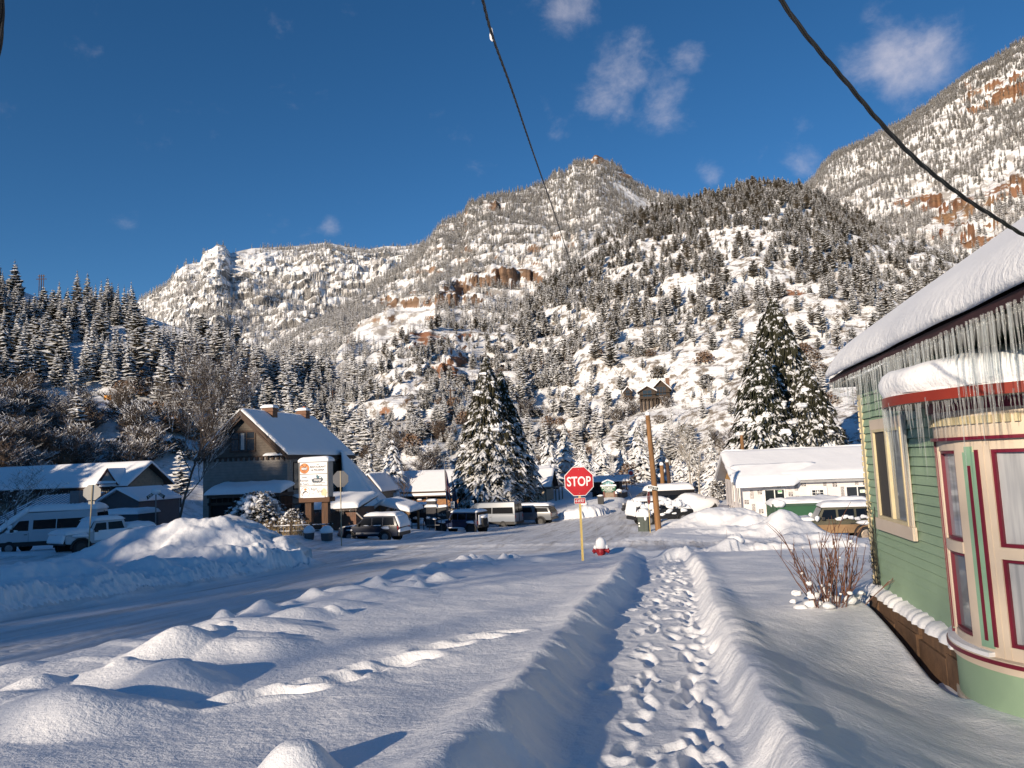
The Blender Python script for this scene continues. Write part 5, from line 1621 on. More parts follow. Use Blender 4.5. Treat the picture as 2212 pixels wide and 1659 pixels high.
# ---------------------------------------------------------------- two-storey motel in the middle
def middle_motel():
    d = 108
    a = at(797, 1110, d); zb = -5.9
    L = 25.0
    t = empty('motel', (a.x, a.y, zb), 0, 'two-storey log-sided motel with orange board balcony and white roof behind the big spruces', 'motel')
    e = at(900, 1059, d).z - zb; rz = at(900, 1022, d + 4.5).z - zb
    b0, b1 = at(900, 1093, d - 1.6).z - zb, at(900, 1079, d - 1.6).z - zb
    gable_box(t, L, 9, e, rz, LOGSIDE, 1.6, .4, seed=7)
    bm_ = MB(); bm_.box(-.4, L + .3, -1.62, -1.55, b0, b1); bm_.build('balcony_board', ORANGEWOOD, t)
    fl = MB(); fl.box(-.4, L + .3, -1.55, -.003, b0 - .15, b0 + .1)
    for i in range(9): fl.box(.2 + i * 3.05, .4 + i * 3.05, -1.52, -1.35, -.8, e - .2)
    fl.box(-.4, L + .3, -1.6, -1.4, e - .35, e - .12)
    fl.build('balcony_frame', BROWN, t)
    for i in range(7):
        x = .8 + i * 3.4
        win(t, x, x + 1.5, b1 - .1, e - .45, 0, BROWN, GLASS_PALE if i % 2 else GLASS, mull=1, fw=.07)
        win(t, x, x + 1.5, .55, 1.5, 0, BROWN, GLASS_PALE if i % 2 == 0 else GLASS, mull=1, fw=.07)
        for z0, z1 in ((b0 + .1, e - .45), (-.3, b0 - .35)):
            dd = MB(); dd.box(x + 1.9, x + 2.7, -.06, -.004, z0, z1); dd.build('door', DKWOOD, t)
    vs = MB()
    for i in range(4): vs.blob((1.5 + i * 7, -1.75, b1 + .02), .45, .2, .12, i, 8, 5, .2)
    vs.build('balcony_snow', SNOW, t, 'all')
    # cross gable at the left end, ridge running back
    a2 = at(757, 1060, 101); zt = at(785, 1026, 101).z
    t2 = empty('motel_wing', (a2.x, a2.y, zb), 0, 'small white-roofed wing at the left end of the middle motel beside the lean-to', 'building')
    w = 4.2; h = at(785, 1060, 101).z - zb; rzz = zt - zb
    b = MB(); b.prism([(0, -1), (w, -1), (w, h), (w / 2 + .6, rzz - .1), (0, h)], 0, 8); b.build('wall', TANWALL, t2)
    s = MB()
    s.sheet((-.5, -.4, h - .2), (w / 2 + .6, -.4, rzz), (w / 2 + .6, 8, rzz), (-.5, 8, h - .2), .35, 8, 8, .3, .05, 2, .3)
    s.sheet((w + .5, -.4, h - .2), (w / 2 + .6, -.4, rzz), (w / 2 + .6, 8, rzz), (w + .5, 8, h - .2), .35, 8, 8, .3, .05, 3, .3)
    s.build('roof_snow', SNOW_ROOF, t2, 'all')
    tr = MB(); tr.prism([(w / 2 + .6, rzz), (w + .6, h - .35), (w + .6, h - .6), (w / 2 + .6, rzz - .3)], -.42, -.36); tr.build('bargeboard', BROWN, t2)
    # right-hand gable wing with open porches
    d = 99
    a3 = at(1112, 1090, d)
    t3 = empty('motel_wing', (a3.x, a3.y, zb), 0, 'gabled end wing of the middle motel with open porch posts, right of the spruces', 'building')
    L3 = 80 / F * d; e3 = at(1150, 1050, d).z - zb; r3 = at(1180, 1016, d + 3).z - zb
    ro = gable_box(t3, L3 - .6, 6.2, e3, r3, LOGSIDE, .7, .35, seed=9)
    po = MB()
    for (x, y) in ((.3, -1.6), (2.3, -1.6), (L3 - .5, -1.6), (L3 + .8, -1.6), (L3 + .8, 1.5), (L3 + .8, 4.6)): po.box(x, x + .14, y, y + .14, -.8, e3 - .1)
    po.box(.2, L3 + .95, -1.62, -1.46, e3 - .3, e3 - .1); po.box(.2, L3 + .95, -1.6, -1.5, 2.0, 2.12); po.box(.2, L3 + .95, -1.6, -1.5, 1.2, 1.4)
    po.box(L3 + .8, L3 + .95, -1.5, 4.7, e3 - .3, e3 - .1); po.box(L3 + .8, L3 + .9, -1.5, 4.7, 2.0, 2.12); po.box(L3 + .8, L3 + .9, -1.5, 4.7, 1.2, 1.4)
    for i in range(14): po.box(.4 + i * .4, .45 + i * .4, -1.56, -1.52, 1.4, 2.0)
    po.build('porch_frame', wood('weathered_wood', (.22, .17, .12), (.15, .11, .08)), t3)
    win(t3, 1.2, 2.6, 2.2, 3.2, 0, BROWN, GLASS, mull=1)
    win(t3, 1.2, 2.6, .3, 1.1, 0, BROWN, GLASS, mull=1)
middle_motel()

# ---------------------------------------------------------------- the house in white wrap
def wrapped_house():
    d = 56
    a = at(1608, 1110, d); zb = -4.4
    rz_ = R(3)
    t = empty('wrapped_house', (a.x, a.y, zb), rz_, 'single-storey house under construction in printed white wrap with deep snow on its roof', 'house')
    L, D = 15.0, 10.0
    e = -.55 - zb; rdg = 1.35 - zb
    mid = D / 2
    WRAP = mat('white_wrap', (.74, .69, .67), .45, (.66, .61, .59), 1.5, .5, 6)
    b = MB(); b.prism([(0, -.6), (D, -.6), (D, e), (0, e)], 0, L, 'x'); b.build('wall', WRAP, t)
    g = MB(); g.prism([(0.02, e + .003), (D - .02, e + .003), (mid, rdg - .15)], .01, L - .01, 'x'); g.build('gable_wall', mat('plywood', (.50, .29, .10), .7, (.4, .22, .075), 4, stretch=(1, 1, 3)), t)
    sl = (rdg - e) / mid; ov = .45
    r = MB()
    for sg in (-1, 1):
        ye = mid + sg * (mid + ov); ze = e - ov * sl
        r.prism([(mid, rdg), (ye, ze), (ye, ze + .2), (mid, rdg + .2)], -.75, L + .5, 'x')
    ro = r.build('roof', mat('grey_fascia', (.36, .36, .36), .6), t)
    s = MB()
    ze = e - ov * sl + .2
    s.sheet((-.85, -ov - .1, ze), (L + .5, -ov - .1, ze), (L + .5, mid + .05, rdg + .2), (-.85, mid + .05, rdg + .2), .5, 34, 14, .5, .03, 12, .3, scal=.05)
    s.sheet((-.85, D + ov + .1, ze), (L + .5, D + ov + .1, ze), (L + .5, mid - .05, rdg + .2), (-.85, mid - .05, rdg + .2), .6, 20, 8, .5, .12, 14, .3)
    # snow that has slid over the left part of the eave
    s.sheet((-.6, -ov - .62, ze - .42), (3.6, -ov - .5, ze - .36), (6.2, 1.6, ze + .2 + sl * (1.6 + ov)), (-.8, 1.6, ze + .2 + sl * (1.6 + ov)), .56, 24, 14, .5, .05, 15, .12, scal=.07)
    s.build('roof_snow', SNOW_ROOF, ro, 'all')
    v = MB(); v.cyl(8.3, mid + .3, rdg, rdg + 1.0, .06); v.cyl(10.6, mid + .3, rdg, rdg + 1.05, .06); v.build('vent_pipe', WHITE, ro)
    def Z(cx, cy): return 1.65 - (cy - 203 + .04 * (cx - 422)) * .00573 - zb
    def X(cx): return (cx - 422) * .00573
    w1 = win(t, X(705), X(945), Z(830, 838), Z(830, 682), 0, WHITE, GLASS, mull=1, fw=.1)
    w2 = win(t, X(1730), X(1995), Z(1860, 792), Z(1860, 636), 0, WHITE, GLASS, mull=1, fw=.1)
    GS = mat('green_sticker', (.12, .45, .17), .6); LP = mat('label_paper', (.7, .8, .7), .6)
    st = MB(); st.box(X(868), X(922), -.035, -.032, Z(890, 730), Z(890, 690), 0); st.box(X(872), X(918), -.038, -.036, Z(890, 712), Z(890, 694), 1); st.build('sticker', [LP, GS], w1)
    st = MB(); st.box(X(1892), X(1960), -.035, -.032, Z(1925, 712), Z(1925, 672), 0); put_text(st, '42', X(1912), Z(1925, 692), -.037, .16, 1, shear=.3); st.build('sticker', [LP, GS], w2)
    # door
    x0, x1, z1 = X(1275), X(1462), Z(1370, 655)
    z0 = z1 - 2.03
    dd = MB(); dd.box(x0, x1, -.06, -.004, z0, z1); do = dd.build('door', WHITE, t, bevel=.01)
    fr = MB(); fr.box(x0 - .13, x0 - .005, -.1, -.002, z0, z1 + .13); fr.box(x1 + .005, x1 + .13, -.1, -.002, z0, z1 + .13); fr.box(x0 - .005, x1 + .005, -.1, -.002, z1 + .005, z1 + .13); fr.build('door_frame', WHITE, do)
    gp = MB(); pw = (x1 - x0 - .24) / 3
    for i in range(3):
        for j in range(2):
            gp.box(x0 + .12 + i * pw + .02, x0 + .12 + (i + 1) * pw - .02, -.066, -.061, z1 - .5 + j * .2 - .02, z1 - .5 + (j + 1) * .2 - .05)
    gp.build('door_pane', GLASS, do)
    pp = MB(); pp.box((x0 + x1) / 2 - .05, (x0 + x1) / 2 + .05, -.07, -.068, z1 - .4, z1 - .18); pp.build('door_note', WHITE, do)
    pn = MB()
    for i in range(2): pn.box(x0 + .14 + i * .48, x0 + .5 + i * .48, -.066, -.061, z0 + .25, z1 - .75)
    pn.build('door_panel', mat('door_shade', (.7, .69, .66), .5), do)
    # printing on the wrap
    INK = mat('wrap_ink', (.025, .022, .022), .6); PAPER = mat('wrap_print_ground', (.7, .66, .64), .5)
    def vert(cx, cy, txt, hgt=.95):
        x, z = X(cx), Z(cx, cy)
        pr = MB()
        w = .23
        pr.box(x - w / 2, x + w / 2, -.008, -.003, z - hgt / 2, z + hgt / 2, 1)
        pr.box(x - w / 2, x - w / 2 + .02, -.011, -.009, z - hgt / 2, z + hgt / 2, 0); pr.box(x + w / 2 - .02, x + w / 2, -.011, -.009, z - hgt / 2, z + hgt / 2, 0)
        pr.box(x - w / 2, x + w / 2, -.012, -.0095, z - hgt / 2, z - hgt / 2 + .02, 0); pr.box(x - w / 2, x + w / 2, -.012, -.0095, z + hgt / 2 - .02, z + hgt / 2, 0)
        vs, fs = text_geo(txt, 1.0, bold=.012)
        xs = [q[0] for q in vs]; ys = [q[1] for q in vs]
        sx, sy = (hgt - .1) / (max(xs) - min(xs)), (w - .08) / (max(ys) - min(ys)); cy_ = (max(ys) + min(ys)) / 2; cx_ = (max(xs) + min(xs)) / 2
        pr.add([(x + (q[1] - cy_) * sy, -.011 - q[2] * .2, z - (q[0] - cx_) * sx) for q in vs], fs, 0)
        pr.build('wrap_print', [INK, PAPER], t)
    def logo(cx, cy, s_=.30):
        x, z = X(cx), Z(cx, cy)
        pr = MB()
        pr.box(x - s_ / 2, x + s_ / 2, -.008, -.003, z - s_ / 2, z + s_ / 2, 0)
        for k, w_ in enumerate(('THE', 'HOME', 'DEPOT')):
            o = (k - 1) * .078
            put_text(pr, w_, x + o * .7, z - o * .75, -.010, .095, 1, rot=.75, bold=.004, depth=.001)
        pr.build('wrap_print', [INK, PAPER], t)
    for (cx, cy, tx, h_) in ((1105, 637, 'EVERBILT', .6), (890, 635, 'E', .26), (535, 745, 'ERBILT', .62), (546, 945, 'EVERBILT', .85), (1113, 812, 'EVERBILT', .6), (1680, 715, 'EVERBILT', .9), (1466, 612, 'EVERBILT', .5), (1861, 590, 'ERBILT', .3), (1494, 765, 'EV', .25)): vert(cx, cy, tx, h_)
    for (cx, cy) in ((462, 846), (1030, 735), (638, 716), (1201, 606), (1591, 610), (1222, 842), (640, 965), (1965, 585)): logo(cx, cy)
    # printing and openings on the end wall
    for i in range(8):
        pe = MB()
        pe.box(-.012, -.004, .4 + i * 1.2, .62 + i * 1.2, e - 2.6 + .1 * (i % 2), e - 2.2, 0)
        pe.build('wrap_print', [INK, PAPER], t)
        pe = MB(); pe.box(-.012, -.004, .9 + i * 1.2, 1.1 + i * 1.2, e - 3.3, e - 2.95, 0); pe.build('wrap_print', [INK, PAPER], t)
    for i in range(5): pe = MB(); pe.box(-.011, -.003, 1.0 + i * 1.9, 1.07 + i * 1.9, e - 2.0, e - .2, 0); pe.build('wrap_seam', [INK, PAPER], t)
    win(t, 1.6, 2.4, e - 1.6, e - .5, 0, WHITE, GLASS, '-x', mull=0)
    win(t, 4.6, 5.4, e - 1.6, e - .5, 0, WHITE, GLASS, '-x', mull=0)
    # foundation of sun-faded plaster sheet folds
    fo = MB()
    for i in range(9): fo.tube([(X(520) + i * .02 + .05 * i, -.012, Z(540, 690) - .1), (X(500) + .12 * i, -.016, Z(540, 690) - .5 - .05 * i)], .012, 4)
    for i in range(7): fo.tube([(X(985) + .02 * i, -.012, Z(985, 640)), (X(1010) + .07 * i, -.014, Z(985, 640) - .55)], .01, 4)
    fo.build('wrap_fold', WRAP, t)
wrapped_house()

# ---------------------------------------------------------------- lodge behind the green sign, cabins on the slope, shed
def cabin(P, w, dpt, e, rz, label, wallm, big=True, cat='house'):
    to = Vector((0, 0, 0)) - Vector((P.x, P.y, 0))
    ang = math.atan2(to.y, to.x) + math.pi / 2
    t = empty('cabin', P, ang, label, cat)
    b = MB(); b.prism([(-w / 2, .0), (w / 2, .0), (w / 2, e), (0, rz), (-w / 2, e)], 0, dpt); b.build('wall', wallm, t)
    s = MB(); r = MB(); ov = .12 * w
    sl = (rz - e) / (w / 2)
    for sg in (-1, 1):
        xe = sg * (w / 2 + ov); ze = e - ov * sl
        r.prism([(0, rz + .02), (xe, ze + .02), (xe, ze + .25), (0, rz + .25)], -ov, dpt)
        s.sheet((xe * 1.01, -ov * 1.02, ze + .25), (0, -ov * 1.02, rz + .25), (0, dpt, rz + .25), (xe * 1.01, dpt, ze + .25), .4, 6, 6, .35, .05, 4, .3)
    ro = r.build('roof', BROWN, t)
    s.build('roof_snow', SNOW, ro, 'all')
    k = MB()
    dz = .35 * e
    for i in range(5): k.box(-w / 2 + i * w / 4.2, -w / 2 + i * w / 4.2 + .25, -ov * 1.3, -ov * 1.3 + .25, -2.2, dz)
    k.box(-w / 2 - .3, w / 2 + .3, -ov * 1.4, -.01, dz - .3, dz)
    k.box(-w / 2 - .3, w / 2 + .3, -ov * 1.4, -ov * 1.4 + .1, dz + .8, dz + .95)
    k.build('deck', DKWOOD, t)
    u = MB(); u.box(-w / 2, w / 2, .3, dpt, -2.5, -.003); u.build('stone_base', mat('stone', (.25, .2, .16), .9, (.15, .12, .1), 2, .6, 8), t)
    n = 3 if big else 1
    for i in range(n):
        x0 = -w * .3 + i * w * .6 / n
        win(t, x0 + .1, x0 + w * .6 / n - .1, dz + .25, e + (rz - e) * .3, 0, BROWN, GLASS, mull=1, hm=1 if big else 0, fw=.12)
    if big:
        c = MB(); c.box(w * .3, w * .3 + 1.0, dpt * .4, dpt * .4 + 1.0, e, rz + .9); c.build('chimney', BRICK, ro)
    return t
p = L4.pick(1430, 872); d_ = px(p)[2]; k_ = d_ / F
cabin(p + Vector((0, 0, 1.2)), 36 * k_, 40 * k_, 22 * k_, 40 * k_, 'dark brown gabled cabin with big windows high on the sunlit slope, larger of two', DKWOOD)
# its lower side wing
p2 = p + RIGHT * (-30 * k_) + Vector((0, 0, .8))
cabin(p2, 34 * k_, 36 * k_, 20 * k_, 30 * k_, 'flat-fronted brown wing with deck joined left of the larger cabin on the slope', DKWOOD, False)
p = L4.pick(1359, 868); d_ = px(p)[2]; k_ = d_ / F
cabin(p + Vector((0, 0, .6)), 16 * k_, 20 * k_, 16 * k_, 25 * k_, 'small brown hut left of the larger cabin on the sunlit slope', DKWOOD, False)
def hill_shed():
    p = L1.pick(235, 970); d_ = px(p)[2]; k_ = d_ / F
    t = empty('shed', p, 0, 'small rusty brown flat-roofed shed on the shaded slope above the left motel', 'shed')
    w = 36 * k_; h = 15 * k_
    b = MB(); b.box(-w / 2, w / 2, 0, w * .7, -1.5, h); b.build('wall', mat('rusty_boards', (.11, .05, .03), .9, (.05, .03, .02), 3, stretch=(6, 1, 1)), t)
    d2 = MB(); d2.box(-.6, .5, -.05, -.004, -.2, h * .8); d2.build('door', DKWOOD, t)
    s = MB(); s.sheet((-w / 2 - .2, -.3, h), (w / 2 + .2, -.3, h), (w / 2 + .2, w * .75, h + .3), (-w / 2 - .2, w * .75, h + .3), .4, 6, 6, .3, .05, 3, .3); s.build('roof_snow', SNOW, t, 'all')
hill_shed()
def lodge():
    d = 104
    a = spot(1312, 1062, d); k = d / F
    t = empty('lodge', a, 0, 'dark timber lodge with railed balcony behind the green lodge sign', 'lodge')
    x0, x1 = (1282 - 1312) * k, (1338 - 1312) * k
    h = at(1312, 1040, d).z - a.z
    b = MB(); b.box(x0, x1, 0, 7, -1, h); b.build('wall', DKWOOD, t)
    bl = MB(); z = h * .42
    bl.box(x0 - .3, x1 + 1.2, -1.6, -.01, z - .2, z)
    bl.box(x0 - .3, x1 + 1.2, -1.62, -1.52, z + .85, z + .95)
    for i in range(20): bl.box(x0 - .2 + i * .27, x0 - .13 + i * .27, -1.6, -1.55, z, z + .85)
    for x in (x0, 0, x1 + 1.0): bl.box(x, x + .18, -1.6, -1.42, -1, h)
    bl.build('balcony', BROWN, t)
    s = MB(); s.sheet((x0 - .6, -1.7, h), (x1 + 1.4, -1.7, h), (x1 + 1.4, 5, h + .5), (x0 - .6, 5, h + .5), .3, 8, 8, .3, .06, 3, .3); s.build('roof_snow', SNOW, t, 'all')
    win(t, x0 + .4, x0 + 1.6, .4, 1.3, 0, BROWN, GLASS); win(t, .2, 1.4, z + .3, z + 1.3, 0, BROWN, GLASS)
lodge()

# ================================================================== SIGNS, POLES, WIRES, SMALL THINGS
RED = mat('sign_red', (.50, .012, .018), .35, (.44, .01, .015), 3, spec=.5)
SIGNWHITE = mat('sign_white', (.80, .79, .77), .4, (.76, .75, .73), 3)
ALU = mat('sign_back', (.42, .40, .36), .45, (.36, .34, .31), 3, metal=.3)
YPOST = mat('yellow_post', (.70, .52, .17), .5, (.62, .45, .14), 5)
TANPOST = mat('tan_post', (.45, .38, .26), .6, (.36, .3, .2), 5)
BOLT = mat('bolt', (.45, .3, .3), .4, metal=.5)
POLEWOOD = mat('pole_wood', (.30, .155, .062), .85, (.13, .068, .032), 2.2, .6, 14, stretch=(4, 4, .35))
POLEDARK = mat('dark_pole_wood', (.10, .055, .035), .85, (.05, .03, .02), 2.2, .5, 14, stretch=(4, 4, .35))

def fit_text(mb, body, cx, cz, y, w, h, mi=0, bold=.0, shear=0.0, depth=.0015, rot=0.0):
    vs, fs = text_geo(body, 1.0, bold=bold, shear=shear, depth=0.01)
    xs = [v[0] for v in vs]; ys = [v[1] for v in vs]
    sx, sy = w / (max(xs) - min(xs)), h / (max(ys) - min(ys))
    mx, my = (max(xs) + min(xs)) / 2, (max(ys) + min(ys)) / 2
    c, s_ = math.cos(rot), math.sin(rot)
    out = []
    for v in vs:
        a, b = (v[0] - mx) * sx, (v[1] - my) * sy
        out.append((cx + a * c - b * s_, y - (v[2] + .01) * depth * 50, cz + a * s_ + b * c))
    mb.add(out, fs, mi)

def octagon(r, rot=math.pi / 8):
    return [(r * math.cos(rot + i * math.pi / 4), r * math.sin(rot + i * math.pi / 4)) for i in range(8)]

def stop_sign(P, rz, zc, label, face=True, postm=YPOST, backm=ALU, size=.762, plate=True, toppost=True, lean=0.0):
    t = empty('stop_sign', P, rz, label, 'stop sign', None)
    t.rotation_euler = (0, lean, rz)
    Rr = size / 2 / math.cos(math.pi / 8)
    p = MB()
    zt = zc + size * .5 if not face else zc + size * .45
    p.box(-.018, .018, .012, .040, -.6, zt)
    p.box(-.030, -.018, .012, .020, -.6, zt); p.box(.018, .030, .012, .020, -.6, zt)
    for k in range(14): p.lathe([(.005, .0095), (.005, .0118)], 8, (0, 0, .2 + k * .15), 'y', 0)
    p.build('post', postm, t)
    oc = MB()
    oc.prism([(x, z + zc) for x, z in octagon(Rr)], -.004, .008)
    pan = oc.build('sign_panel', SIGNWHITE if face else backm, t)
    if face:
        r_ = MB(); r_.prism([(x, z + zc) for x, z in octagon(Rr * .955)], -.0065, -.0045); r_.build('red_face', RED, pan)
        l = MB(); fit_text(l, 'STOP', .0, zc, -.0075, size * .83, size * .335, 0, bold=.018); l.build('lettering', SIGNWHITE, pan)
        b = MB()
        for dz in (-.41, .40): b.lathe([(.010, -.012), (.010, -.007)], 10, (0, 0, zc + dz * size), 'y')
        b.build('bolt', BOLT, pan)
    if plate:
        zp = zc - size * .5 - .13
        pl = MB(); w, h = .148, .08
        pl.prism([(-w + .02, zp - h), (w - .02, zp - h), (w, zp - h + .02), (w, zp + h - .02), (w - .02, zp + h), (-w + .02, zp + h), (-w, zp + h - .02), (-w, zp - h + .02)], -.004, .008)
        po = pl.build('plate', SIGNWHITE if face else backm, t)
        if face:
            q = MB(); q.box(-w + .012, w - .012, -.0062, -.0045, zp - h + .012, zp + h - .012); q.build('red_face', RED, po)
            l = MB(); fit_text(l, '4-WAY', 0, zp, -.0072, .235, .088, 0, bold=.016); l.build('lettering', SIGNWHITE, po)
    return t
d = 19.2
P = spot(1260, 1232, d, .05); C_ = at(1257, 1040, d)
stop_sign(P, math.atan2(-P.x, P.y) * 1.0, C_.z - P.z, 'red stop sign with a 4-way plate on a yellow post, facing the camera')
P = spot(190, 1207, 38, .1); C_ = at(199, 1064, 38)
pb = stop_sign(P, math.pi + R(38), C_.z - P.z, 'pale back of a stop sign standing before the snowy white van and pickup', False, TANPOST, mat('sign_back_lit', (.62, .58, .50), .5, (.55, .51, .44), 3), .80, lean=R(-2.0))
P = spot(738, 1181, 42, .1); C_ = at(736, 1038, 42)
stop_sign(P, math.pi + R(5), (at(733, 1035, 42).z - P.z), 'grey back of a stop sign in front of the dark blue SUV and brown shed', False, TANPOST, mat('sign_back_shaded', (.085, .09, .105), .6), .92, plate=False)  # dark copy of the sign back: shade put into its colour
P = spot(1406, 1155, 44, .1)
ed = stop_sign(P, R(76), at(1402, 1076, 44).z - P.z, 'stop sign seen edge-on on a yellow post left against the tall brown pole', True, YPOST, ALU, .762, plate=False)

def hydrant():
    P = spot(1300, 1219, 22.3, .28)
    t = empty('fire_hydrant', P, math.atan2(-P.x, P.y), 'red fire hydrant with a tall snow cap, sunk in snow right of the stop sign', 'fire hydrant')
    HR = mat('hydrant_red', (.34, .012, .022), .4, (.24, .01, .016), 8, .2, 30)
    b = MB()
    b.lathe([(.17, 0), (.17, .05), (.115, .06), (.115, .34), (.15, .35), (.15, .39), (.16, .40), (.16, .44), (.13, .45), (.125, .52), (.155, .53), (.155, .56), (.13, .6), (.08, .66), (.03, .68), (.03, .73)], 18)
    b.build('barrel', HR, t, True)
    n = MB()
    for sg in (-1, 1):
        n.lathe([(.06, 0), (.06, .12), (.085, .125), (.085, .15), (.09, .16), (.09, .19), (.03, .2), (.03, .225)], 12, (0, 0, 0), 'x')
        nv = len(n.v)
        last = n.v[-12 * 8:]
        n.v[-12 * 8:] = [(sg * (v[0] + .09), v[1], v[2] + .46) for v in last]
    n.lathe([(.03, -.28), (.03, -.25), (.085, -.24), (.085, -.2), (.07, -.19), (.07, -.1)], 12, (0, 0, .44), 'y')
    n.build('nozzle', HR, t, True)
    bl = MB()
    for k in range(8): bl.lathe([(.012, .44), (.012, .46)], 6, (.145 * math.cos(k * .785), .145 * math.sin(k * .785), 0))
    bl.build('bolt', HR, t)
    s = MB()
    s.lathe([(.155, .545), (.185, .57), (.185, .68), (.175, .78), (.14, .87), (.08, .925), (.02, .94)], 16)
    s.blob((.20, -.02, .60), .07, .07, .08, 3); s.blob((-.21, .02, .57), .06, .06, .09, 4)
    s.build('snow_cap', SNOW, t, 'all')
    t.scale = (.86, .86, .86)
    r = MB(); r.tube([(-.07, -.1, .5), (-.12, -.1, 1.2), (-.19, -.1, 2.05)], [.006, .005, .003], 5); r.box(-.10, -.05, -.13, -.09, .55, .70)
    r.build('marker_rod', GREYMET, t)
hydrant()

def pole(x, yb, xt, yt, d, r0, r1, m_, label, snow=True, arms=None, sink=.3, name='utility_pole', loc=None, cat='utility pole'):
    P = spot(x, yb, d, 0) if loc is None else loc
    T = at(xt, yt, d) - P
    t = empty(name, P, 0, label, cat)
    mb = MB(); n = 8
    mb.tube([Vector((-T.x * sink / max(T.z, .1), -T.y * sink / max(T.z, .1), -sink))] + [T * (k / n) for k in range(n + 1)], [r0] + [r0 + (r1 - r0) * k / n for k in range(n + 1)], 12)
    mb.build('shaft', m_, t, True)
    if snow:
        s = MB(); s.blob((T.x, T.y, T.z + r1 * .6), r1 * 1.15, r1 * 1.15, r1 * 1.1, 3, 10, 6, .12); s.build('snow_cap', SNOW, t, 'all')
    return t, P, T
tp, PP, TT = pole(1423, 1153, 1399, 897, 44.5, .19, .135, POLEWOOD, 'tall leaning brown wooden pole with snow on its top, beside the street name blade')
MAIN_TOP = PP + TT
hw = MB(); hw.box(-.32, -.02, -.03, .03, TT.z - .30, TT.z - .24); hw.tube([(TT.x - .12, 0, TT.z - .5), (TT.x - .28, -.05, TT.z - .32), (TT.x - .45, -.05, TT.z - .35)], .03, 6); hw.tube([(TT.x - .18, -.1, TT.z - 2.2), (TT.x - .22, -.12, TT.z - 1.9)], .045, 6)
hw.M = None
for i in range(len(hw.v)): pass
o = hw.build('bracket', GREYMET, tp); o.location = (TT.x * .97 * 0 + 0, 0, 0)
sg_ = MB()
sg_.box(-.02, .02, .16, .23, 0, .02)
bl_ = empty('street_name_sign', at(1411, 1054, 44.0), R(6), 'small dark street name blade fixed to the tall brown pole', 'street sign')
bl_.rotation_euler = (0, R(12), R(6))
q = MB(); q.box(-.30, .30, -.008, .008, -.09, .09); q.build('blade', mat('blade_dark', (.03, .045, .04), .45), bl_)
q = MB()
for z0, z1 in ((-.09, -.075), (.075, .09)): q.box(-.30, .30, -.0105, -.0085, z0, z1)
fit_text(q, '2nd ST.', 0, 0, -.010, .48, .105, 0, bold=.012); q.build('lettering', SIGNWHITE, bl_)
q = MB(); q.box(-.3, .3, -.012, .012, .0905, .12); q.build('snow_line', SNOW, bl_)
tp2, P2_, T2_ = pole(1434, 1088, 1429, 1005, 82, .27, .21, POLEWOOD, 'brown pole farther down the street with snow on its top, nearer of two', sink=.6)
sb_ = MB(); sb_.blob((T2_.x - .1, -.2, T2_.z - 1.1), .35, .3, .3, 2); sb_.blob((T2_.x + .15, -.2, T2_.z - .6), .25, .25, .3, 5); sb_.build('snow_clump', SNOW, tp2, 'all')
pole(1450, 1088, 1441, 998, 90, .26, .20, POLEDARK, 'thin dark pole right behind the second brown pole', snow=True, sink=.6)
pole(1605, 1010, 1602, 940, 78, .22, .18, POLEWOOD, 'short orange-brown pole top rising behind the wrapped house roof', snow=False, loc=Vector((at(1605, 1005, 78).x, at(1605, 1005, 78).y, -4.5)))

def cross_pole(p, h, label, tower=False):
    t = empty('utility_pole', p, R(15), label, 'utility pole')
    mb = MB(); mb.tube([(0, 0, -1), (0, 0, h)], [.22, .15], 8); mb.build('shaft', POLEDARK, t)
    a = MB(); a.box(-1.3, 1.3, -.08, .08, h - .7, h - .5)
    if tower: a.box(-1.9, 1.9, -.1, .1, h - 1.9, h - 1.65); a.box(-.9, -.7, -.1, .1, 0, h); a.box(.7, .9, -.1, .1, 0, h)
    a.build('crossarm', POLEDARK, t)
    i_ = MB()
    for x in (-1.2, -.5, .5, 1.2): i_.cyl(x, 0, h - .5, h - .25, .06)
    i_.build('insulator', GREYMET, t)
    return p + Vector((0, 0, h - .3))
pa = L1.pick(717, 893); da = px(pa)[2]
ta = cross_pole(pa, 52 / F * da, 'dark cross-armed pole on the lower left slope above the lean-to roof')
pb_ = L4.pick(972, 892); db = px(pb_)[2]
tb = cross_pole(pb_, 52 / F * db, 'cross-armed pole on the slope just left of the tall spruce')
pc = L1.pick(90, 640); dc = px(pc)[2]
cross_pole(pc, 52 / F * dc, 'power line mast on the skyline of the shaded left hill', True)

CABLE = mat('black_cable', (.012, .013, .014), .55, (.02, .022, .024), 30)
def smooth_path(pts, n):
    """Catmull-Rom through the points"""
    P = [Vector(p) for p in pts]
    P = [P[0] * 2 - P[1]] + P + [P[-1] * 2 - P[-2]]
    out = []
    for i in range(1, len(P) - 2):
        for k in range(n):
            t = k / n
            out.append(0.5 * ((2 * P[i]) + (P[i + 1] - P[i - 1]) * t + (2 * P[i - 1] - 5 * P[i] + 4 * P[i + 1] - P[i + 2]) * t * t + (3 * P[i] - P[i - 1] - 3 * P[i + 1] + P[i + 2]) * t ** 3))
    out.append(P[-2])
    return out
def twisted(path, r, name, label, pitch=.45, cat='cable', strands=3, group=None):
    mb = MB()
    L = [0]
    for i in range(1, len(path)): L.append(L[-1] + (path[i] - path[i - 1]).length)
    for s_ in range(strands):
        pts = []
        for i, p in enumerate(path):
            tng = (path[min(i + 1, len(path) - 1)] - path[max(i - 1, 0)]).normalized()
            u = tng.cross(Vector((0, 0, 1))).normalized(); w = tng.cross(u)
            a = 2 * math.pi * (L[i] / pitch + s_ / strands)
            pts.append(p + (u * math.cos(a) + w * math.sin(a)) * r * .62)
        mb.tube(pts, r * .62, 6, True)
    o = mb.build(name, CABLE, None, 'all')
    return tag(o, label, cat, group)
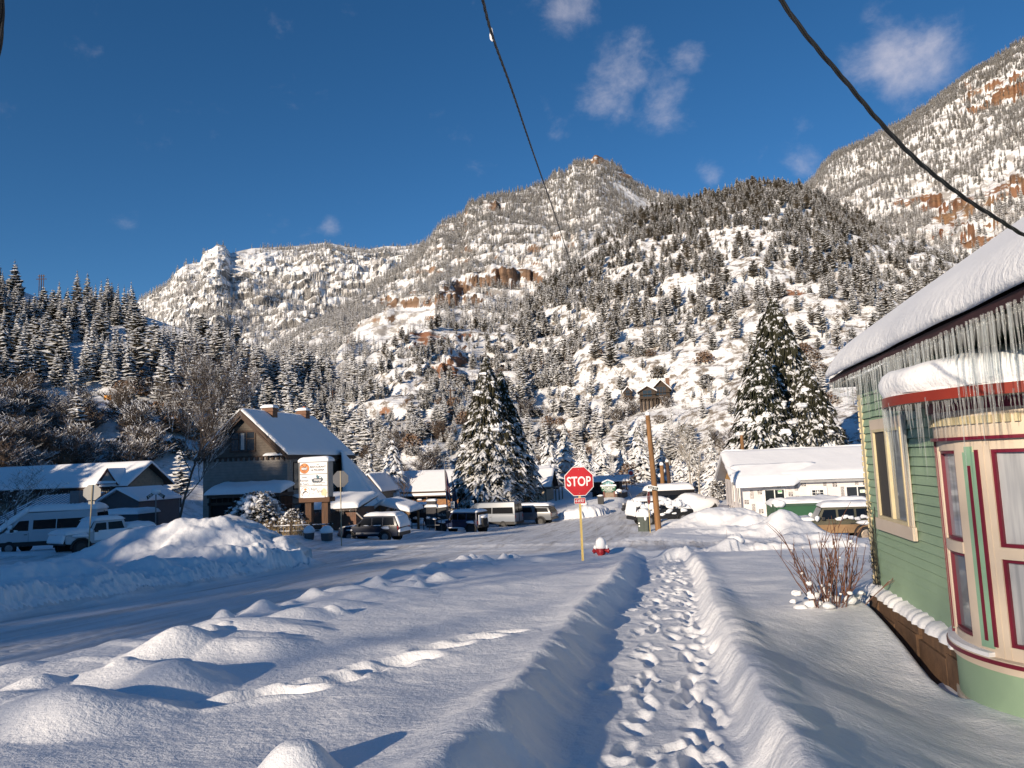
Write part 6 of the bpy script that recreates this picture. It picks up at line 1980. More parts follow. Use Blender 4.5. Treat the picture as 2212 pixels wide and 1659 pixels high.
c1 = [at(*q) for q in [(1022, -110, 3.9), (1043, 0, 4.5), (1066, 85, 5.2), (1106, 195, 6.4), (1150, 325, 8.4), (1200, 468, 12.0), (1240, 590, 17), (1275, 685, 23.5), (1310, 770, 31)]] + [MAIN_TOP + Vector((-.1, 0, -.25))]
ca1 = twisted(smooth_path(c1, 40), .0085, 'service_cable', 'thin twisted black cable hanging down the middle of the sky to the tall brown pole', .42)
q = MB(); pp_ = at(1066, 83, 5.18); q.blob(tuple(pp_ + Vector((-.012, 0, .03))), .014, .014, .05, 2); tag(q.build('snow_scrap', SNOW, None, True), 'tiny scrap of snow clinging to the middle cable', 'snow scrap')
c2 = [at(*q) for q in [(1630, -90, 2.9), (1687, 0, 3.0), (1745, 80, 3.05), (1830, 180, 3.15), (1900, 263, 3.25), (1985, 350, 3.35), (2080, 425, 3.5), (2150, 470, 3.6), (2212, 508, 3.75), (2290, 545, 3.95)]]
twisted(smooth_path(c2, 30), .0085, 'service_cable', 'thick twisted black cable crossing the upper right corner above the snowy roof', .36)
c3 = [at(*q) for q in [(-60, 420, 3.4), (-22, 190, 3.1), (-1, 92, 3.0), (3.0, 45, 2.95), (2, 0, 2.9), (-6, -110, 2.8)]]
twisted(smooth_path(c3, 14), .010, 'service_cable', 'dark bit of cable at the top left edge of the sky', .5)
def wire(a, b, sag, r, label, n=14):
    pts = [a.lerp(b, k / n) - Vector((0, 0, sag * 4 * (k / n) * (1 - k / n))) for k in range(n + 1)]
    mb = MB(); mb.tube(pts, r, 4)
    return tag(mb.build('wire', CABLE, None, flip=False), label, 'wire', 'thin overhead wires')
wire(MAIN_TOP, at(1368, 866, 60), .3, .012, 'thin wire rising left from the top of the tall brown pole')
wire(MAIN_TOP + Vector((0, 0, -.3)), P2_ + T2_, 1.0, .014, 'thin wire from the tall brown pole to the next brown pole')
for k in range(3): wire(ta + Vector((-1.2 + k * 1.1, 0, 0)), tb + Vector((-1.2 + k * 1.1, 0, 0)), 1.6, .035, 'thin power line along the foot of the hills between the cross-armed poles')
for k in range(2): wire(ta + Vector((-1.2 + k * 1.1, 0, 0)), at(480, 770, da + 30), 1.6, .035, 'thin power line climbing the shaded slope left of the cross-armed pole')
wire(at(1280, 992, 110), at(1400, 1052, 100), 1.0, .05, 'snow-laden line running down behind the green lodge sign')

# ---------------------------------------------------------------- the three-panel roadside sign
def pylon_sign():
    d = 48
    P = spot(668, 1158, d)
    t = empty('roadside_sign', P, R(3), 'lit three-panel white business sign with snow on top, on two wooden posts', 'sign')
    k = d / F
    c = 679
    x0, x1 = (646.5 - 668) * k, (712.5 - 668) * k
    z0, z1 = at(c, 1075, d).z - P.z, at(c, 998, d).z - P.z
    dep = .85
    b = MB(); b.box(x0, x1, 0, dep, z0, z1); b.build('cabinet', mat('cabinet_metal', (.34, .32, .29), .5, (.28, .26, .24), 3), t, bevel=.02)
    f = MB()
    f.box(x0 - .02, x0 + .05, -.035, -.003, z0, z1); f.box(x1 - .05, x1 + .02, -.035, -.003, z0, z1)
    h = (z1 - z0)
    for q in (0, .335, .665, 1): f.box(x0 + .051, x1 - .051, -.03, -.003, z0 + h * q - .02, z0 + h * q + .02)
    f.build('divider', mat('cabinet_edge', (.16, .15, .14), .5), t)
    W = x1 - x0
    PW = mat('sign_panel_white', (.80, .79, .79), .35, (.76, .75, .76), 2); K = mat('sign_black', (.02, .022, .03), .5); NAVY = mat('sign_navy', (.025, .045, .075), .5); TEAL = mat('sign_teal', (.03, .13, .18), .5); OR = mat('sign_orange', (.75, .22, .03), .5); SAND = mat('sign_sand', (.78, .58, .36), .5)
    # art: x as fraction of width, z as fraction of panel height
    def panel(name, q0, q1):
        m_ = MB(); m_.box(x0 + .052, x1 - .052, -.012, -.003, z0 + h * q0 + .021, z0 + h * q1 - .021)
        return m_.build(name, PW, t), (lambda u: x0 + W * u), (lambda v: z0 + h * (q0 + (q1 - q0) * v))
    def disc(mb, cx, cz, r, y0, y1, mi=0, n=28, squash=1.0):
        mb.prism([(cx + r * math.cos(6.2832 * i / n), cz + r * squash * math.sin(6.2832 * i / n)) for i in range(n)], y0, y1, 'y', mi)
    def ring(mb, cx, cz, r0, r1, y, mi=0, a0=0.0, a1=6.2832, n=36):
        vs, fs = [], []
        for i in range(n + 1):
            a = a0 + (a1 - a0) * i / n
            vs += [(cx + r0 * math.cos(a), y, cz + r0 * math.sin(a)), (cx + r1 * math.cos(a), y, cz + r1 * math.sin(a))]
        fs = [(2 * i, 2 * i + 1, 2 * i + 3, 2 * i + 2) for i in range(n)]
        mb.add(vs, fs, mi)
    # top panel
    p, X, Z = panel('panel', .665, 1)
    a = MB()
    cx, cz, r = X(.185), Z(.49), h * .335 * .44
    disc(a, cx, cz, r, -.015, -.0125, 0); disc(a, cx, cz, r * .93, -.017, -.0155, 1)
    for s_ in (-1, 1):
        a.add([(cx + s_ * r * .55, -.019, cz + r * .62), (cx + s_ * r * .47, -.019, cz + r * .68), (cx - s_ * r * .12, -.019, cz + r * .16), (cx - s_ * r * .04, -.019, cz + r * .10)], [(0, 1, 2, 3)], 0)
        a.add([(cx + s_ * r * .2, -.0195, cz + r * .66), (cx + s_ * r * .5, -.0195, cz + r * .74), (cx + s_ * r * .72, -.0195, cz + r * .5), (cx + s_ * r * .5, -.0195, cz + r * .6)], [(0, 1, 2, 3)], 0)
    a.box(cx - r * .62, cx + r * .62, -.020, -.0185, cz - r * .32, cz + r * .22, 0)
    fit_text(a, 'MINESHAFT', cx, cz - r * .05, -.021, r * 1.15, r * .42, 2, bold=.03)
    fit_text(a, 'RESTAURANT', cx, cz - r * .47, -.019, r * 1.0, r * .17, 0, bold=.02)
    fit_text(a, '& PIZZERIA', cx, cz - r * .70, -.019, r * .7, r * .15, 0, bold=.02)
    a.build('logo', [K, OR, PW], p); a = MB()
    fit_text(a, 'BAR', X(.66), Z(.81), -.0135, W * .10, h * .335 * .09, 0, bold=.03)
    fit_text(a, 'RESTAURANT', X(.655), Z(.59), -.0135, W * .56, h * .335 * .17, 0, bold=.035)
    fit_text(a, '& PIZZERIA', X(.655), Z(.33), -.0135, W * .46, h * .335 * .17, 0, bold=.035)
    a.build('lettering', [K, OR, PW], p)
    # middle panel
    p, X, Z = panel('panel', .335, .665)
    a = MB()
    for w_, u, v, ww in (('Jeep', .18, .74, .18), ('Rentals', .18, .46, .29), ('& Tours', .18, .17, .29)): fit_text(a, w_, X(u), Z(v), -.0135, W * ww, h * .33 * .19, 0, bold=.02)
    a.build('lettering', [NAVY, TEAL, PW], p); a = MB()
    def tri(pts, mi, y): a.add([(X(u), y, Z(v)) for u, v in pts], [tuple(range(len(pts)))], mi)
    tri([(.47, .6), (.61, .95), (.70, .78), (.74, .82), (.82, .6)], 1, -.0135)
    tri([(.47, .6), (.61, .95), (.585, .74), (.63, .6)], 2, -.0145)
    tri([(.68, .6), (.735, .80), (.75, .68), (.79, .6)], 2, -.0145)
    tri([(.46, .30), (.43, .52), (.52, .63), (.80, .63), (.84, .52), (.80, .34), (.72, .22), (.52, .20)], 0, -.0150)
    for i, (u0, u1, v) in enumerate([(.40, .5, .55), (.41, .48, .42), (.78, .96, .54), (.80, .97, .42), (.42, .9, .24), (.40, .55, .12), (.70, .92, .17), (.45, .8, .06)]): tri([(u0, v), (u1, v - .012), (u1, v + .022), (u0, v + .014)], 0, -.0137)
    fit_text(a, 'Ouray', X(.64), Z(.46), -.0165, W * .25, h * .33 * .22, 2, bold=.02, shear=.15)
    fit_text(a, 'Mountain Adventures', X(.64), Z(.28), -.0165, W * .28, h * .33 * .05, 2, bold=.02)
    a.build('logo', [NAVY, TEAL, PW], p)
    # bottom panel
    p, X, Z = panel('panel', 0, .335)
    a = MB()
    tri2 = []
    cx, cz = X(.86), Z(.38); rr = h * .335 * .42
    pts = []
    for i in range(20): q_ = 6.2832 * i / 20; rad = rr * (1.0 if i % 2 == 0 else .82); pts.append((cx + rad * .68 * math.cos(q_), -.0132, cz + rad * math.sin(q_)))
    a.add(pts, [tuple(range(20))], 2)
    cx, cz, r = X(.21), Z(.49), h * .335 * .42
    ring(a, cx, cz, r * .93, r, -.0135, 0)
    n_ = 30; vs = []; 
    for i in range(n_ + 1): q_ = .15 + 3.6 * i / n_; vs.append((cx + r * .62 * math.cos(q_), -.0136, cz - r * .42 + r * .62 * math.sin(q_)))
    for i in range(n_, -1, -1): q_ = .15 + 3.6 * i / n_; f_ = 1 - .36 * math.sin(math.pi * i / n_); vs.append((cx + r * .06 * math.sin(math.pi * i / n_) + r * .62 * f_ * math.cos(q_), -.0136, cz - r * .45 + r * .62 * f_ * math.sin(q_)))
    m2 = 2 * (n_ + 1)
    a.add(vs, [(i, i + 1, m2 - 2 - i, m2 - 1 - i) for i in range(n_)], 0)
    for i in range(8):
        q_ = 6.2832 * i / 8; ex, ez = cx + r * .36 * math.cos(q_), cz + r * .50 + r * .30 * math.sin(q_)
        nx, nz = -math.sin(q_) * r * .09, math.cos(q_) * r * .09
        mx, mz = cx + r * .2 * math.cos(q_), cz + r * .50 + r * .17 * math.sin(q_)
        a.add([(cx, -.0137, cz + r * .5), (mx + nx, -.0137, mz + nz), (ex, -.0137, ez), (mx - nx, -.0137, mz - nz)], [(0, 1, 2, 3)], 1)
    a.build('logo', [K, OR, SAND], p); a = MB()
    fit_text(a, 'Sage', X(.505), Z(.70), -.0145, W * .23, h * .335 * .28, 0, shear=.35)
    fit_text(a, 'Spa', X(.70), Z(.50), -.0145, W * .20, h * .335 * .30, 0, shear=.35)
    for (u0, v0, u1, v1) in ((.46, .56, .50, .26), (.50, .26, .40, .44), (.70, .36, .66, .10), (.66, .10, .58, .24), (.40, .8, .44, .6)):
        dx, dz = X(u1) - X(u0), Z(v1) - Z(v0); l_ = math.hypot(dx, dz); ox, oz = -dz / l_ * .007, dx / l_ * .007
        a.add([(X(u0) - ox, -.0142, Z(v0) - oz), (X(u1) - ox, -.0142, Z(v1) - oz), (X(u1) + ox, -.0142, Z(v1) + oz), (X(u0) + ox, -.0142, Z(v0) + oz)], [(0, 1, 2, 3)], 0)
    fit_text(a, 'AT THE', X(.72), Z(.24), -.0142, W * .08, h * .335 * .05, 0); fit_text(a, 'TWIN PEAKS', X(.74), Z(.14), -.0142, W * .15, h * .335 * .05, 0)
    a.build('lettering', [K, OR, SAND], p)
    s = MB(); s.sheet((x0 - .06, -.08, z1), (x1 + .06, -.08, z1), (x1 + .08, dep + .1, z1 + .02), (x0 - .06, dep + .1, z1 + .02), .36, 12, 8, .28, .06, 3, .4, scal=.02)
    s.build('snow_cap', SNOW, t, 'all')
    w_ = MB(); w_.box(x0 - .02, x1 + .1, -.06, dep + .05, z0 - .3, z0 - .004); w_.build('beam', wood('sign_timber', (.15, .075, .04), (.07, .038, .025), (.5, 3, 3)), t)
    lg = MB()
    for x in ((657 - 668) * k, (695 - 668) * k):
        l2 = MB(); l2.box(x, x + .42, .15, .6, -.8, z0 - .31); l2.build('post', wood('sign_post_wood', (.13, .065, .035), (.045, .028, .02), (4, 4, .5)), t)
    sl2 = MB(); sl2.sheet((x0 + .3, -.09, z0 - .004), (x1 - .2, -.09, z0 - .004), (x1 - .2, -.0, z0), (x0 + .3, 0, z0), .12, 10, 3, .06, .3, 6, .2); sl2.build('ledge_snow', SNOW, t, 'all')
pylon_sign()

def barrel(x, yb, d, w, h, label, seed, group=None):
    P = spot(x, yb, d, .1)
    t = empty('planter', P, 0, label, 'planter')
    r = w / 2
    b = MB(); b.lathe([(r * .8, 0), (r * .95, h * .4), (r, h), (r * .86, h), (r * .85, h - .05)], 16); b.build('tub', mat('planter_grey', (.10, .10, .105), .8, (.07, .07, .075), 3), t, True)
    s = MB(); s.lathe([(r * 1.02, h - .02), (r * 1.12, h + .06), (r * 1.05, h + .2), (r * .6, h + .38), (r * .1, h + .44)], 16); s.build('snow_cap', SNOW, t, 'all')
barrel(706, 1160, 45, .72, .6, 'grey tub planter heaped with snow right of the sign legs', 1)
barrel(668, 1158, 45.5, .62, .5, 'smaller snow-capped tub at the foot of the sign legs', 2)
def rail_fence():
    t = empty('rail_fence', spot(640, 1157, 46), R(4), 'low snowy split-rail fence behind the snow bank near the sign', 'fence')
    for i in range(5):
        p = MB(); p.box(-3 + i * 1.3, -2.86 + i * 1.3, -.07, .07, -.6, .75); p.build('post', DKWOOD, t)
    r = MB(); r.tube([(-3, 0, .55), (2.4, .05, .6)], .05, 6); r.tube([(-3, 0, .25), (2.4, .05, .22)], .05, 6); r.build('rail', TWIG, t)
rail_fence()

def dining_lamp():
    d = 48; P = spot(336, 1150, d)
    t = empty('post_sign', P, R(20), 'thin post with a small snow-capped tent-shaped lettered sign by the bare tree', 'sign')
    h = at(336, 1065, d).z - P.z
    p = MB(); p.tube([(0, 0, -.4), (0, 0, h - .1)], .04, 8); p.build('post', GREYMET, t)
    b = MB()
    K = mat('sign_board_dark', (.03, .028, .028), .6)
    for sg in (-1, 1):
        b.add([(0, -.06, h), (sg * .5, -.06, h - .42), (sg * .58, -.06, h - .2), (sg * .12, -.06, h + .1), (0, -.02, h), (sg * .5, -.02, h - .42), (sg * .58, -.02, h - .2), (sg * .12, -.02, h + .1)], [(0, 1, 2, 3), (4, 7, 6, 5), (0, 4, 5, 1), (1, 5, 6, 2), (2, 6, 7, 3), (3, 7, 4, 0)])
    bo = b.build('board', K, t)
    l = MB(); fit_text(l, 'DIN', -.31, h - .14, -.064, .34, .17, 0, rot=.72); l.build('lettering', SIGNWHITE, bo); l = MB(); fit_text(l, 'ING', .31, h - .14, -.064, .34, .17, 0, rot=-.72); l.build('lettering', SIGNWHITE, bo)
    s = MB(); s.blob((0, -.03, h + .1), .34, .22, .17, 3, 10, 6, .15); s.build('snow_cap', SNOW, t, 'all')
dining_lamp()

def lodge_sign():
    d = 86
    P = spot(1315, 1078, d)
    t = empty('lodge_sign', P, R(3), 'green lodge sign on a stone base under a little snowy roof by the street', 'sign')
    k = d / F
    def X(c): return ((2200 + c / 3.318) / 1.852 - 1315) * k
    def Z(c): return at(1315, (1750 + c / 3.318) / 1.852, d).z - P.z
    st = mat('stone_base', (.33, .26, .2), .9, (.16, .12, .09), 5, .5, 12)
    b = MB(); b.box(X(728), X(852), 0, .6, -.4, Z(715)); b.build('stone_base', st, t)
    p = MB()
    for a_, b_ in ((712, 730), (850, 868)): p.box(X(a_), X(b_), -.08, .68, -.4, Z(690))
    p.build('post', mat('rust_post', (.2, .09, .07), .8), t)
    G = mat('lodge_green', (.02, .115, .055), .5, (.015, .09, .045), 3)
    g = MB(); g.prism([(X(682), Z(648)), (X(700), Z(712)), (X(872), Z(712)), (X(888), Z(648))], -.2, -.082); go = g.build('board', G, t)
    l = MB(); fit_text(l, 'BOX CANYON', (X(690) + X(862)) / 2 + .05, Z(664), -.203, X(862) - X(696), .22, 0, bold=.02); fit_text(l, 'LODGE', X(783), Z(684), -.203, X(835) - X(732), .19, 0, bold=.02); fit_text(l, '& HOT SPRINGS', X(783), Z(703), -.203, X(850) - X(716), .10, 0, bold=.02); l.build('lettering', SIGNWHITE, go)
    v = MB(); v.box(X(735), X(845), -.15, -.083, Z(728), Z(715)); vo = v.build('vacancy_board', G, t); l = MB(); fit_text(l, 'VACANCY', X(790), Z(721.5), -.153, X(835) - X(752), .10, 0, bold=.02); l.build('lettering', SIGNWHITE, vo)
    u = MB(); u.prism([(X(712), Z(632)), (X(850), Z(632)), (X(850), Z(600)), (X(783), Z(574)), (X(712), Z(600))], -.05, .5); uo = u.build('picture_board', mat('picture_blue', (.16, .33, .45), .6, (.10, .25, .2), 1.2), t)
    q = MB()
    for i, (c0, c1, mi) in enumerate([(722, 738, 0), (742, 752, 1), (758, 778, 2), (784, 800, 2), (806, 816, 1), (822, 842, 0)]): q.prism([(X(c0), Z(630)), (X(c1), Z(630)), (X((c0 + c1) / 2), Z(592 + 4 * (i % 3)))], -.06, -.052, 'y', mi)
    q.build('picture', [mat('pic_green', (.03, .16, .07), .6), mat('pic_tan', (.5, .36, .2), .6), mat('pic_white', (.7, .78, .85), .6)], uo)
    s = MB()
    for xe in (698, 866): s.sheet((X(xe), -.25, Z(606)), (X(xe), .7, Z(606)), (X(783), .7, Z(570)), (X(783), -.25, Z(570)), .16, 5, 6, .12, .05, 3, .4)
    s.sheet((X(680), -.3, Z(648)), (X(890), -.3, Z(648)), (X(890), -.05, Z(640)), (X(680), -.05, Z(640)), .16, 10, 3, .1, .1, 3, .4)
    s.build('snow_cap', SNOW, t, 'all')
lodge_sign()
for i, (x, y, d, lab) in enumerate([(1338, 1068, 92, 'snow-topped stone pillar just right of the lodge sign'), (1350, 1052, 104, 'snow-topped stone pillar farther up the drive behind the lodge sign'), (1263, 1092, 78, 'snow-topped stone pillar behind the rough snow heap on the lot')]):
    P = spot(x, y, d); t = empty('stone_pillar', P, 0, lab, 'pillar')
    b = MB(); b.box(-.3, .3, -.3, .3, -.6, .95); b.build('shaft', mat('stone_base', (.3, .2, .1)), t, bevel=.03)
    s = MB(); s.blob((0, 0, 1.05), .42, .42, .26, i, 10, 6, .15); s.build('snow_cap', SNOW, t, 'all')
def lodge_wall():
    P0, P1 = spot(1330, 1075, 90), spot(1352, 1058, 101)
    t = empty('stone_wall', P0, 0, 'low dark snow-topped wall running up the drive beside the lodge sign', 'wall')
    v = P1 - P0; n = Vector((-v.y, v.x, 0)).normalized() * .2
    b = MB(); q = [n * -1, v - n, v + n, n]
    b.add([p + Vector((0, 0, -.5)) for p in q] + [p + Vector((0, 0, .65)) for p in q], [(0, 3, 2, 1), (4, 5, 6, 7), (0, 1, 5, 4), (1, 2, 6, 5), (2, 3, 7, 6), (3, 0, 4, 7)]); b.build('stones', mat('dark_stone', (.12, .09, .07), .9), t)
    s = MB(); s.sheet(*[p * 1.0 + Vector((0, 0, .65)) + (p - v * .5).normalized() * .1 for p in q], .3, 10, 3, .2, .25, 4, .3); s.build('snow_cap', SNOW, t, 'all')
lodge_wall()
P = spot(1298, 1083, 82); t = empty('litter_bin', P, 0, 'small black litter bin below the lodge sign', 'bin')
b = MB(); b.prism([(-.3, -.3), (.3, -.3), (.34, .85), (-.34, .85)], -.3, .3); b.build('body', mat('black_plastic', (.02, .02, .022), .5), t, bevel=.03)
s = MB(); s.blob((0, 0, .92), .36, .34, .12, 2); s.build('snow_cap', SNOW, t, 'all')

def peaks_sign():
    d = 65; P = spot(932, 1134, d)
    t = empty('stone_sign', P, R(6), 'dark stone pillar and lettered name panel under snow beside the dark blue jeep', 'sign')
    k = d / F
    x0, x1, x2 = (921 - 932) * k, (943 - 932) * k, (965 - 932) * k
    h = at(932, 1096, d).z - P.z; h2 = at(932, 1086, d).z - P.z
    D_ = mat('slate', (.055, .055, .06), .8, (.035, .035, .04), 3, .4, 8)
    b = MB(); b.box(x0, x1, 0, .8, -.4, h); b.box(x0 + .05, x1 - .05, .05, .75, h + .18, h2 + .12); b.build('pillar', D_, t)
    p = MB(); p.box(x1 + .002, x2, .15, .45, -.4, h - .1); po = p.build('panel', mat('slate_panel', (.03, .03, .03), .6), t)
    l = MB(); w = x2 - x1
    fit_text(l, 'Twin Peaks', x1 + w * .52, h * .62, .148, w * .86, .28, 0, bold=.01); l.build('lettering', mat('grey_letters', (.45, .44, .42), .6), po); l = MB(); fit_text(l, 'Lodge', x1 + w * .52, h * .32, .148, w * .6, .26, 0, bold=.01); l.build('lettering', mat('grey_letters', (.45, .44, .42), .6), po)
    s = MB(); s.sheet((x0 - .12, -.12, h), (x1 + .1, -.12, h), (x1 + .1, .9, h), (x0 - .12, .9, h), .26, 6, 6, .2, .06, 2, .4); s.sheet((x0, 0, h2 + .12), (x1, 0, h2 + .12), (x1, .8, h2 + .12), (x0, .8, h2 + .12), .2, 6, 6, .2, .06, 2, .4)
    s.sheet((x1, .05, h - .1), (x2 + .05, .05, h - .02), (x2 + .05, .55, h - .02), (x1, .55, h - .1), .22, 8, 4, .15, .08, 2, .4); s.build('snow_cap', SNOW, t, 'all')
peaks_sign()

def kiosk():
    d = 58; P = spot(845, 1148, d)
    t = empty('kiosk', P, R(-4), 'timber notice shelter with thick snow roof behind the dark blue SUV', 'shelter')
    k = d / F
    x0, x1 = (800 - 845) * k, (890 - 845) * k
    e = at(845, 1107, d).z - P.z; rz = at(825, 1084, d).z - P.z
    TI = wood('kiosk_timber', (.2, .12, .06), (.1, .06, .035))
    cx = x0 + .36 * (x1 - x0)
    po = MB()
    for x in (x0 + .2, cx + .9, x1 - .2):
        for y in (0, 2.0): po.box(x - .08, x + .08, y, y + .16, -.4, e)
    po.build('post', TI, t)
    tr = MB(); tr.box(x0, x1, -.02, .12, e - .2, e)
    tr.tube([(x1 - .2, .05, e - .9), (x1 - .9, .05, e - .15)], .06, 5); tr.tube([(x0 + .2, .05, e - .7), (x0 + .7, .05, e - .15)], .06, 5)
    for x in (cx - .5, cx, cx + .5): tr.box(x - .05, x + .05, -.02, .1, e, e + (rz - e) * (1 - abs(x - cx) / 1.5))
    tr.build('truss', TI, t)
    bd = MB(); bd.box(cx + 1.0, cx + 1.6, -.05, .0, .9, e - .25); bd.build('notice_board', mat('pale_board', (.35, .37, .4), .5), t)
    ro = MB()
    ro.add([(x0 - .1, -.4, e - .05), (cx, -.4, rz - .1), (x1 - .9, 1.2, rz - .1), (x1 + .1, -.2, e), (x1 + .1, 2.4, e), (x0 - .1, 2.5, e - .05), (cx, 2.4, rz - .1)], [(0, 1, 6, 5), (1, 3, 2), (1, 2, 6), (2, 3, 4), (2, 4, 6)])
    ro.build('roof', BROWN, t)
    s = MB()
    s.sheet((x0 - .2, -.45, e - .02), (x0 - .2, 2.6, e - .02), (cx + .05, 2.5, rz), (cx + .05, -.45, rz), .36, 8, 8, .3, .05, 3, .35)
    s.sheet((cx - .3, -.45, rz - .25), (x1 + .2, -.5, e), (x1 + .1, 2.5, e + .1), (cx, 2.5, rz), .42, 12, 8, .35, .06, 4, .35)
    s.build('roof_snow', SNOW, t, 'all')
kiosk()

def bike_rack():
    P = spot(905, 1147, 60); t = empty('bicycle_rack', P, 0, 'snowy hoop rack with a parked bicycle wheel row between the shelter and the stone sign', 'rack')
    m_ = MB()
    for i in range(7): m_.tube([(-1.6 + i * .5, 0, -.2), (-1.6 + i * .5, .05, .8), (-1.35 + i * .5, .05, .95), (-1.1 + i * .5, .05, .8), (-1.1 + i * .5, 0, -.2)], .035, 5)
    m_.tube([(-1.7, 0, .35), (1.8, 0, .35)], .03, 5); m_.build('hoop', mat('rack_metal', (.05, .05, .055), .6, snow=.4), t)
    s = MB()
    for i in range(6): s.blob((-1.4 + i * .55, 0, .98 - .1 * (i % 2)), .2, .12, .1, i, 7, 5, .3)
    s.build('snow_clump', SNOW, t, 'all')
bike_rack()

# flags and small signs in front of the motel
for i, (xb, yb, xt, yt, d, lab, flag) in enumerate([(968, 1122, 959, 985, 74, 'tall flagpole with a limp dark red and blue flag in front of the motel', 1), (980, 1122, 976, 1030, 78, 'shorter flagpole with a dark limp flag, middle of three before the motel', 2), (993, 1122, 990, 1030, 82, 'thin bare flagpole, right of three before the motel', 0)]):
    t, P_, T_ = pole(xb, yb, xt, yt, d, .075, .05, GREYMET, lab, False, name='flagpole', cat='flagpole')
    b = MB(); b.blob(tuple(T_), .1, .1, .1, 1); b.build('finial', GREYMET, t, True)
    if flag:
        f = MB(); n = 10; L_ = 2.9 if flag == 1 else 2.6
        vs, fs = [], []
        top = T_ * (.80 if flag == 1 else .9)
        for k in range(n + 1):
            for q in range(5):
                u = q / 4
                vs.append((top.x + .06 + u * (.12 + .3 * (k / n)) * 1.3, top.y + .10 * math.sin(u * 6 + k * .5), top.z - L_ * k / n - .3 * u))
        for k in range(n):
            for q in range(4): fs.append((k * 5 + q, k * 5 + q + 1, (k + 1) * 5 + q + 1, (k + 1) * 5 + q))
        f.add(vs, fs); f.m = [(1 if (i_ % 4) >= 2 and (i_ // 4) < 5 else 0 if (i_ % 4) % 2 else 2) for i_ in range(len(fs))] if flag == 1 else [0] * len(fs)
        f.build('flag', [mat('flag_red', (.16, .02, .03), .8), mat('flag_navy', (.02, .03, .1), .8), mat('flag_white', (.3, .28, .3), .8)] if flag == 1 else mat('flag_dark', (.03, .04, .08), .8), t, True, flip=False)
for i, (x, yb, yt, d, lab) in enumerate([(979, 1128, 1083, 70, 'small white parking notice on a post, left one by the jeep'), (1021, 1122, 1081, 76, 'small white parking notice on a post above the jeep roof')]):
    P = spot(x, yb, d); h = at(x, yt, d).z - P.z
    t = empty('parking_notice', P, 0, lab, 'sign'); m_ = MB(); m_.tube([(0, .03, -.3), (0, .03, h)], .03, 6); m_.build('post', GREYMET, t)
    b = MB(); b.box(-.2, .2, -.02, -.005, h - .62, h); bo = b.build('board', SIGNWHITE, t); g_ = MB(); g_.box(-.12, .12, -.024, -.021, h - .3, h - .1); g_.box(-.14, .14, -.024, -.021, h - .5, h - .42); g_.build('symbol', mat('notice_grey', (.25, .3, .28), .6), bo)
P = spot(1250, 1055, 118); t = empty('traffic_sign', Vector((at(1363, 1022, 112).x, at(1363, 1022, 112).y, at(1363, 1022, 112).z)), 0, 'tiny red and white traffic sign at the far end of the street', 'sign')
m_ = MB(); m_.tube([(0, .05, -3.5), (0, .05, .5)], .05, 6); m_.build('post', GREYMET, t); b = MB(); b.box(-.4, .4, -.03, 0, -.5, .5); bo = b.build('board', SIGNWHITE, t); r_ = MB(); r_.lathe([(.33, -.05), (.33, -.033)], 16, (0, 0, 0), 'y'); r_.build('red_disc', RED, bo)

def orange_board():
    p = L1.pick(230, 872); d_ = px(p)[2]; k_ = d_ / F
    t = empty('notice_board', p, R(18), 'bright orange notice board standing on the shaded slope above the thicket', 'sign')
    w, h = 15 * k_, 10.5 * k_; z = 7 * k_
    b = MB(); b.box(-w / 2, w / 2, -.05, .05, z, z + h); b.build('board', mat('orange_board', (.95, .40, .015), .4, (.75, .28, .02), 1.2), t)
    q = MB()
    for x in (-w * .3, w * .3): q.box(x - .07, x + .07, .055, .17, -1, z + h * .8)
    q.build('post', DKWOOD, t)
orange_board()

def utility_box():
    d = 46; P = spot(1390, 1149, d, .1)
    t = empty('utility_cabinet', P, R(-8), 'dark green utility cabinet under a block of snow left of the tall brown pole', 'cabinet')
    k = d / F; w = 23 * k; h = at(1390, 1117, d).z - P.z
    G = mat('cabinet_green', (.028, .045, .04), .5, (.02, .035, .03), 3)
    b = MB(); b.box(-w / 2, w / 2, 0, .75, -.3, h); bo = b.build('body', G, t, bevel=.03)
    l = MB(); l.box(-w / 2 + .06, .05, -.015, -.003, .1, h - .1); l.box(.08, w / 2 - .06, -.015, -.003, .1, h - .1); l.box(.0, .06, -.05, -.016, h * .5, h * .66); l.build('door', G, t)
    s_ = MB(); s_.lathe([(.05, -.02), (.05, -.016)], 10, (-w * .36, 0, h * .62), 'y'); s_.lathe([(.05, -.02), (.05, -.016)], 10, (-w * .36, 0, h * .45), 'y'); s_.build('sticker', SIGNWHITE, t)
    s = MB(); s.sheet((-w / 2 - .06, -.08, h), (w / 2 + .06, -.08, h), (w / 2 + .06, .85, h), (-w / 2 - .06, .85, h), .5, 8, 6, .25, .05, 2, .5); s.blob((.18, -.06, h - .02), .09, .06, .2, 3); s.build('snow_cap', SNOW, t, 'all')
    rd = MB(); rd.tube([(-.2, -.1, h + .3), (-.5, -.1, h + 1.0), (-.75, -.1, h + 1.6)], .012, 4); rd.build('whip_rod', GREYMET, t)
utility_box()

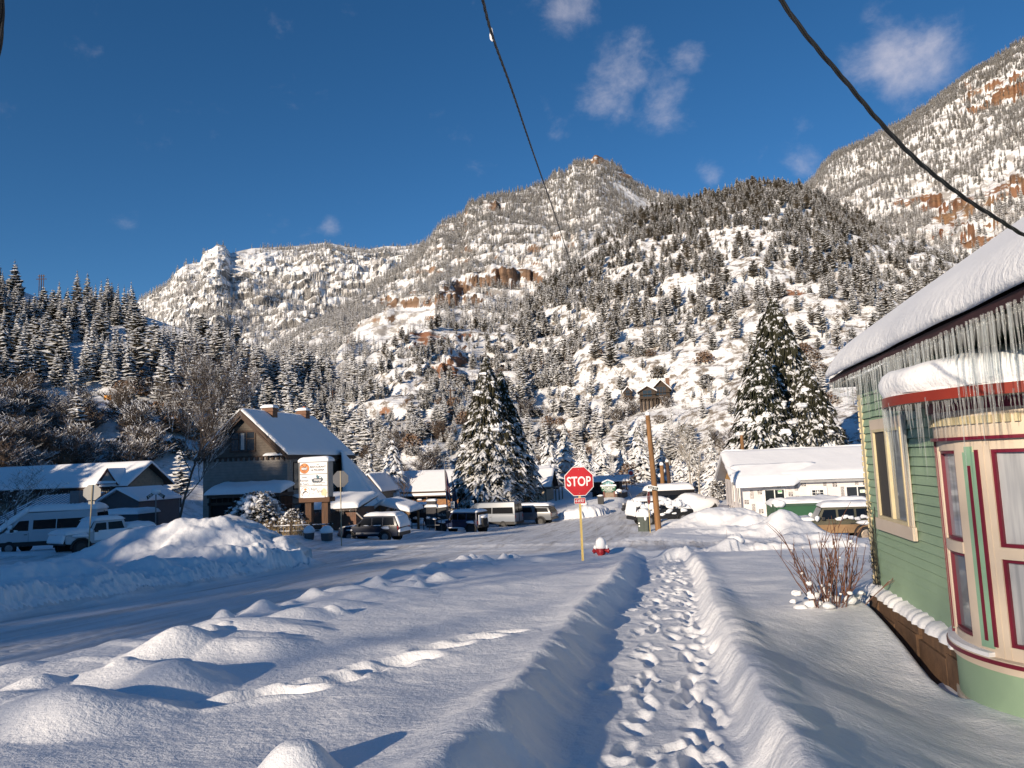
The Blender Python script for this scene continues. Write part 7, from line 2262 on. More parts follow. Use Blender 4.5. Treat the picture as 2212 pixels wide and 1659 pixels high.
def dumpster():
    d = 47; A = at(1674, 1134, d); gzv = gz(A.x, A.y) - .25
    zt = at(1674, 1089, d).z
    t = empty('dumpster', (A.x, A.y, gzv), R(3), 'long dark green roll-off dumpster with snowy rim in front of the wrapped house', 'dumpster')
    h = zt - gzv; L = 6.0; W_ = 2.3
    G = mat('dumpster_green', (.022, .085, .04), .5, (.03, .10, .05), 2.5, .15, 10)
    b = MB(); b.box(0, L, 0, W_, .25, h - .16); b.box(-.02, L + .02, .1, W_ - .1, .1, .25); b.build('body', G, t)
    r = MB(); r.box(-.05, L + .05, -.07, .1, h - .16, h); r.box(-.05, L + .05, W_ - .1, W_ + .07, h - .16, h); r.box(-.06, .1, .1, W_ - .1, h - .16, h); r.box(L - .1, L + .06, .1, W_ - .1, h - .16, h)
    for i in range(6): r.box(.9 + i * .95, .98 + i * .95, -.06, -.003, .3, h - .16) if i > 2 else None
    for i in range(5): r.box(-.07, -.003, .12 + i * .48, .22 + i * .48, .3, h - .16)
    r.box(-.02, .14, -.09, -.003, .25, h - .16)
    r.build('rim', mat('dumpster_rim', (.028, .07, .045), .5, (.05, .09, .06), 4), t)
    s = MB(); s.sheet((-.1, -.1, h), (L + .1, -.1, h), (L + .1, .16, h), (-.1, .16, h), .14, 24, 3, .1, .4, 2, .2); s.sheet((-.1, .2, h - .2), (L, .2, h - .2), (L, W_, h - .1), (-.1, W_, h - .1), .42, 16, 8, .4, .25, 5, .2)
    s.blob((.35, -.02, h + .02), .42, .3, .24, 3, 10, 7, .25); s.build('snow', SNOW, t, 'all')
dumpster()

def snow_post():
    d = 30; P = spot(1590, 1186, d, .1)
    t = empty('stump', P, 0, 'pale stump under a knob of snow sticking out of the sunlit snow heap', 'stump')
    b = MB(); b.blob((0, 0, .1), .3, .25, .32, 5, 12, 8, .35); b.blob((-.2, -.1, .02), .2, .2, .22, 7, 10, 6, .3); b.blob((.2, -.05, 0), .2, .18, .2, 9, 10, 6, .3); b.build('wood', mat('pale_rotten_wood', (.5, .36, .2), .9, (.3, .18, .09), 7, .6, 20), t, True)
    s = MB(); s.blob((0, .02, .34), .34, .32, .26, 6, 12, 8, .2); s.blob((.1, .08, .48), .2, .2, .16, 7, 10, 7, .2); s.build('snow_cap', SNOW, t, 'all')
snow_post()
gw = MB(); rr_ = random.Random(5)
for (x, y, d_, h) in ((1565, 1210, 24, .9), (1580, 1209, 24, .45), (1703, 1200, 26, .3), (1720, 1203, 25, .4), (1688, 1204, 25, .35)):
    P = spot(x, y, d_, .1)
    gw.tube([P, P + Vector((rr_.uniform(-.1, .2), 0, h * .6)), P + Vector((rr_.uniform(-.2, .25), 0, h))], [.009, .006, .003], 4)
tag(gw.build('dry_stalks', TWIG_BARE, flip=False), kind='stuff')

# ================================================================== VEHICLES
TYRE = mat('tyre', (.014, .014, .015), .85, (.03, .03, .032), 8)
ARCH = mat('wheel_arch', (.01, .01, .01), .9)
CHROME = mat('rim_metal', (.26, .26, .27), .45, (.18, .18, .19), 5, metal=.3)
RIMDK = mat('rim_dark', (.03, .03, .032), .5)
CARGLASS = glass_mat('car_glass', (.006, .007, .009), .12)
CARGLASS.node_tree.nodes['Principled BSDF'].inputs['Specular IOR Level'].default_value = .3
LAMP = mat('lamp_clear', (.55, .55, .55), .2); LAMPRED = mat('lamp_red', (.3, .01, .01), .3)
PLASTIC = mat('black_plastic', (.02, .02, .022), .6)

def vehicle(name, label, cat, P, rz, W, lower, cabin, windows, wheels, r, paint, inset=.16, rim=CHROME, roof_snow=.18, hood=None, hood_snow=.0, flares=True, belt=None, extra=None, wind=None, rear=None, blank=(), snow_wind=False, tilt=0.0, trimm=PLASTIC, group=None, trim=True):
    t = empty(name, P, rz, label, cat, group)
    t.rotation_euler = (0, tilt, rz)
    h2 = W / 2
    b = MB(); b.prism(lower, -h2, h2)
    b.build('body', paint, t, 30, bevel=.07, seg=3)
    zb = min(p[1] for p in cabin); zt = max(p[1] for p in cabin)
    def yy(z): return h2 - .03 - inset * (z - zb) / (zt - zb)
    c = MB(); n = len(cabin)
    vs = [(x, yy(z), z) for x, z in cabin] + [(x, -yy(z), z) for x, z in cabin]
    c.add(vs, [tuple(range(n)), tuple(range(n, 2 * n))[::-1]] + [(i, n + i, n + (i + 1) % n, (i + 1) % n) for i in range(n)])
    c.build('cabin', paint, t, 30, bevel=.05, seg=3)
    for i, w in enumerate(windows):
        for sg in (1, -1):
            m_ = MB(); k = len(w)
            a = [(x, sg * (yy(z) + .006), z) for x, z in w]; q = [(x, sg * (yy(z) - .02), z) for x, z in w]
            m_.add(a + q, [tuple(range(k)), tuple(range(k, 2 * k))[::-1]] + [(j, k + j, k + (j + 1) % k, (j + 1) % k) for j in range(k)])
            m_.build('side_window', CARGLASS if i not in blank else paint, t)
    for nm, q in (('windshield', wind), ('rear_window', rear)):
        if not q: continue
        (x0, z0), (x1, z1) = q
        dx, dz = x1 - x0, z1 - z0; l_ = math.hypot(dx, dz)
        sgn = 1 if x0 > 0 else -1
        nx, nz = abs(dz) / l_ * .012 * sgn, abs(dx) / l_ * .012
        m_ = MB(); a0, a1 = yy(z0) - .08, yy(z1) - .08
        m_.add([(x0 + nx, -a0, z0 + nz), (x0 + nx, a0, z0 + nz), (x1 + nx, a1, z1 + nz), (x1 + nx, -a1, z1 + nz), (x0 - nx, -a0, z0 - nz), (x0 - nx, a0, z0 - nz), (x1 - nx, a1, z1 - nz), (x1 - nx, -a1, z1 - nz)], [(0, 1, 2, 3), (4, 7, 6, 5), (0, 4, 5, 1), (1, 5, 6, 2), (2, 6, 7, 3), (3, 7, 4, 0)])
        m_.build(nm, CARGLASS, t)
    ar = MB()
    for x in wheels:
        for sg in (1, -1):
            ar.lathe([(.02, 0), (r * 1.16, 0), (r * 1.16, .05), (.02, .05)], 22, (x, sg * (h2 - .02) - .025, r), 'y')
    ar.build('wheel_arch', ARCH, t)
    for x in wheels:
        for sg in (1, -1):
            w = MB(); yo = sg * (h2 - .1)
            w.lathe([(r * .6, -.11), (r * .93, -.12), (r, -.09), (r, .09), (r * .93, .12), (r * .6, .11)], 22, (x, yo, r), 'y')
            wo = w.build('wheel', TYRE, t, 40)
            m_ = MB()
            m_.lathe([(.02, sg * .085), (r * .2, sg * .1), (r * .22, sg * .07), (r * .58, sg * .075), (r * .62, sg * .115), (r * .58, sg * .12)], 20, (x, yo, r), 'y')
            for k in range(6):
                a = k * math.pi / 3
                m_.add([(x + math.cos(a + s_) * q, yo + sg * (.112 - .02 * (q > .1)), r + math.sin(a + s_) * q) for (s_, q) in ((-.35, r * .2), (-.13, r * .57), (.13, r * .57), (.35, r * .2))], [(0, 1, 2, 3)])
            m_.build('rim', rim, wo, flip=False)
    if flares:
        f = MB()
        for x in wheels:
            for sg in (1, -1):
                pts = [(x + r * 1.28 * math.cos(a), sg * (h2 + .02), r + r * 1.2 * math.sin(a)) for a in [math.pi * k / 8 for k in range(9)]]
                f.tube(pts, .055, 6)
        f.build('fender_flare', trimm, t, True)
    xs = [p[0] for p in lower]; x0, x1 = min(xs), max(xs)
    zs = [p[1] for p in lower]
    if trim:
        bp = MB(); bp.box(x1 - .06, x1 + .08, -h2 * .93, h2 * .93, min(zs) + .02, min(zs) + .24); bp.build('bumper', trimm, t, bevel=.03)
        bp = MB(); bp.box(x0 - .1, x0 + .06, -h2 * .93, h2 * .93, min(zs) + .02, min(zs) + .24); bp.build('bumper', trimm, t, bevel=.03)
        zl = belt or (max(zs) - .22)
        for sg in (1, -1):
            l = MB(); l.box(x1 - .1, x1 + .012, sg * h2 * .66 - .14, sg * h2 * .66 + .14, zl - .08, zl + .1); l.build('headlight', LAMP, t, bevel=.02)
            l = MB(); l.box(x0 - .012, x0 + .1, sg * h2 * .86 - .09, sg * h2 * .86 + .09, zl - .1, zl + .18); l.build('taillight', LAMPRED, t, bevel=.02)
            mi = MB(); fx = max(p[0] for p in windows[0]) - .12 if windows else 0; mi.box(fx - .08, fx + .08, sg * (h2 + .06) - .09, sg * (h2 + .06) + .09, zb + .02, zb + .2); mi.build('mirror', trimm, t, bevel=.03)
            hd = MB()
            for w in windows[:2]:
                hx = min(p[0] for p in w) + .12; hd.box(hx - .09, hx + .09, sg * (h2 + .012) - .015, sg * (h2 + .012) + .015, zb - .17, zb - .13)
            if windows: hd.build('door_handle', trimm, t)
            sm = MB()
            for w in windows[:2]:
                hx = min(p[0] for p in w) - .03; sm.box(hx - .006, hx + .006, sg * (h2 + .001) - .004, sg * (h2 + .001) + .004, min(zs) + .12, zb - .02)
            if windows: sm.build('door_seam', ARCH, t)
    s = MB()
    top = [p for p in cabin if p[1] > zt - .12]
    tx0, tx1 = min(p[0] for p in top), max(p[0] for p in top)
    if roof_snow: s.sheet((tx0 - .06, -yy(zt) - .03, zt - .02), (tx1 + .06, -yy(zt) - .03, zt - .02), (tx1 + .06, yy(zt) + .03, zt - .02), (tx0 - .06, yy(zt) + .03, zt - .02), roof_snow, 14, 8, min(.4, roof_snow * 1.4), .08, int(W * 100), .15, scal=.02)
    if hood: s.sheet((hood[0], -h2 * .92, hood[2]), (hood[1], -h2 * .92, hood[3]), (hood[1], h2 * .92, hood[3]), (hood[0], h2 * .92, hood[2]), hood_snow, 8, 8, .2, .15, 3, .2, scal=.02)
    if snow_wind and wind: 
        (a, b_), (c_, d_) = wind
        s.sheet((a + .05, -yy(b_), b_), (a + .05, yy(b_), b_), (c_, yy(d_), d_), (c_, -yy(d_), d_), snow_wind, 6, 8, .2, .1, 8, .4)
    if extra: extra(s, t, yy)
    if s.v: s.build('snow_cover', SNOW, t, 'all')
    return t

def heading(fx, fy):
    """turn so that the front (+x) points along camera-space right fx / away fy"""
    v = Vector((RIGHT.x, RIGHT.y, 0)).normalized() * fx + LOOK * fy
    return math.atan2(v.y, v.x)

SUV_L = [(-2.2, .42), (2.12, .42), (2.24, .6), (2.2, .95), (2.05, 1.04), (.95, 1.12), (-2.18, 1.1), (-2.25, .7)]
SUV_C = [(1.0, 1.08), (.28, 1.73), (-1.95, 1.76), (-2.2, 1.08)]
SUV_W = [[(.78, 1.15), (.3, 1.62), (-.25, 1.64), (-.25, 1.15)], [(-.33, 1.15), (-.33, 1.64), (-1.05, 1.65), (-1.05, 1.15)], [(-1.13, 1.15), (-1.13, 1.65), (-1.82, 1.66), (-1.98, 1.15)]]
NAVY = mat('navy_paint', (.010, .016, .035), .3, (.014, .02, .04), 2, spec=.3)
def suv_extra(s, t, yy):
    s.sheet((-2.32, -.82, 1.0), (-2.32, .82, 1.0), (-2.02, .78, 1.74), (-2.02, -.78, 1.74), .14, 6, 8, .2, .3, 5, .35, scal=.05)
    s.sheet((-2.38, -.85, .68), (-2.38, .85, .68), (-2.2, .85, .7), (-2.2, -.85, .7), .2, 4, 8, .1, .3, 5, .3)
    for sg in (1, -1):
        s.blob((-1.35, sg * .92, .98), .34, .07, .1, 3, 8, 5, .3); s.blob((1.33, sg * .92, .86), .3, .06, .05, 4, 8, 5, .3)
        for x in (.1, -.6, -.85): s.blob((x, sg * .9, 1.14), .22, .03, .03, int(x * 9), 8, 5, .3)
    sr = MB()
    for sg in (1, -1): sr.box(-1.0, .85, sg * .915 - .02, sg * .915 + .02, .58, .70)
    sr.build('side_moulding', CHROME, t)
P = spot(808, 1168, 50, .12)
vehicle('parked_car', 'dark blue SUV with thick snow on roof and rear, beside the brown shed', 'SUV', P, heading(-.95, .30), 1.82, SUV_L, SUV_C, SUV_W, (1.36, -1.30), .37, NAVY, roof_snow=.24, hood=(1.05, 2.05, 1.08, 1.0), hood_snow=.08, wind=((.95, 1.14), (.33, 1.68)), rear=((-2.2, 1.2), (-2.02, 1.68)), extra=suv_extra)

JP_L = [(-2.05, .55), (1.7, .55), (2.0, .62), (2.02, 1.1), (.75, 1.2), (-2.05, 1.2)]
JP_C = [(.82, 1.17), (.48, 1.80), (-1.95, 1.84), (-2.05, 1.17)]
JP_W = [[(.62, 1.24), (.42, 1.70), (-.12, 1.71), (-.12, 1.24)], [(-.22, 1.24), (-.22, 1.71), (-.95, 1.73), (-.95, 1.24)], [(-1.05, 1.24), (-1.05, 1.73), (-1.85, 1.74), (-1.9, 1.24)]]
def jeep_extra(s, t, yy):
    sp = MB(); sp.lathe([(.2, -.1), (.40, -.12), (.42, -.05), (.42, .08), (.2, .1)], 20, (0, 0, 0), 'x')
    sp.v = [(v[0] - 2.2, v[1], v[2] + 1.05) for v in sp.v]
    so_ = sp.build('spare_wheel', TYRE, t, 40)
    rk = MB()
    for y in (-.6, 0, .6): rk.box(-1.9, .3, y - .03, y + .03, 1.86, 1.9)
    rk.build('roof_rack', PLASTIC, t)
    s.blob((-2.22, 0, 1.42), .17, .42, .13, 3, 10, 6, .2)
    for sg in (1, -1):
        s.blob((1.35, sg * .98, 1.04), .42, .12, .09, 3, 9, 6, .25); s.blob((-1.45, sg * .98, 1.04), .42, .12, .12, 4, 9, 6, .25); s.blob((0, sg * .95, .58), .8, .06, .05, 6)
    s.sheet((-2.14, -.7, .8), (-2.14, -.7, 1.6), (-2.08, .7, 1.6), (-2.08, .7, .8), .04, 4, 4, .05, .5, 4, .2)
P = spot(998, 1153, 61.5, .12)
vehicle('parked_jeep', 'dark blue off-road jeep with snowy fenders and spare wheel, parked left of the pale van', 'jeep', P, heading(-.88, .47), 1.88, JP_L, JP_C, JP_W, (1.46, -1.46), .43, mat('blue_paint', (.012, .022, .06), .3, (.016, .026, .065), 2), inset=.1, rim=RIMDK, roof_snow=.22, hood=(.85, 1.95, 1.19, 1.1), hood_snow=.05, wind=((.8, 1.23), (.52, 1.75)), rear=((-2.06, 1.3), (-1.97, 1.76)), extra=jeep_extra)

VAN_L = [(-3.0, .45), (2.85, .45), (3.02, .65), (2.98, 1.05), (2.35, 1.32), (-3.0, 1.35)]
VAN_C = [(2.38, 1.3), (1.45, 2.25), (1.1, 2.45), (-2.9, 2.52), (-3.0, 1.3)]
VAN_W = [[(1.95, 1.42), (1.5, 1.98), (.95, 2.0), (.95, 1.38)], [(.7, 1.45), (.7, 2.0), (-.6, 2.02), (-.6, 1.45)], [(-.66, 1.45), (-.66, 2.02), (-2.75, 2.04), (-2.8, 1.45)]]
def van_extra(s, t, yy):
    b = MB()
    for sg in (1, -1): b.box(-2.95, 2.8, sg * 1.02 - .02, sg * 1.02 + .02, .46, .72)
    b.build('sill_trim', PLASTIC, t)
    d_ = MB(); d_.box(-3.03, -3.004, -.02, .02, .6, 2.4); d_.build('rear_door_seam', ARCH, t)
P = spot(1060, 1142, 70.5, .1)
vehicle('parked_van', 'pale van in shade-grey paint with dark window band between the jeep and the grey pickup', 'van', P, heading(-.92, .39), 2.05, VAN_L, VAN_C, VAN_W, (2.0, -1.75), .36, mat('shaded_van_paint', (.19, .215, .255), .35, (.17, .195, .235), 2), inset=.14, rim=RIMDK, roof_snow=.0, wind=((2.3, 1.4), (1.5, 2.2)), rear=((-3.0, 1.5), (-2.93, 2.3)), extra=van_extra, flares=False)  # pale van's paint is darkened: shade put into its colour
def van2_extra(s, t, yy):
    van_extra(s, t, yy)
    s.sheet((3.12, -1.0, .95), (3.12, 1.0, .95), (1.0, .95, 2.5), (1.0, -.95, 2.5), .5, 12, 10, .4, .12, 6, .4, scal=.05)
    s.sheet((3.05, -.9, .55), (3.05, .9, .55), (3.0, .9, 1.1), (3.0, -.9, 1.1), .3, 4, 8, .2, .2, 5, .4)
    for sg in (1, -1): s.blob((1.9, sg * 1.0, 1.36), .35, .05, .12, 5); s.blob((1.95, sg * 1.05, 1.62), .16, .1, .16, 4)
P = spot(112, 1200, 46, .12)
vehicle('parked_van', 'white van buried under a thick hood of snow at the left edge', 'van', P, heading(-.99, -.14), 2.05, VAN_L, VAN_C, VAN_W, (2.0, -1.75), .36, mat('white_van_paint', (.50, .52, .55), .35, (.46, .48, .51), 2), inset=.14, roof_snow=.4, wind=((2.3, 1.4), (1.5, 2.2)), rear=((-3.0, 1.5), (-2.93, 2.3)), extra=van2_extra, flares=False)

PK_L = [(-2.85, .55), (2.75, .55), (2.92, .75), (2.88, 1.18), (1.5, 1.26), (-2.85, 1.22)]
PK_C = [(1.5, 1.22), (.78, 1.88), (-.95, 1.92), (-1.2, 1.85), (-2.55, 1.80), (-2.85, 1.2)]
PK_W = [[(1.22, 1.3), (.78, 1.76), (.25, 1.78), (.25, 1.3)], [(.15, 1.3), (.15, 1.78), (-.8, 1.79), (-.9, 1.3)], [(-1.15, 1.32), (-1.15, 1.72), (-2.4, 1.69), (-2.6, 1.32)]]
P = spot(1140, 1136, 73, .1)
vehicle('parked_pickup', 'grey pickup with canopy and snowy roof rack, parked right of the pale van', 'pickup', P, heading(-.92, .39), 1.98, PK_L, PK_C, PK_W, (1.85, -1.75), .41, mat('grey_paint', (.13, .14, .155), .3, (.11, .12, .135), 2), rim=RIMDK, roof_snow=.26, wind=((1.46, 1.28), (.84, 1.84)), rear=((-2.84, 1.28), (-2.58, 1.75)))
P = spot(912, 1142, 68, .1)
vehicle('parked_pickup', 'dark pickup with red tail lamps half hidden behind the stone sign', 'pickup', P, heading(-.8, .6), 1.95, PK_L, PK_C[:2] + [(-.95, 1.92), (-1.1, 1.22)], PK_W[:2], (1.85, -1.75), .4, mat('black_paint', (.012, .012, .014), .3), rim=RIMDK, roof_snow=.2, wind=((1.46, 1.28), (.84, 1.84)))

GL_L = [(-2.7, .6), (1.95, .6), (2.5, .7), (2.52, 1.15), (1.2, 1.25), (-2.7, 1.22)]
GL_C = [(1.22, 1.2), (.9, 1.82), (-.75, 1.85), (-.95, 1.2)]
GL_W = [[(1.02, 1.3), (.84, 1.7), (.28, 1.71), (.28, 1.3)], [(.16, 1.3), (.16, 1.71), (-.62, 1.72), (-.75, 1.3)]]
def glad_extra(s, t, yy):
    s.sheet((2.62, -.9, .72), (2.62, .9, .72), (2.45, .9, 1.2), (2.45, -.9, 1.2), .12, 4, 8, .1, .3, 3, .3)
    s.sheet((1.0, -.95, 1.24), (2.55, -.95, 1.16), (2.55, .95, 1.16), (1.0, .95, 1.24), .28, 10, 8, .3, .12, 3, .35, scal=.04)
    s.sheet((-2.7, -.95, 1.2), (-.9, -.95, 1.2), (-.9, .95, 1.22), (-2.7, .95, 1.2), .34, 10, 8, .3, .12, 4, .3)
    s.sheet((1.2, -.75, 1.28), (1.2, .75, 1.28), (.85, .72, 1.84), (.85, -.72, 1.84), .15, 5, 6, .1, .1, 3, .4)
    for sg in (1, -1):
        s.blob((1.75, sg * 1.0, 1.1), .5, .16, .12, 3, 9, 6, .25); s.blob((-1.75, sg * 1.0, 1.1), .5, .16, .13, 4, 9, 6, .25)
        s.sheet((-.9, sg * 1.0, .72), (1.0, sg * 1.0, .75), (1.0, sg * .98, 1.3), (-.9, sg * .98, 1.3), .05, 8, 5, .1, .8, 7, .1)
    gr = MB()
    for k in range(7): gr.box(2.535, 2.55, -.33 + k * .1, -.27 + k * .1, .82, 1.08)
    gr.build('grille_slots', ARCH, t)
    l = MB(); fit_text(l, 'Jeep', 0, 0, 0, .34, .13, 0, bold=.01); l.v = [(2.575 - v[1] * .5, v[0], v[2] + 1.14) for v in l.v]; l.build('lettering', PLASTIC, t, flip=False)
P = spot(222, 1204, 43, .12)
vehicle('parked_pickup', 'white off-road pickup plastered with snow, facing the road beside the white van', 'pickup', P, heading(-.56, -.83), 1.92, GL_L, GL_C, GL_W, (1.7, -1.75), .43, mat('white_jeep_paint', (.50, .52, .54), .4, (.44, .46, .48), 2), inset=.1, rim=RIMDK, roof_snow=.22, wind=((1.2, 1.27), (.93, 1.77)), extra=glad_extra)

# right of the pole: two snowed-in vehicles and a buried car
def sus_extra(s, t, yy):
    q_ = random.Random(6)
    for sg in (1, -1):
        for k in range(16): s.blob((-2.0 + k * .22 + q_.uniform(-.1, .1), sg * (.90 - .05 * (k % 2)), q_.uniform(1.15, 1.6)), q_.uniform(.2, .42), .09, q_.uniform(.12, .28), k, 9, 7, .35)
        for k in range(9): s.blob((-2.1 + k * .42 + q_.uniform(-.15, .15), sg * .93, q_.uniform(.72, 1.05)), q_.uniform(.12, .3), .05, q_.uniform(.06, .18), k + 20, 9, 7, .35)
    s.sheet((-2.3, -.9, .7), (-2.3, .9, .7), (-2.1, .8, 1.8), (-2.1, -.8, 1.8), .2, 6, 8, .2, .1, 3, .4)
P = spot(1428, 1132, 54, .1)
vehicle('parked_car', 'dark wagon coated in snow behind the tall brown pole', 'SUV', P, heading(.97, .22), 1.85, SUV_L, SUV_C, SUV_W, (1.36, -1.30), .37, mat('charcoal_paint', (.02, .02, .022), .3), roof_snow=.3, hood=(1.05, 2.1, 1.08, 1.0), hood_snow=.35, wind=((.95, 1.14), (.33, 1.68)), extra=sus_extra, snow_wind=.3)
P = spot(1425, 1112, 63, .1)
vehicle('parked_van', 'snow-roofed dark van parked behind the snow-coated wagon', 'van', P, heading(-.97, -.1), 2.0, [(x, z * .9) for x, z in VAN_L], [(x, z * .82) for x, z in VAN_C], [[(x, z * .82) for x, z in w] for w in VAN_W], (2.0, -1.75), .36, mat('charcoal_paint', (.02, .02, .022), .3), roof_snow=.55, wind=((2.3, 1.18), (1.5, 1.8)), flares=False)
def buried_car():
    P = spot(1500, 1110, 62)
    t = empty('buried_car', P, heading(.98, .2), 'car wholly buried under smooth snow beside the wrapped house', 'car')
    s = MB(); s.blob((0, 0, .55), 2.3, 1.2, .75, 3, 16, 10, .1); s.blob((-.3, 0, .95), 1.3, .95, .55, 4, 16, 10, .1); s.build('snow_cover', SNOW, t, 'all')
    b = MB()
    for x in (1.3, -1.3):
        for sg in (1, -1): b.lathe([(.2, -.1), (.34, -.1), (.34, .1), (.2, .1)], 16, (x, sg * .85, .3), 'y')
    b.build('wheel', TYRE, t)
    w = MB(); w.tube([(.6, -.9, 1.0), (1.0, -1.0, 1.5)], .02, 5); w.build('wiper', PLASTIC, t)
buried_car()

def tan_extra(s, t, yy):
    dm = mat('road_mud', (.30, .19, .10), .9, (.22, .14, .075), 3)
    for sg in (1, -1):
        m_ = MB(); m_.box(-1.98, 1.2, sg * .945 - .004, sg * .945 + .004, .58, .98); m_.build('mud_splash', dm, t)
    for sg in (1, -1):
        s.blob((1.35, sg * 1.0, 1.06), .42, .12, .12, 3, 9, 6, .25); s.blob((-1.46, sg * 1.0, 1.06), .5, .13, .12, 4, 9, 6, .25)
        for k in range(7): s.blob((-1.9 + k * .28, sg * .97, 1.26 + .05 * (k % 3)), .17, .05, .09, k, 8, 5, .4)
        s.blob((.8, sg * 1.05, 1.3), .12, .12, .14, 5)
    s.sheet((.9, -.9, 1.19), (2.0, -.9, 1.08), (2.0, .9, 1.08), (.9, .9, 1.19), .2, 6, 8, .2, .15, 3, .3)
P = spot(1815, 1172, 37, .1)
A_ = at(1862, 1151, 37)
P = Vector((A_.x - 1.46 * .98, A_.y - .1, A_.z - .45))
vehicle('parked_jeep', 'muddy tan and green off-road jeep with snow patches, half hidden by the green house corner', 'jeep', P, R(178), 1.88, JP_L, JP_C, JP_W, (1.46, -1.46), .45, mat('olive_paint', (.055, .06, .04), .5, (.10, .085, .05), 1.5), inset=.1, rim=mat('tan_rim', (.5, .42, .34), .4, (.3, .22, .15), 5, metal=.4), roof_snow=.26, wind=((.8, 1.23), (.52, 1.75)), rear=((-2.06, 1.3), (-1.97, 1.76)), extra=tan_extra)

# ================================================================== THE GREEN HOUSE AT THE RIGHT
GREEN = mat('sage_green_paint', (.29, .41, .275), .55, (.26, .375, .25), 1.8, .15, 9)
CREAM = mat('cream_trim', (.66, .555, .445), .5, (.60, .50, .39), 3)
CREAMY = mat('yellow_cream', (.62, .53, .34), .55, (.5, .43, .27), 8)
MAROON = mat('maroon_paint', (.16, .012, .03), .4, (.13, .010, .025), 4)
REDFASC = mat('red_fascia', (.26, .035, .02), .35, (.20, .028, .018), 4)
DKFASC = mat('dark_fascia', (.05, .018, .02), .6, (.035, .015, .016), 4)
STONE = mat('foundation_stone', (.20, .115, .065), .9, (.09, .055, .035), 4, .7, 9)
SCREEN = mat('insect_screen', (.06, .055, .05), .7, (.05, .046, .042), 40)
PANE = glass_mat('old_pane', (.19, .21, .225), .05)
CURT = glass_mat('curtain_pane', (.40, .41, .43), .06)
def _curtain():
    nt = CURT.node_tree; b = nt.nodes['Principled BSDF']
    tc = nn(nt, 'ShaderNodeTexCoord'); mp = nn(nt, 'ShaderNodeMapping'); mp.inputs['Scale'].default_value = (9, 9, .5)
    lk(nt, tc, 'Object', mp, 'Vector'); nz = nn(nt, 'ShaderNodeTexNoise', Scale=1.6, Detail=3.0); lk(nt, mp, 'Vector', nz, 'Vector')
    rp = ramp(nt, [(.3, (.25, .26, .28)), (.55, (.42, .43, .45)), (.75, (.36, .36, .38))]); lk(nt, nz, 'Fac', rp, 'Fac'); lk(nt, rp, 'Color', b, 'Base Color')
    b.inputs['Coat Weight'].default_value = .6; b.inputs['Coat Roughness'].default_value = .03
_curtain()

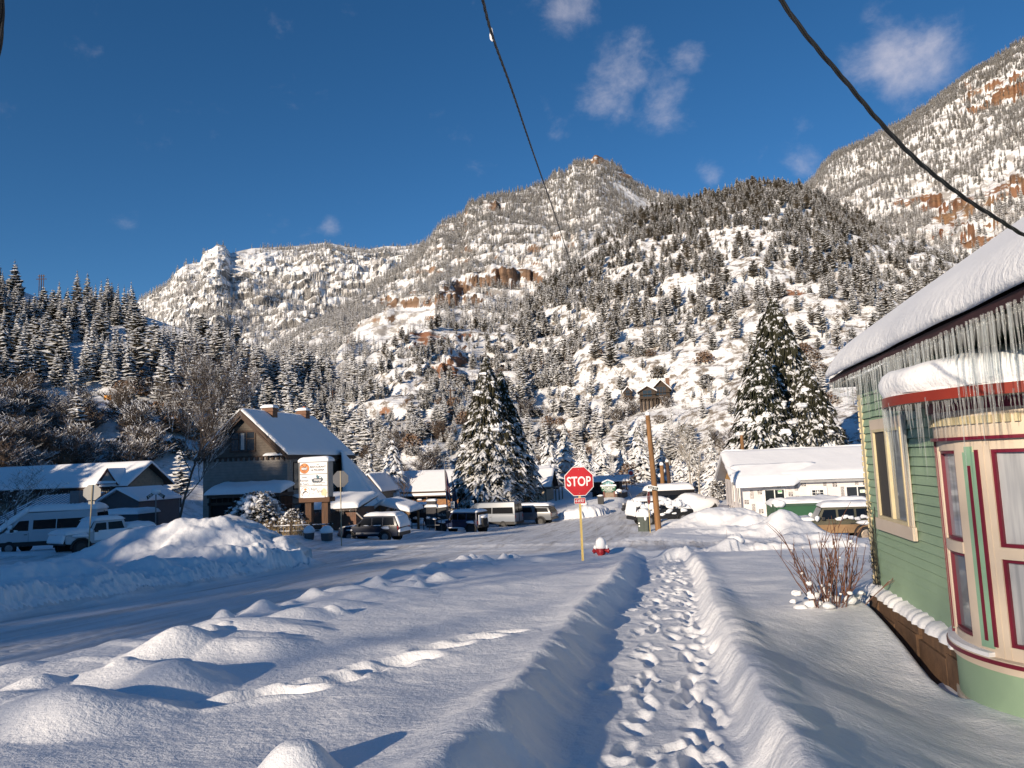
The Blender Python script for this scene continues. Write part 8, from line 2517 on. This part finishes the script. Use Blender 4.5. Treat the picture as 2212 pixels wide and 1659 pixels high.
def green_house():
    HX, YF, YN = 2.74, 11.2, 3.4       # wall plane, far corner, near end
    ZB, ZT = -.235, 2.62
    t = empty('green_house', (HX, YF, ZB), 0, 'sage green clapboard house with round bay window, snowy roof and rows of icicles', 'house')
    o = Vector((HX, YF, ZB))
    def build(mb, name, mt, par=t, **k):
        mb.v = [tuple(Vector(v) - o) for v in mb.v]
        return mb.build(name, mt, par, **k)
    # carcass
    b = MB(); b.box(HX, 10, 8.25, YF - .02, ZB, ZT); b.box(3.60, 10, YN, 8.25, ZB, ZT)
    b.prism([(HX, ZT), (10, ZT), (6.45, 5.0)], YN + .02, YF - .03)
    build(b, 'wall', GREEN)
    c = MB(); rr = random.Random(3)
    z = ZB; k = 0
    while z < ZT - .05:
        h = .104
        y0, y1 = 8.0, YF
        dz = rr.uniform(-.004, .004)
        p = [(HX - .030 + rr.uniform(-.003, .002), z + dz + .008), (HX - .008, z + h - .001), (HX + .01, z + h - .001), (HX + .01, z + dz + .008)]
        if z > 1.95:                       # shingle courses: butts of uneven width and drop
            y = y1
            while y > y0:
                w = rr.uniform(.12, .34); e = rr.uniform(-.012, .008)
                c.prism([(p[0][0] - rr.uniform(0, .004), p[0][1] + e), p[1], p[2], (p[3][0], p[3][1] + e)], max(y0, y - w + .004), y)
                y -= w
        else:
            c.prism(p, y0, y1)
        z += h; k += 1
    build(c, 'clapboards', GREEN)
    cb = MB(); cb.box(HX - .035, HX + .1, YF - .085, YF + .03, ZB - .02, ZT)
    for i in range(36): cb.box(HX - .038 - rr.uniform(0, .012), HX - .03, YF + .0305, YF + .055, ZB + i * .078, ZB + i * .078 + .06)
    build(cb, 'corner_board', CREAMY)
    # window
    wy0, wy1, wz0, wz1 = 9.22, 10.62, .72, 2.02
    f = MB(); px_ = HX - .034
    def fx(y0, y1, z0, z1, a, d_, mb): mb.box(px_ - d_, px_ - a, y0, y1, z0, z1)
    fx(wy0, wy1, wz1 - .13, wz1 + .0, 0, .035, f); fx(wy0 - .05, wy1 + .06, wz0 - .13, wz0 + .02, 0, .05, f)
    fx(wy0, wy0 + .12, wz0 + .02, wz1 - .13, 0, .03, f); fx(wy1 - .10, wy1, wz0 + .02, wz1 - .13, 0, .03, f)
    wo = build(f, 'window', CREAM)
    g = MB(); m_ = (wy0 + wy1) / 2
    fx(wy0 + .12, wy0 + .155, wz0 + .02, wz1 - .13, 0, .04, g); fx(wy1 - .135, wy1 - .1, wz0 + .02, wz1 - .13, 0, .04, g)
    fx(wy0 + .155, wy1 - .135, wz1 - .165, wz1 - .13, 0, .04, g); fx(wy0 + .155, wy1 - .135, wz0 + .02, wz0 + .06, 0, .04, g); fx(m_ - .03, m_ + .03, wz0 + .06, wz1 - .165, 0, .045, g)
    build(g, 'sash', CREAMY, wo)
    s_ = MB(); fx(wy0 + .155, m_ - .03, wz0 + .06, wz1 - .165, .002, .006, s_); build(s_, 'pane', PANE, wo)
    s_ = MB(); fx(m_ + .03, wy1 - .135, wz0 + .06, wz1 - .165, .002, .012, s_); build(s_, 'insect_screen', SCREEN, wo)
    # foundation and its ledge of snow
    fo = MB()
    y = 7.9; i = 0
    while y < YF + .05:
        w = rr.uniform(.35, .9)
        zc_ = -.46 + rr.uniform(-.05, .05)
        fo.box(HX - .09 - rr.uniform(0, .04), HX + .1, y, min(y + w - .012, YF + .08), zc_ + .006, ZB - .06 - rr.uniform(0, .02))
        fo.box(HX - .10 - rr.uniform(0, .05), HX + .1, y + .1, min(y + w + .09, YF + .08), -1.25, zc_ - .006); y += w
    build(fo, 'foundation', STONE, bevel=.012)
    fs = MB()
    vs, fc = [], []
    n = 90; mrow = 7
    for i in range(n + 1):
        yv = 8.0 + (YF + .12 - 8.0) * i / n
        sc = .026 * abs(math.sin(i * .36 + 1.5 * math.sin(i * .11))) + .014 * math.sin(i * .83 + 2 * math.sin(i * .21)) + .006 * math.sin(i * 2.3)
        for j in range(mrow):
            a = math.pi / 2 * j / (mrow - 1)
            vs.append((HX - .02 - (.13 + sc) * math.cos(a) * (1 - .0 * j), yv, ZB - .075 + (.10 + sc * .6) * math.sin(a)))
    for i in range(n):
        for j in range(mrow - 1): q = i * mrow + j; fc.append((q, q + 1, q + mrow + 1, q + mrow))
    fs.add(vs, fc)
    # closing underside
    build(fs, 'ledge_snow', SNOW, smooth='all', flip=False)
    # main roof
    ex, ez = 2.47, 2.61
    rx, rz = 6.45, 2.61 + .665 * 4.0
    y0, y1 = YN - .4, YF + .42
    r = MB(); r.prism([(ex, ez), (rx, rz), (rx, rz + .12), (ex, ez + .09)], y0, y1); r.prism([(10.45, ez), (rx, rz), (rx, rz + .12), (10.45, ez + .09)], y0, y1)
    ro = build(r, 'roof', DKFASC)
    fa = MB(); fa.box(ex - .03, ex - .003, y0, y1 + .02, ez + .0, ez + .09); fa.prism([(ex, ez + .1), (rx, rz + .12), (rx, rz - .06), (ex, ez - .06)], y1 + .003, y1 + .03)
    build(fa, 'fascia', DKFASC, ro)
    so_ = MB(); so_.box(ex, HX + .05, y0, y1, ez - .05, ez - .03); build(so_, 'soffit', mat('soffit_grey', (.18, .17, .15), .8), ro)
    s = MB()
    s.sheet((ex - .08, y0, ez + .1), (ex - .08, y1 + .06, ez + .1), (rx, y1 + .06, rz + .12), (rx, y0, rz + .12), .30, 60, 34, .42, .025, 5, .25, scal=.02)
    s.sheet((10.5, y0, ez + .1), (10.5, y1 + .06, ez + .1), (rx, y1 + .06, rz + .12), (rx, y0, rz + .12), .34, 10, 10, .42, .03, 6, .25)
    build(s, 'roof_snow', SNOW_EAVE, ro, smooth='all')
    ic = icicle_mb([(ex - .03, y1 - .05, ez), (ex - .03, 4.8, ez)], 420, .05, .50, .0068, 8, lambda u, q: (.55 + 1.3 * min(1, u * 2.2)) * (1.5 if q.random() < .08 else 1), .035)
    ib = build(ic, 'icicles', ICE, ro, smooth=True); ib['kind'] = 'stuff'
    ic = icicle_mb([(ex + .05, y1 + .02, ez + .02), (ex + 1.0, y1 + .02, ez + .75)], 22, .2, .6, .012, 9)
    build(ic, 'icicles', ICE, ro, smooth=True)
    # ---- round bay
    B = (3.63, 7.74)
    def arc(mb, a0, a1, r0, r1, z0, z1, n=24, mi=None):
        vs, fs_ = [], []
        for i in range(n + 1):
            a = R(a0 + (a1 - a0) * i / n)
            c_, s2 = math.cos(a), math.sin(a)
            vs += [(B[0] + r0 * c_, B[1] + r0 * s2, z0), (B[0] + r1 * c_, B[1] + r1 * s2, z0), (B[0] + r1 * c_, B[1] + r1 * s2, z1), (B[0] + r0 * c_, B[1] + r0 * s2, z1)]
        for i in range(n):
            q = i * 4
            for k_ in range(4): fs_.append((q + k_, q + (k_ + 1) % 4, q + 4 + (k_ + 1) % 4, q + 4 + k_))
        fs_ += [(0, 3, 2, 1), (4 * n, 4 * n + 1, 4 * n + 2, 4 * n + 3)]
        mb.add(vs, fs_, mi)
    A0, A1 = 95, 300
    bp = MB(); arc(bp, A0, A1, .6, 1.06, -.66, -.30, 40); bay = build(bp, 'bay', GREEN, smooth=40)
    q = MB(); arc(q, A0, A1, .7, 1.085, -.75, -.66, 40); arc(q, A0, A1, .7, 1.085, -.30, -.232, 40); build(q, 'cream_band', CREAM, bay, smooth=40)
    q = MB(); arc(q, A0, A1, .7, 1.13, -.232, -.197, 40); build(q, 'maroon_band', MAROON, bay, smooth=40)
    q = MB(); arc(q, A0, A1, .85, 1.12, -.197, -.188, 40); build(q, 'sill', CREAM, bay, smooth=40)
    q = MB(); arc(q, A0, 205, 1.0, 1.115, -.1875, -.150, 30); build(q, 'sill_snow', SNOW, bay, smooth=40)
    # frieze
    q = MB(); arc(q, A0, A1, .8, 1.07, 1.72, 1.96, 40); build(q, 'frieze', CREAM, bay, smooth=40)
    q = MB(); arc(q, A0, A1, .8, 1.10, 1.69, 1.72, 40); arc(q, A0, A1, .8, 1.12, 1.96, 2.05, 40); build(q, 'maroon_band', MAROON, bay, smooth=40)
    q = MB()
    for i in range(50): arc(q, A0 + i * 4, A0 + i * 4 + 2.2, 1.07, 1.10, 1.83, 1.90, 1)
    build(q, 'dentil', CREAMY, bay)
    q = MB(); arc(q, A0, A1, .5, 1.47, 2.05, 2.075, 40); build(q, 'soffit', mat('bay_soffit', (.2, .17, .13), .8), bay)
    # windows and pilasters
    def bay_window(a0, a1, pane, curtain):
        w = MB(); n_ = 6
        arc(w, a0, a0 + 3.2, .95, 1.045, -.19, 1.69, 2); arc(w, a1 - 3.2, a1, .95, 1.045, -.19, 1.69, 2)
        arc(w, a0 + 3.2, a1 - 3.2, .95, 1.04, 1.60, 1.69, n_); arc(w, a0 + 3.2, a1 - 3.2, .95, 1.04, -.19, -.08, n_); arc(w, a0 + 3.2, a1 - 3.2, .95, 1.055, .66, .76, n_)
        wo_ = build(w, 'window', CREAM, bay, smooth=40)
        r2 = MB()
        for (z0, z1) in ((.76, 1.60), (-.08, .66)):
            arc(r2, a0 + 3.2, a0 + 4.9, .97, 1.03, z0, z1, 1); arc(r2, a1 - 4.9, a1 - 3.2, .97, 1.03, z0, z1, 1)
            arc(r2, a0 + 4.9, a1 - 4.9, .97, 1.03, z1 - .03, z1, n_); arc(r2, a0 + 4.9, a1 - 4.9, .97, 1.03, z0, z0 + .03, n_)
        build(r2, 'sash', MAROON, wo_, smooth=40)
        for (z0, z1, pm) in ((.79, 1.57, pane), (-.05, .63, curtain)):
            p_ = MB(); arc(p_, a0 + 4.9, a1 - 4.9, .985, 1.0, z0, z1, 1); build(p_, 'pane', pm, wo_)
        return wo_
    bay_window(164, 194, CURT, PANE)
    bay_window(210, 246, CURT, CURT)
    bay_window(262, 296, CURT, PANE)
    for (a0, a1) in ((150, 164), (194, 210), (246, 262)):
        p_ = MB(); arc(p_, a0, a1, .9, 1.05, -.19, 1.69, 6); po_ = build(p_, 'pilaster', CREAM, bay, smooth=40)
        m2 = (a0 + a1) / 2
        g_ = MB(); arc(g_, m2 - 3.6, m2 + 3.6, 1.05, 1.066, -.12, 1.58, 3); arc(g_, m2 - 2.2, m2 + 2.2, 1.05, 1.066, 1.58, 1.63, 3); build(g_, 'green_panel', mat('mint_green', (.27, .45, .31), .5), po_)
        r3 = MB(); arc(r3, m2 - .9, m2 + .9, 1.066, 1.072, -.06, 1.46, 2); arc(r3, m2 + 3.6, m2 + 5.4, 1.05, 1.064, -.1, 1.60, 2); build(r3, 'maroon_stripe', MAROON, po_)
    e_ = MB(); arc(e_, 158, 160.5, 1.05, 1.075, -.19, 1.69, 2); build(e_, 'maroon_edge', MAROON, bay)
    # bay roof
    q = MB(); arc(q, A0, A1, 1.44, 1.50, 2.045, 2.135, 48); bro = build(q, 'bay_fascia', REDFASC, bay, smooth=40)
    q = MB()
    vs, fc = [], []; na, nr_ = 60, 12
    for i in range(na + 1):
        a = R(A0 - 4 + (A1 - A0 + 8) * i / na)
        for j in range(nr_ + 1):
            v = j / nr_
            if v < .45:
                th_ = v / .45 * math.pi / 2
                rad = 1.47 + .075 * math.sin(th_ * 2) * 1.0 + .02 * math.sin(i * .9) * (1 - v) - .18 * (1 - math.cos(th_)); z = 2.14 + .27 * math.sin(th_) + .01 * math.sin(i * .7 + j)
            else:
                u_ = (v - .45) / .55
                rad = (1.29) * (1 - u_ * .78); z = 2.41 + .16 * math.sin(u_ * math.pi / 2) + .012 * math.sin(i * .6 + 3 * u_)
            vs.append((B[0] + rad * math.cos(a), B[1] + rad * math.sin(a), z))
    for i in range(na):
        for j in range(nr_): k_ = i * (nr_ + 1) + j; fc.append((k_, k_ + 1, k_ + nr_ + 2, k_ + nr_ + 1))
    q.add(vs, fc); arc(q, A0 - 4, A1 + 4, .3, 1.47, 2.137, 2.15, 48)
    build(q, 'bay_roof_snow', SNOW_EAVE, bay, smooth=60)
    pts = [(B[0] + 1.475 * math.cos(R(a)), B[1] + 1.475 * math.sin(R(a)), 2.06) for a in range(110, 268, 3)]
    ic = icicle_mb(pts, 140, .08, .62, .010, 12, lambda u, q_: 1.0 + (1.4 if .14 < u < .30 and q_.random() < .5 else 0) + (.5 if q_.random() < .1 else 0), .02)
    io = build(ic, 'icicles', ICE, bay, smooth=True); io['kind'] = 'stuff'
    # stone footing of the bay with a shelf of snow
    q = MB(); arc(q, A0, A1, .5, 1.22, -1.5, -.86, 30); build(q, 'bay_footing', STONE, bay)
    q = MB(); vs, fc = [], []
    for i in range(61):
        a = R(128 + (A1 - 128) * i / 60)
        wv = .03 * math.sin(i * .8) + .02 * math.sin(i * 2.1)
        for j in range(8):
            th_ = math.pi / 2 * j / 7
            rad = 1.02 + (.36 + wv) * math.cos(th_) ** .6 * (1 if j < 7 else 0); z = -.90 + .145 * math.sin(th_) ** .7
            vs.append((B[0] + rad * math.cos(a), B[1] + rad * math.sin(a), z))
    for i in range(60):
        for j in range(7): k_ = i * 8 + j; fc.append((k_, k_ + 1, k_ + 9, k_ + 8))
    q.add(vs, fc); arc(q, 128, A1, .6, 1.37, -.915, -.90, 40)
    build(q, 'footing_snow', SNOW_EAVE, bay, smooth=60)
    # creeper on the corner
    v = MB()
    for i in range(150):
        z_ = rr.random() ** 1.6 * 1.25 + ZB - .05; y_ = YF + rr.uniform(-.30, .05) * (1.1 - z_ * .4); s2 = rr.uniform(.012, .03)
        x_ = HX - .045 - rr.uniform(0, .03)
        v.add([(x_, y_ - s2, z_), (x_ - .01, y_, z_ + s2 * 1.4), (x_, y_ + s2, z_), (x_ + .005, y_, z_ - s2)], [(0, 1, 2, 3)])
    for i in range(6):
        y_ = YF - .05 - .05 * i; v.tube([(HX - .04, y_, ZB - .1), (HX - .05, y_ + rr.uniform(-.05, .05), ZB + .4), (HX - .045, y_ + rr.uniform(-.08, .08), ZB + .6 + .1 * i)], .005, 4)
    v.v = [tuple(Vector(p)) for p in v.v]
    co_ = v.build('creeper', mat('creeper_leaf', (.03, .035, .025), .8, (.05, .04, .03), 9), None, flip=False)
    tag(co_, 'dark withered creeper on the far bottom corner of the green wall', 'creeper')

def eave_snow():
    m, nt, b = newmat('eave_snow')
    tc = nn(nt, 'ShaderNodeTexCoord')
    b.inputs['Base Color'].default_value = (.86, .87, .885, 1); b.inputs['Roughness'].default_value = .6; b.inputs['Specular IOR Level'].default_value = .3
    n1 = nn(nt, 'ShaderNodeTexNoise', Scale=60.0, Detail=3.0); n2 = nn(nt, 'ShaderNodeTexNoise', Scale=9.0, Detail=5.0, Roughness=.65)
    mp = nn(nt, 'ShaderNodeMapping'); mp.inputs['Scale'].default_value = (1, 1, .9)
    lk(nt, tc, 'Object', mp, 'Vector'); lk(nt, mp, 'Vector', n2, 'Vector'); lk(nt, tc, 'Object', n1, 'Vector')
    ge = nn(nt, 'ShaderNodeNewGeometry'); sp = nn(nt, 'ShaderNodeSeparateXYZ'); lk(nt, ge, 'Normal', sp, 'Vector')
    rp = ramp(nt, [(.45, .055), (.85, .006)])
    lk(nt, sp, 'Z', rp, 'Fac')
    b1 = nn(nt, 'ShaderNodeBump', Strength=.55); lk(nt, rp, 'Color', b1, 'Distance'); lk(nt, n2, 'Fac', b1, 'Height')
    b2 = nn(nt, 'ShaderNodeBump', Strength=.3, Distance=.012); lk(nt, n1, 'Fac', b2, 'Height'); lk(nt, b1, 'Normal', b2, 'Normal'); lk(nt, b2, 'Normal', b, 'Normal')
    return m
SNOW_EAVE = eave_snow()
green_house()

# ---------------------------------------------------------------- out of the frame: rise and trees added to throw long shadows
def shadow_ridge():
    """unseen wooded rise behind and left, added; its crest is shaped to shade the scene"""
    g = np.random.default_rng(5)
    U = [-.42, -.33, -.30, -.285, -.27, -.25, -.228, -.18, -.12, -.08, 0, .02, .042, .054, .062, .07, .08, .09, .11, .147, .175, .3, .333, .45, .686, 1, 1.2]; HH = [13, 16, 19.0, 20.6, 22.6, 23.4, 23.8, 24.0, 23.6, 23.2, 24.4, 25.6, 25.6, 24.3, 22.3, 21.4, 21.4, 23.8, 26, 28.8, 29.8, 28.5, 27.6, 26, 21, 18, 16]  # crest heights of the added ridge, set by where its shadow should fall
    def line(u): return -58 - 67 * u, -48 + 108 * u
    n, m = 220, 14
    vs, fs = [], []
    for i in range(n + 1):
        u = -.42 + 1.65 * i / n
        x, y = line(u); top = np.interp(u, U, HH) - (7 if u > -.12 else 10.5) + 1.2 * math.sin(i * .37)
        for j in range(m + 1):
            v = -1 + 2 * j / m
            q = max(0, 1 - v * v) ** .8
            X, Y = x - v * 22 * .85 , y - v * 22 * .53
            vs.append((X, Y, tz(X, Y) * (1 - q) - 1.5 * (1 - q) + top * q))
    for i in range(n):
        for j in range(m): k = i * (m + 1) + j; fs.append((k, k + 1, k + m + 2, k + m + 1))
    mb = MB(); mb.add(vs, fs)
    tag(mb.build('hill', SNOW_GROUND, None, 'all'), kind='structure')
    pts, hs = [], []
    for i in range(330):
        u = g.uniform(-.262, 1.15); x, y = line(u); o_ = g.normal(0, 2.5)
        top = np.interp(u, U, HH)
        lo_ = u < -.12
        if (lo_ and g.random() > .42) or .05 < u < .092: continue
        pts.append((x + o_ * .85, y + o_ * .53, top - (11 if lo_ else 8))); hs.append((10.1 if lo_ else 7.5) + g.normal(0, 1.7 if lo_ else .8))
    gn_forest('forest', np.array(pts), np.array(hs), PC_MID, 77, wid=(1.2, 1.8))  # unseen trees added on the crest to break up its shadow
shadow_ridge()
for i, (x, y, h) in enumerate([(-20, -18, 9), (-16, -32, 10), (-26, -27, 10)]):  # unseen trees, added to dapple the verge with shade
    bare_tree('bare_tree', Vector((x, y, tz(x, y) + .2)), h * 1.25, 600 + i, 'unseen leafless tree added behind the camera for dappled shade', TWIG_BARE, 5, 7, group='added shade trees behind the camera', first=.18, spread=.55)

# ================================================================== WORLD AND RENDER SETTINGS
def build_world():
    w = bpy.data.worlds.new('World')
    S.world = w
    w.use_nodes = True
    nt = w.node_tree
    bg = nt.nodes['Background']
    sky = nn(nt, 'ShaderNodeTexSky', sky_type='NISHITA')
    sky.sun_disc = False
    sky.sun_elevation = SUN_EL
    # sun_rotation is measured clockwise from +Y
    sky.sun_rotation = math.atan2(TO_SUN.x, TO_SUN.y)
    sky.altitude = 2400
    sky.air_density = 1.0
    sky.dust_density = 0.15
    sky.ozone_density = 3.0
    gm = nn(nt, 'ShaderNodeHueSaturation')
    gm.inputs['Saturation'].default_value = 1.2
    gm.inputs['Value'].default_value = 0.78
    lk(nt, sky, 0, gm, 'Color')
    tc = nn(nt, 'ShaderNodeTexCoord')
    # thin clouds: wisps gathered round a few directions of the sky
    cl = None
    spots = [((1330, 170), 0.075, 0.9), ((1440, 215), 0.065, 0.8), ((1270, 190), 0.05, 0.5), ((1240, 20), 0.06, 0.5), ((1490, 120), 0.045, 0.75), ((1960, 130), 0.085, 1.15), ((1880, 150), 0.06, 0.7),
             ((1540, 382), 0.03, 0.7), ((1750, 360), 0.05, 0.7), ((715, 485), 0.022, 0.45), ((1735, 270), 0.02, 0.3), ((1200, 290), 0.03, 0.3), ((1380, 70), 0.05, 0.4), ((1700, 100), 0.03, 0.0)]
    for (p, rad, wt) in spots:
        if wt <= 0: continue
        v = (at(p[0], p[1], 1.0) - EYE).normalized()
        ds = nn(nt, 'ShaderNodeVectorMath', operation='DISTANCE')
        lk(nt, tc, 'Generated', ds, 0)
        ds.inputs[1].default_value = v
        mr = nn(nt, 'ShaderNodeMapRange', interpolation_type='SMOOTHSTEP')
        mr.inputs['From Min'].default_value = rad
        mr.inputs['From Max'].default_value = 0.0
        mr.inputs['To Max'].default_value = wt
        lk(nt, ds, 'Value', mr, 'Value')
        if cl is None: cl = mr.outputs['Result']
        else:
            ad = nn(nt, 'ShaderNodeMath', operation='MAXIMUM')
            nt.links.new(cl, ad.inputs[0]); lk(nt, mr, 'Result', ad, 1)
            cl = ad.outputs[0]
    mp = nn(nt, 'ShaderNodeMapping')
    mp.inputs['Scale'].default_value = (1.0, 1.0, 1.35)
    lk(nt, tc, 'Generated', mp, 'Vector')
    n1 = nn(nt, 'ShaderNodeTexNoise', Scale=13.0, Detail=10.0, Roughness=0.62, Distortion=0.15)
    lk(nt, mp, 'Vector', n1, 'Vector')
    er = nn(nt, 'ShaderNodeMath', operation='MULTIPLY_ADD')      # wisps: the noise eats into each patch from its rim
    nt.links.new(cl, er.inputs[0]); er.inputs[1].default_value = 0.42; lk(nt, n1, 'Fac', er, 2)
    r1 = nn(nt, 'ShaderNodeMapRange', interpolation_type='SMOOTHSTEP')
    r1.inputs['From Min'].default_value = 0.60; r1.inputs['From Max'].default_value = 1.25
    lk(nt, er, 0, r1, 'Value')
    mu2 = nn(nt, 'ShaderNodeMath', operation='MULTIPLY')
    mu2.inputs[1].default_value = 0.8
    lk(nt, r1, 'Result', mu2, 0)
    mx = nn(nt, 'ShaderNodeMix', data_type='RGBA')
    nt.links.new(mu2.outputs[0], mx.inputs[0])
    nt.links.new(gm.outputs[0], mx.inputs[6])
    mx.inputs[7].default_value = CLOUD_COL
    nt.links.new(mx.outputs[2], bg.inputs['Color'])
    bg.inputs['Strength'].default_value = SKY_STR

SKY_STR = 0.12
CLOUD_COL = (5.2, 4.9, 5.3, 1)
build_world()
S.view_settings.view_transform = 'Standard'
S.view_settings.look = 'None'
S.view_settings.exposure = 0.28
S.view_settings.gamma = 1.0
S.cycles.use_denoising = True
S.cycles.max_bounces = 6
S.cycles.diffuse_bounces = 3
S.cycles.transparent_max_bounces = 12
S.render.film_transparent = False
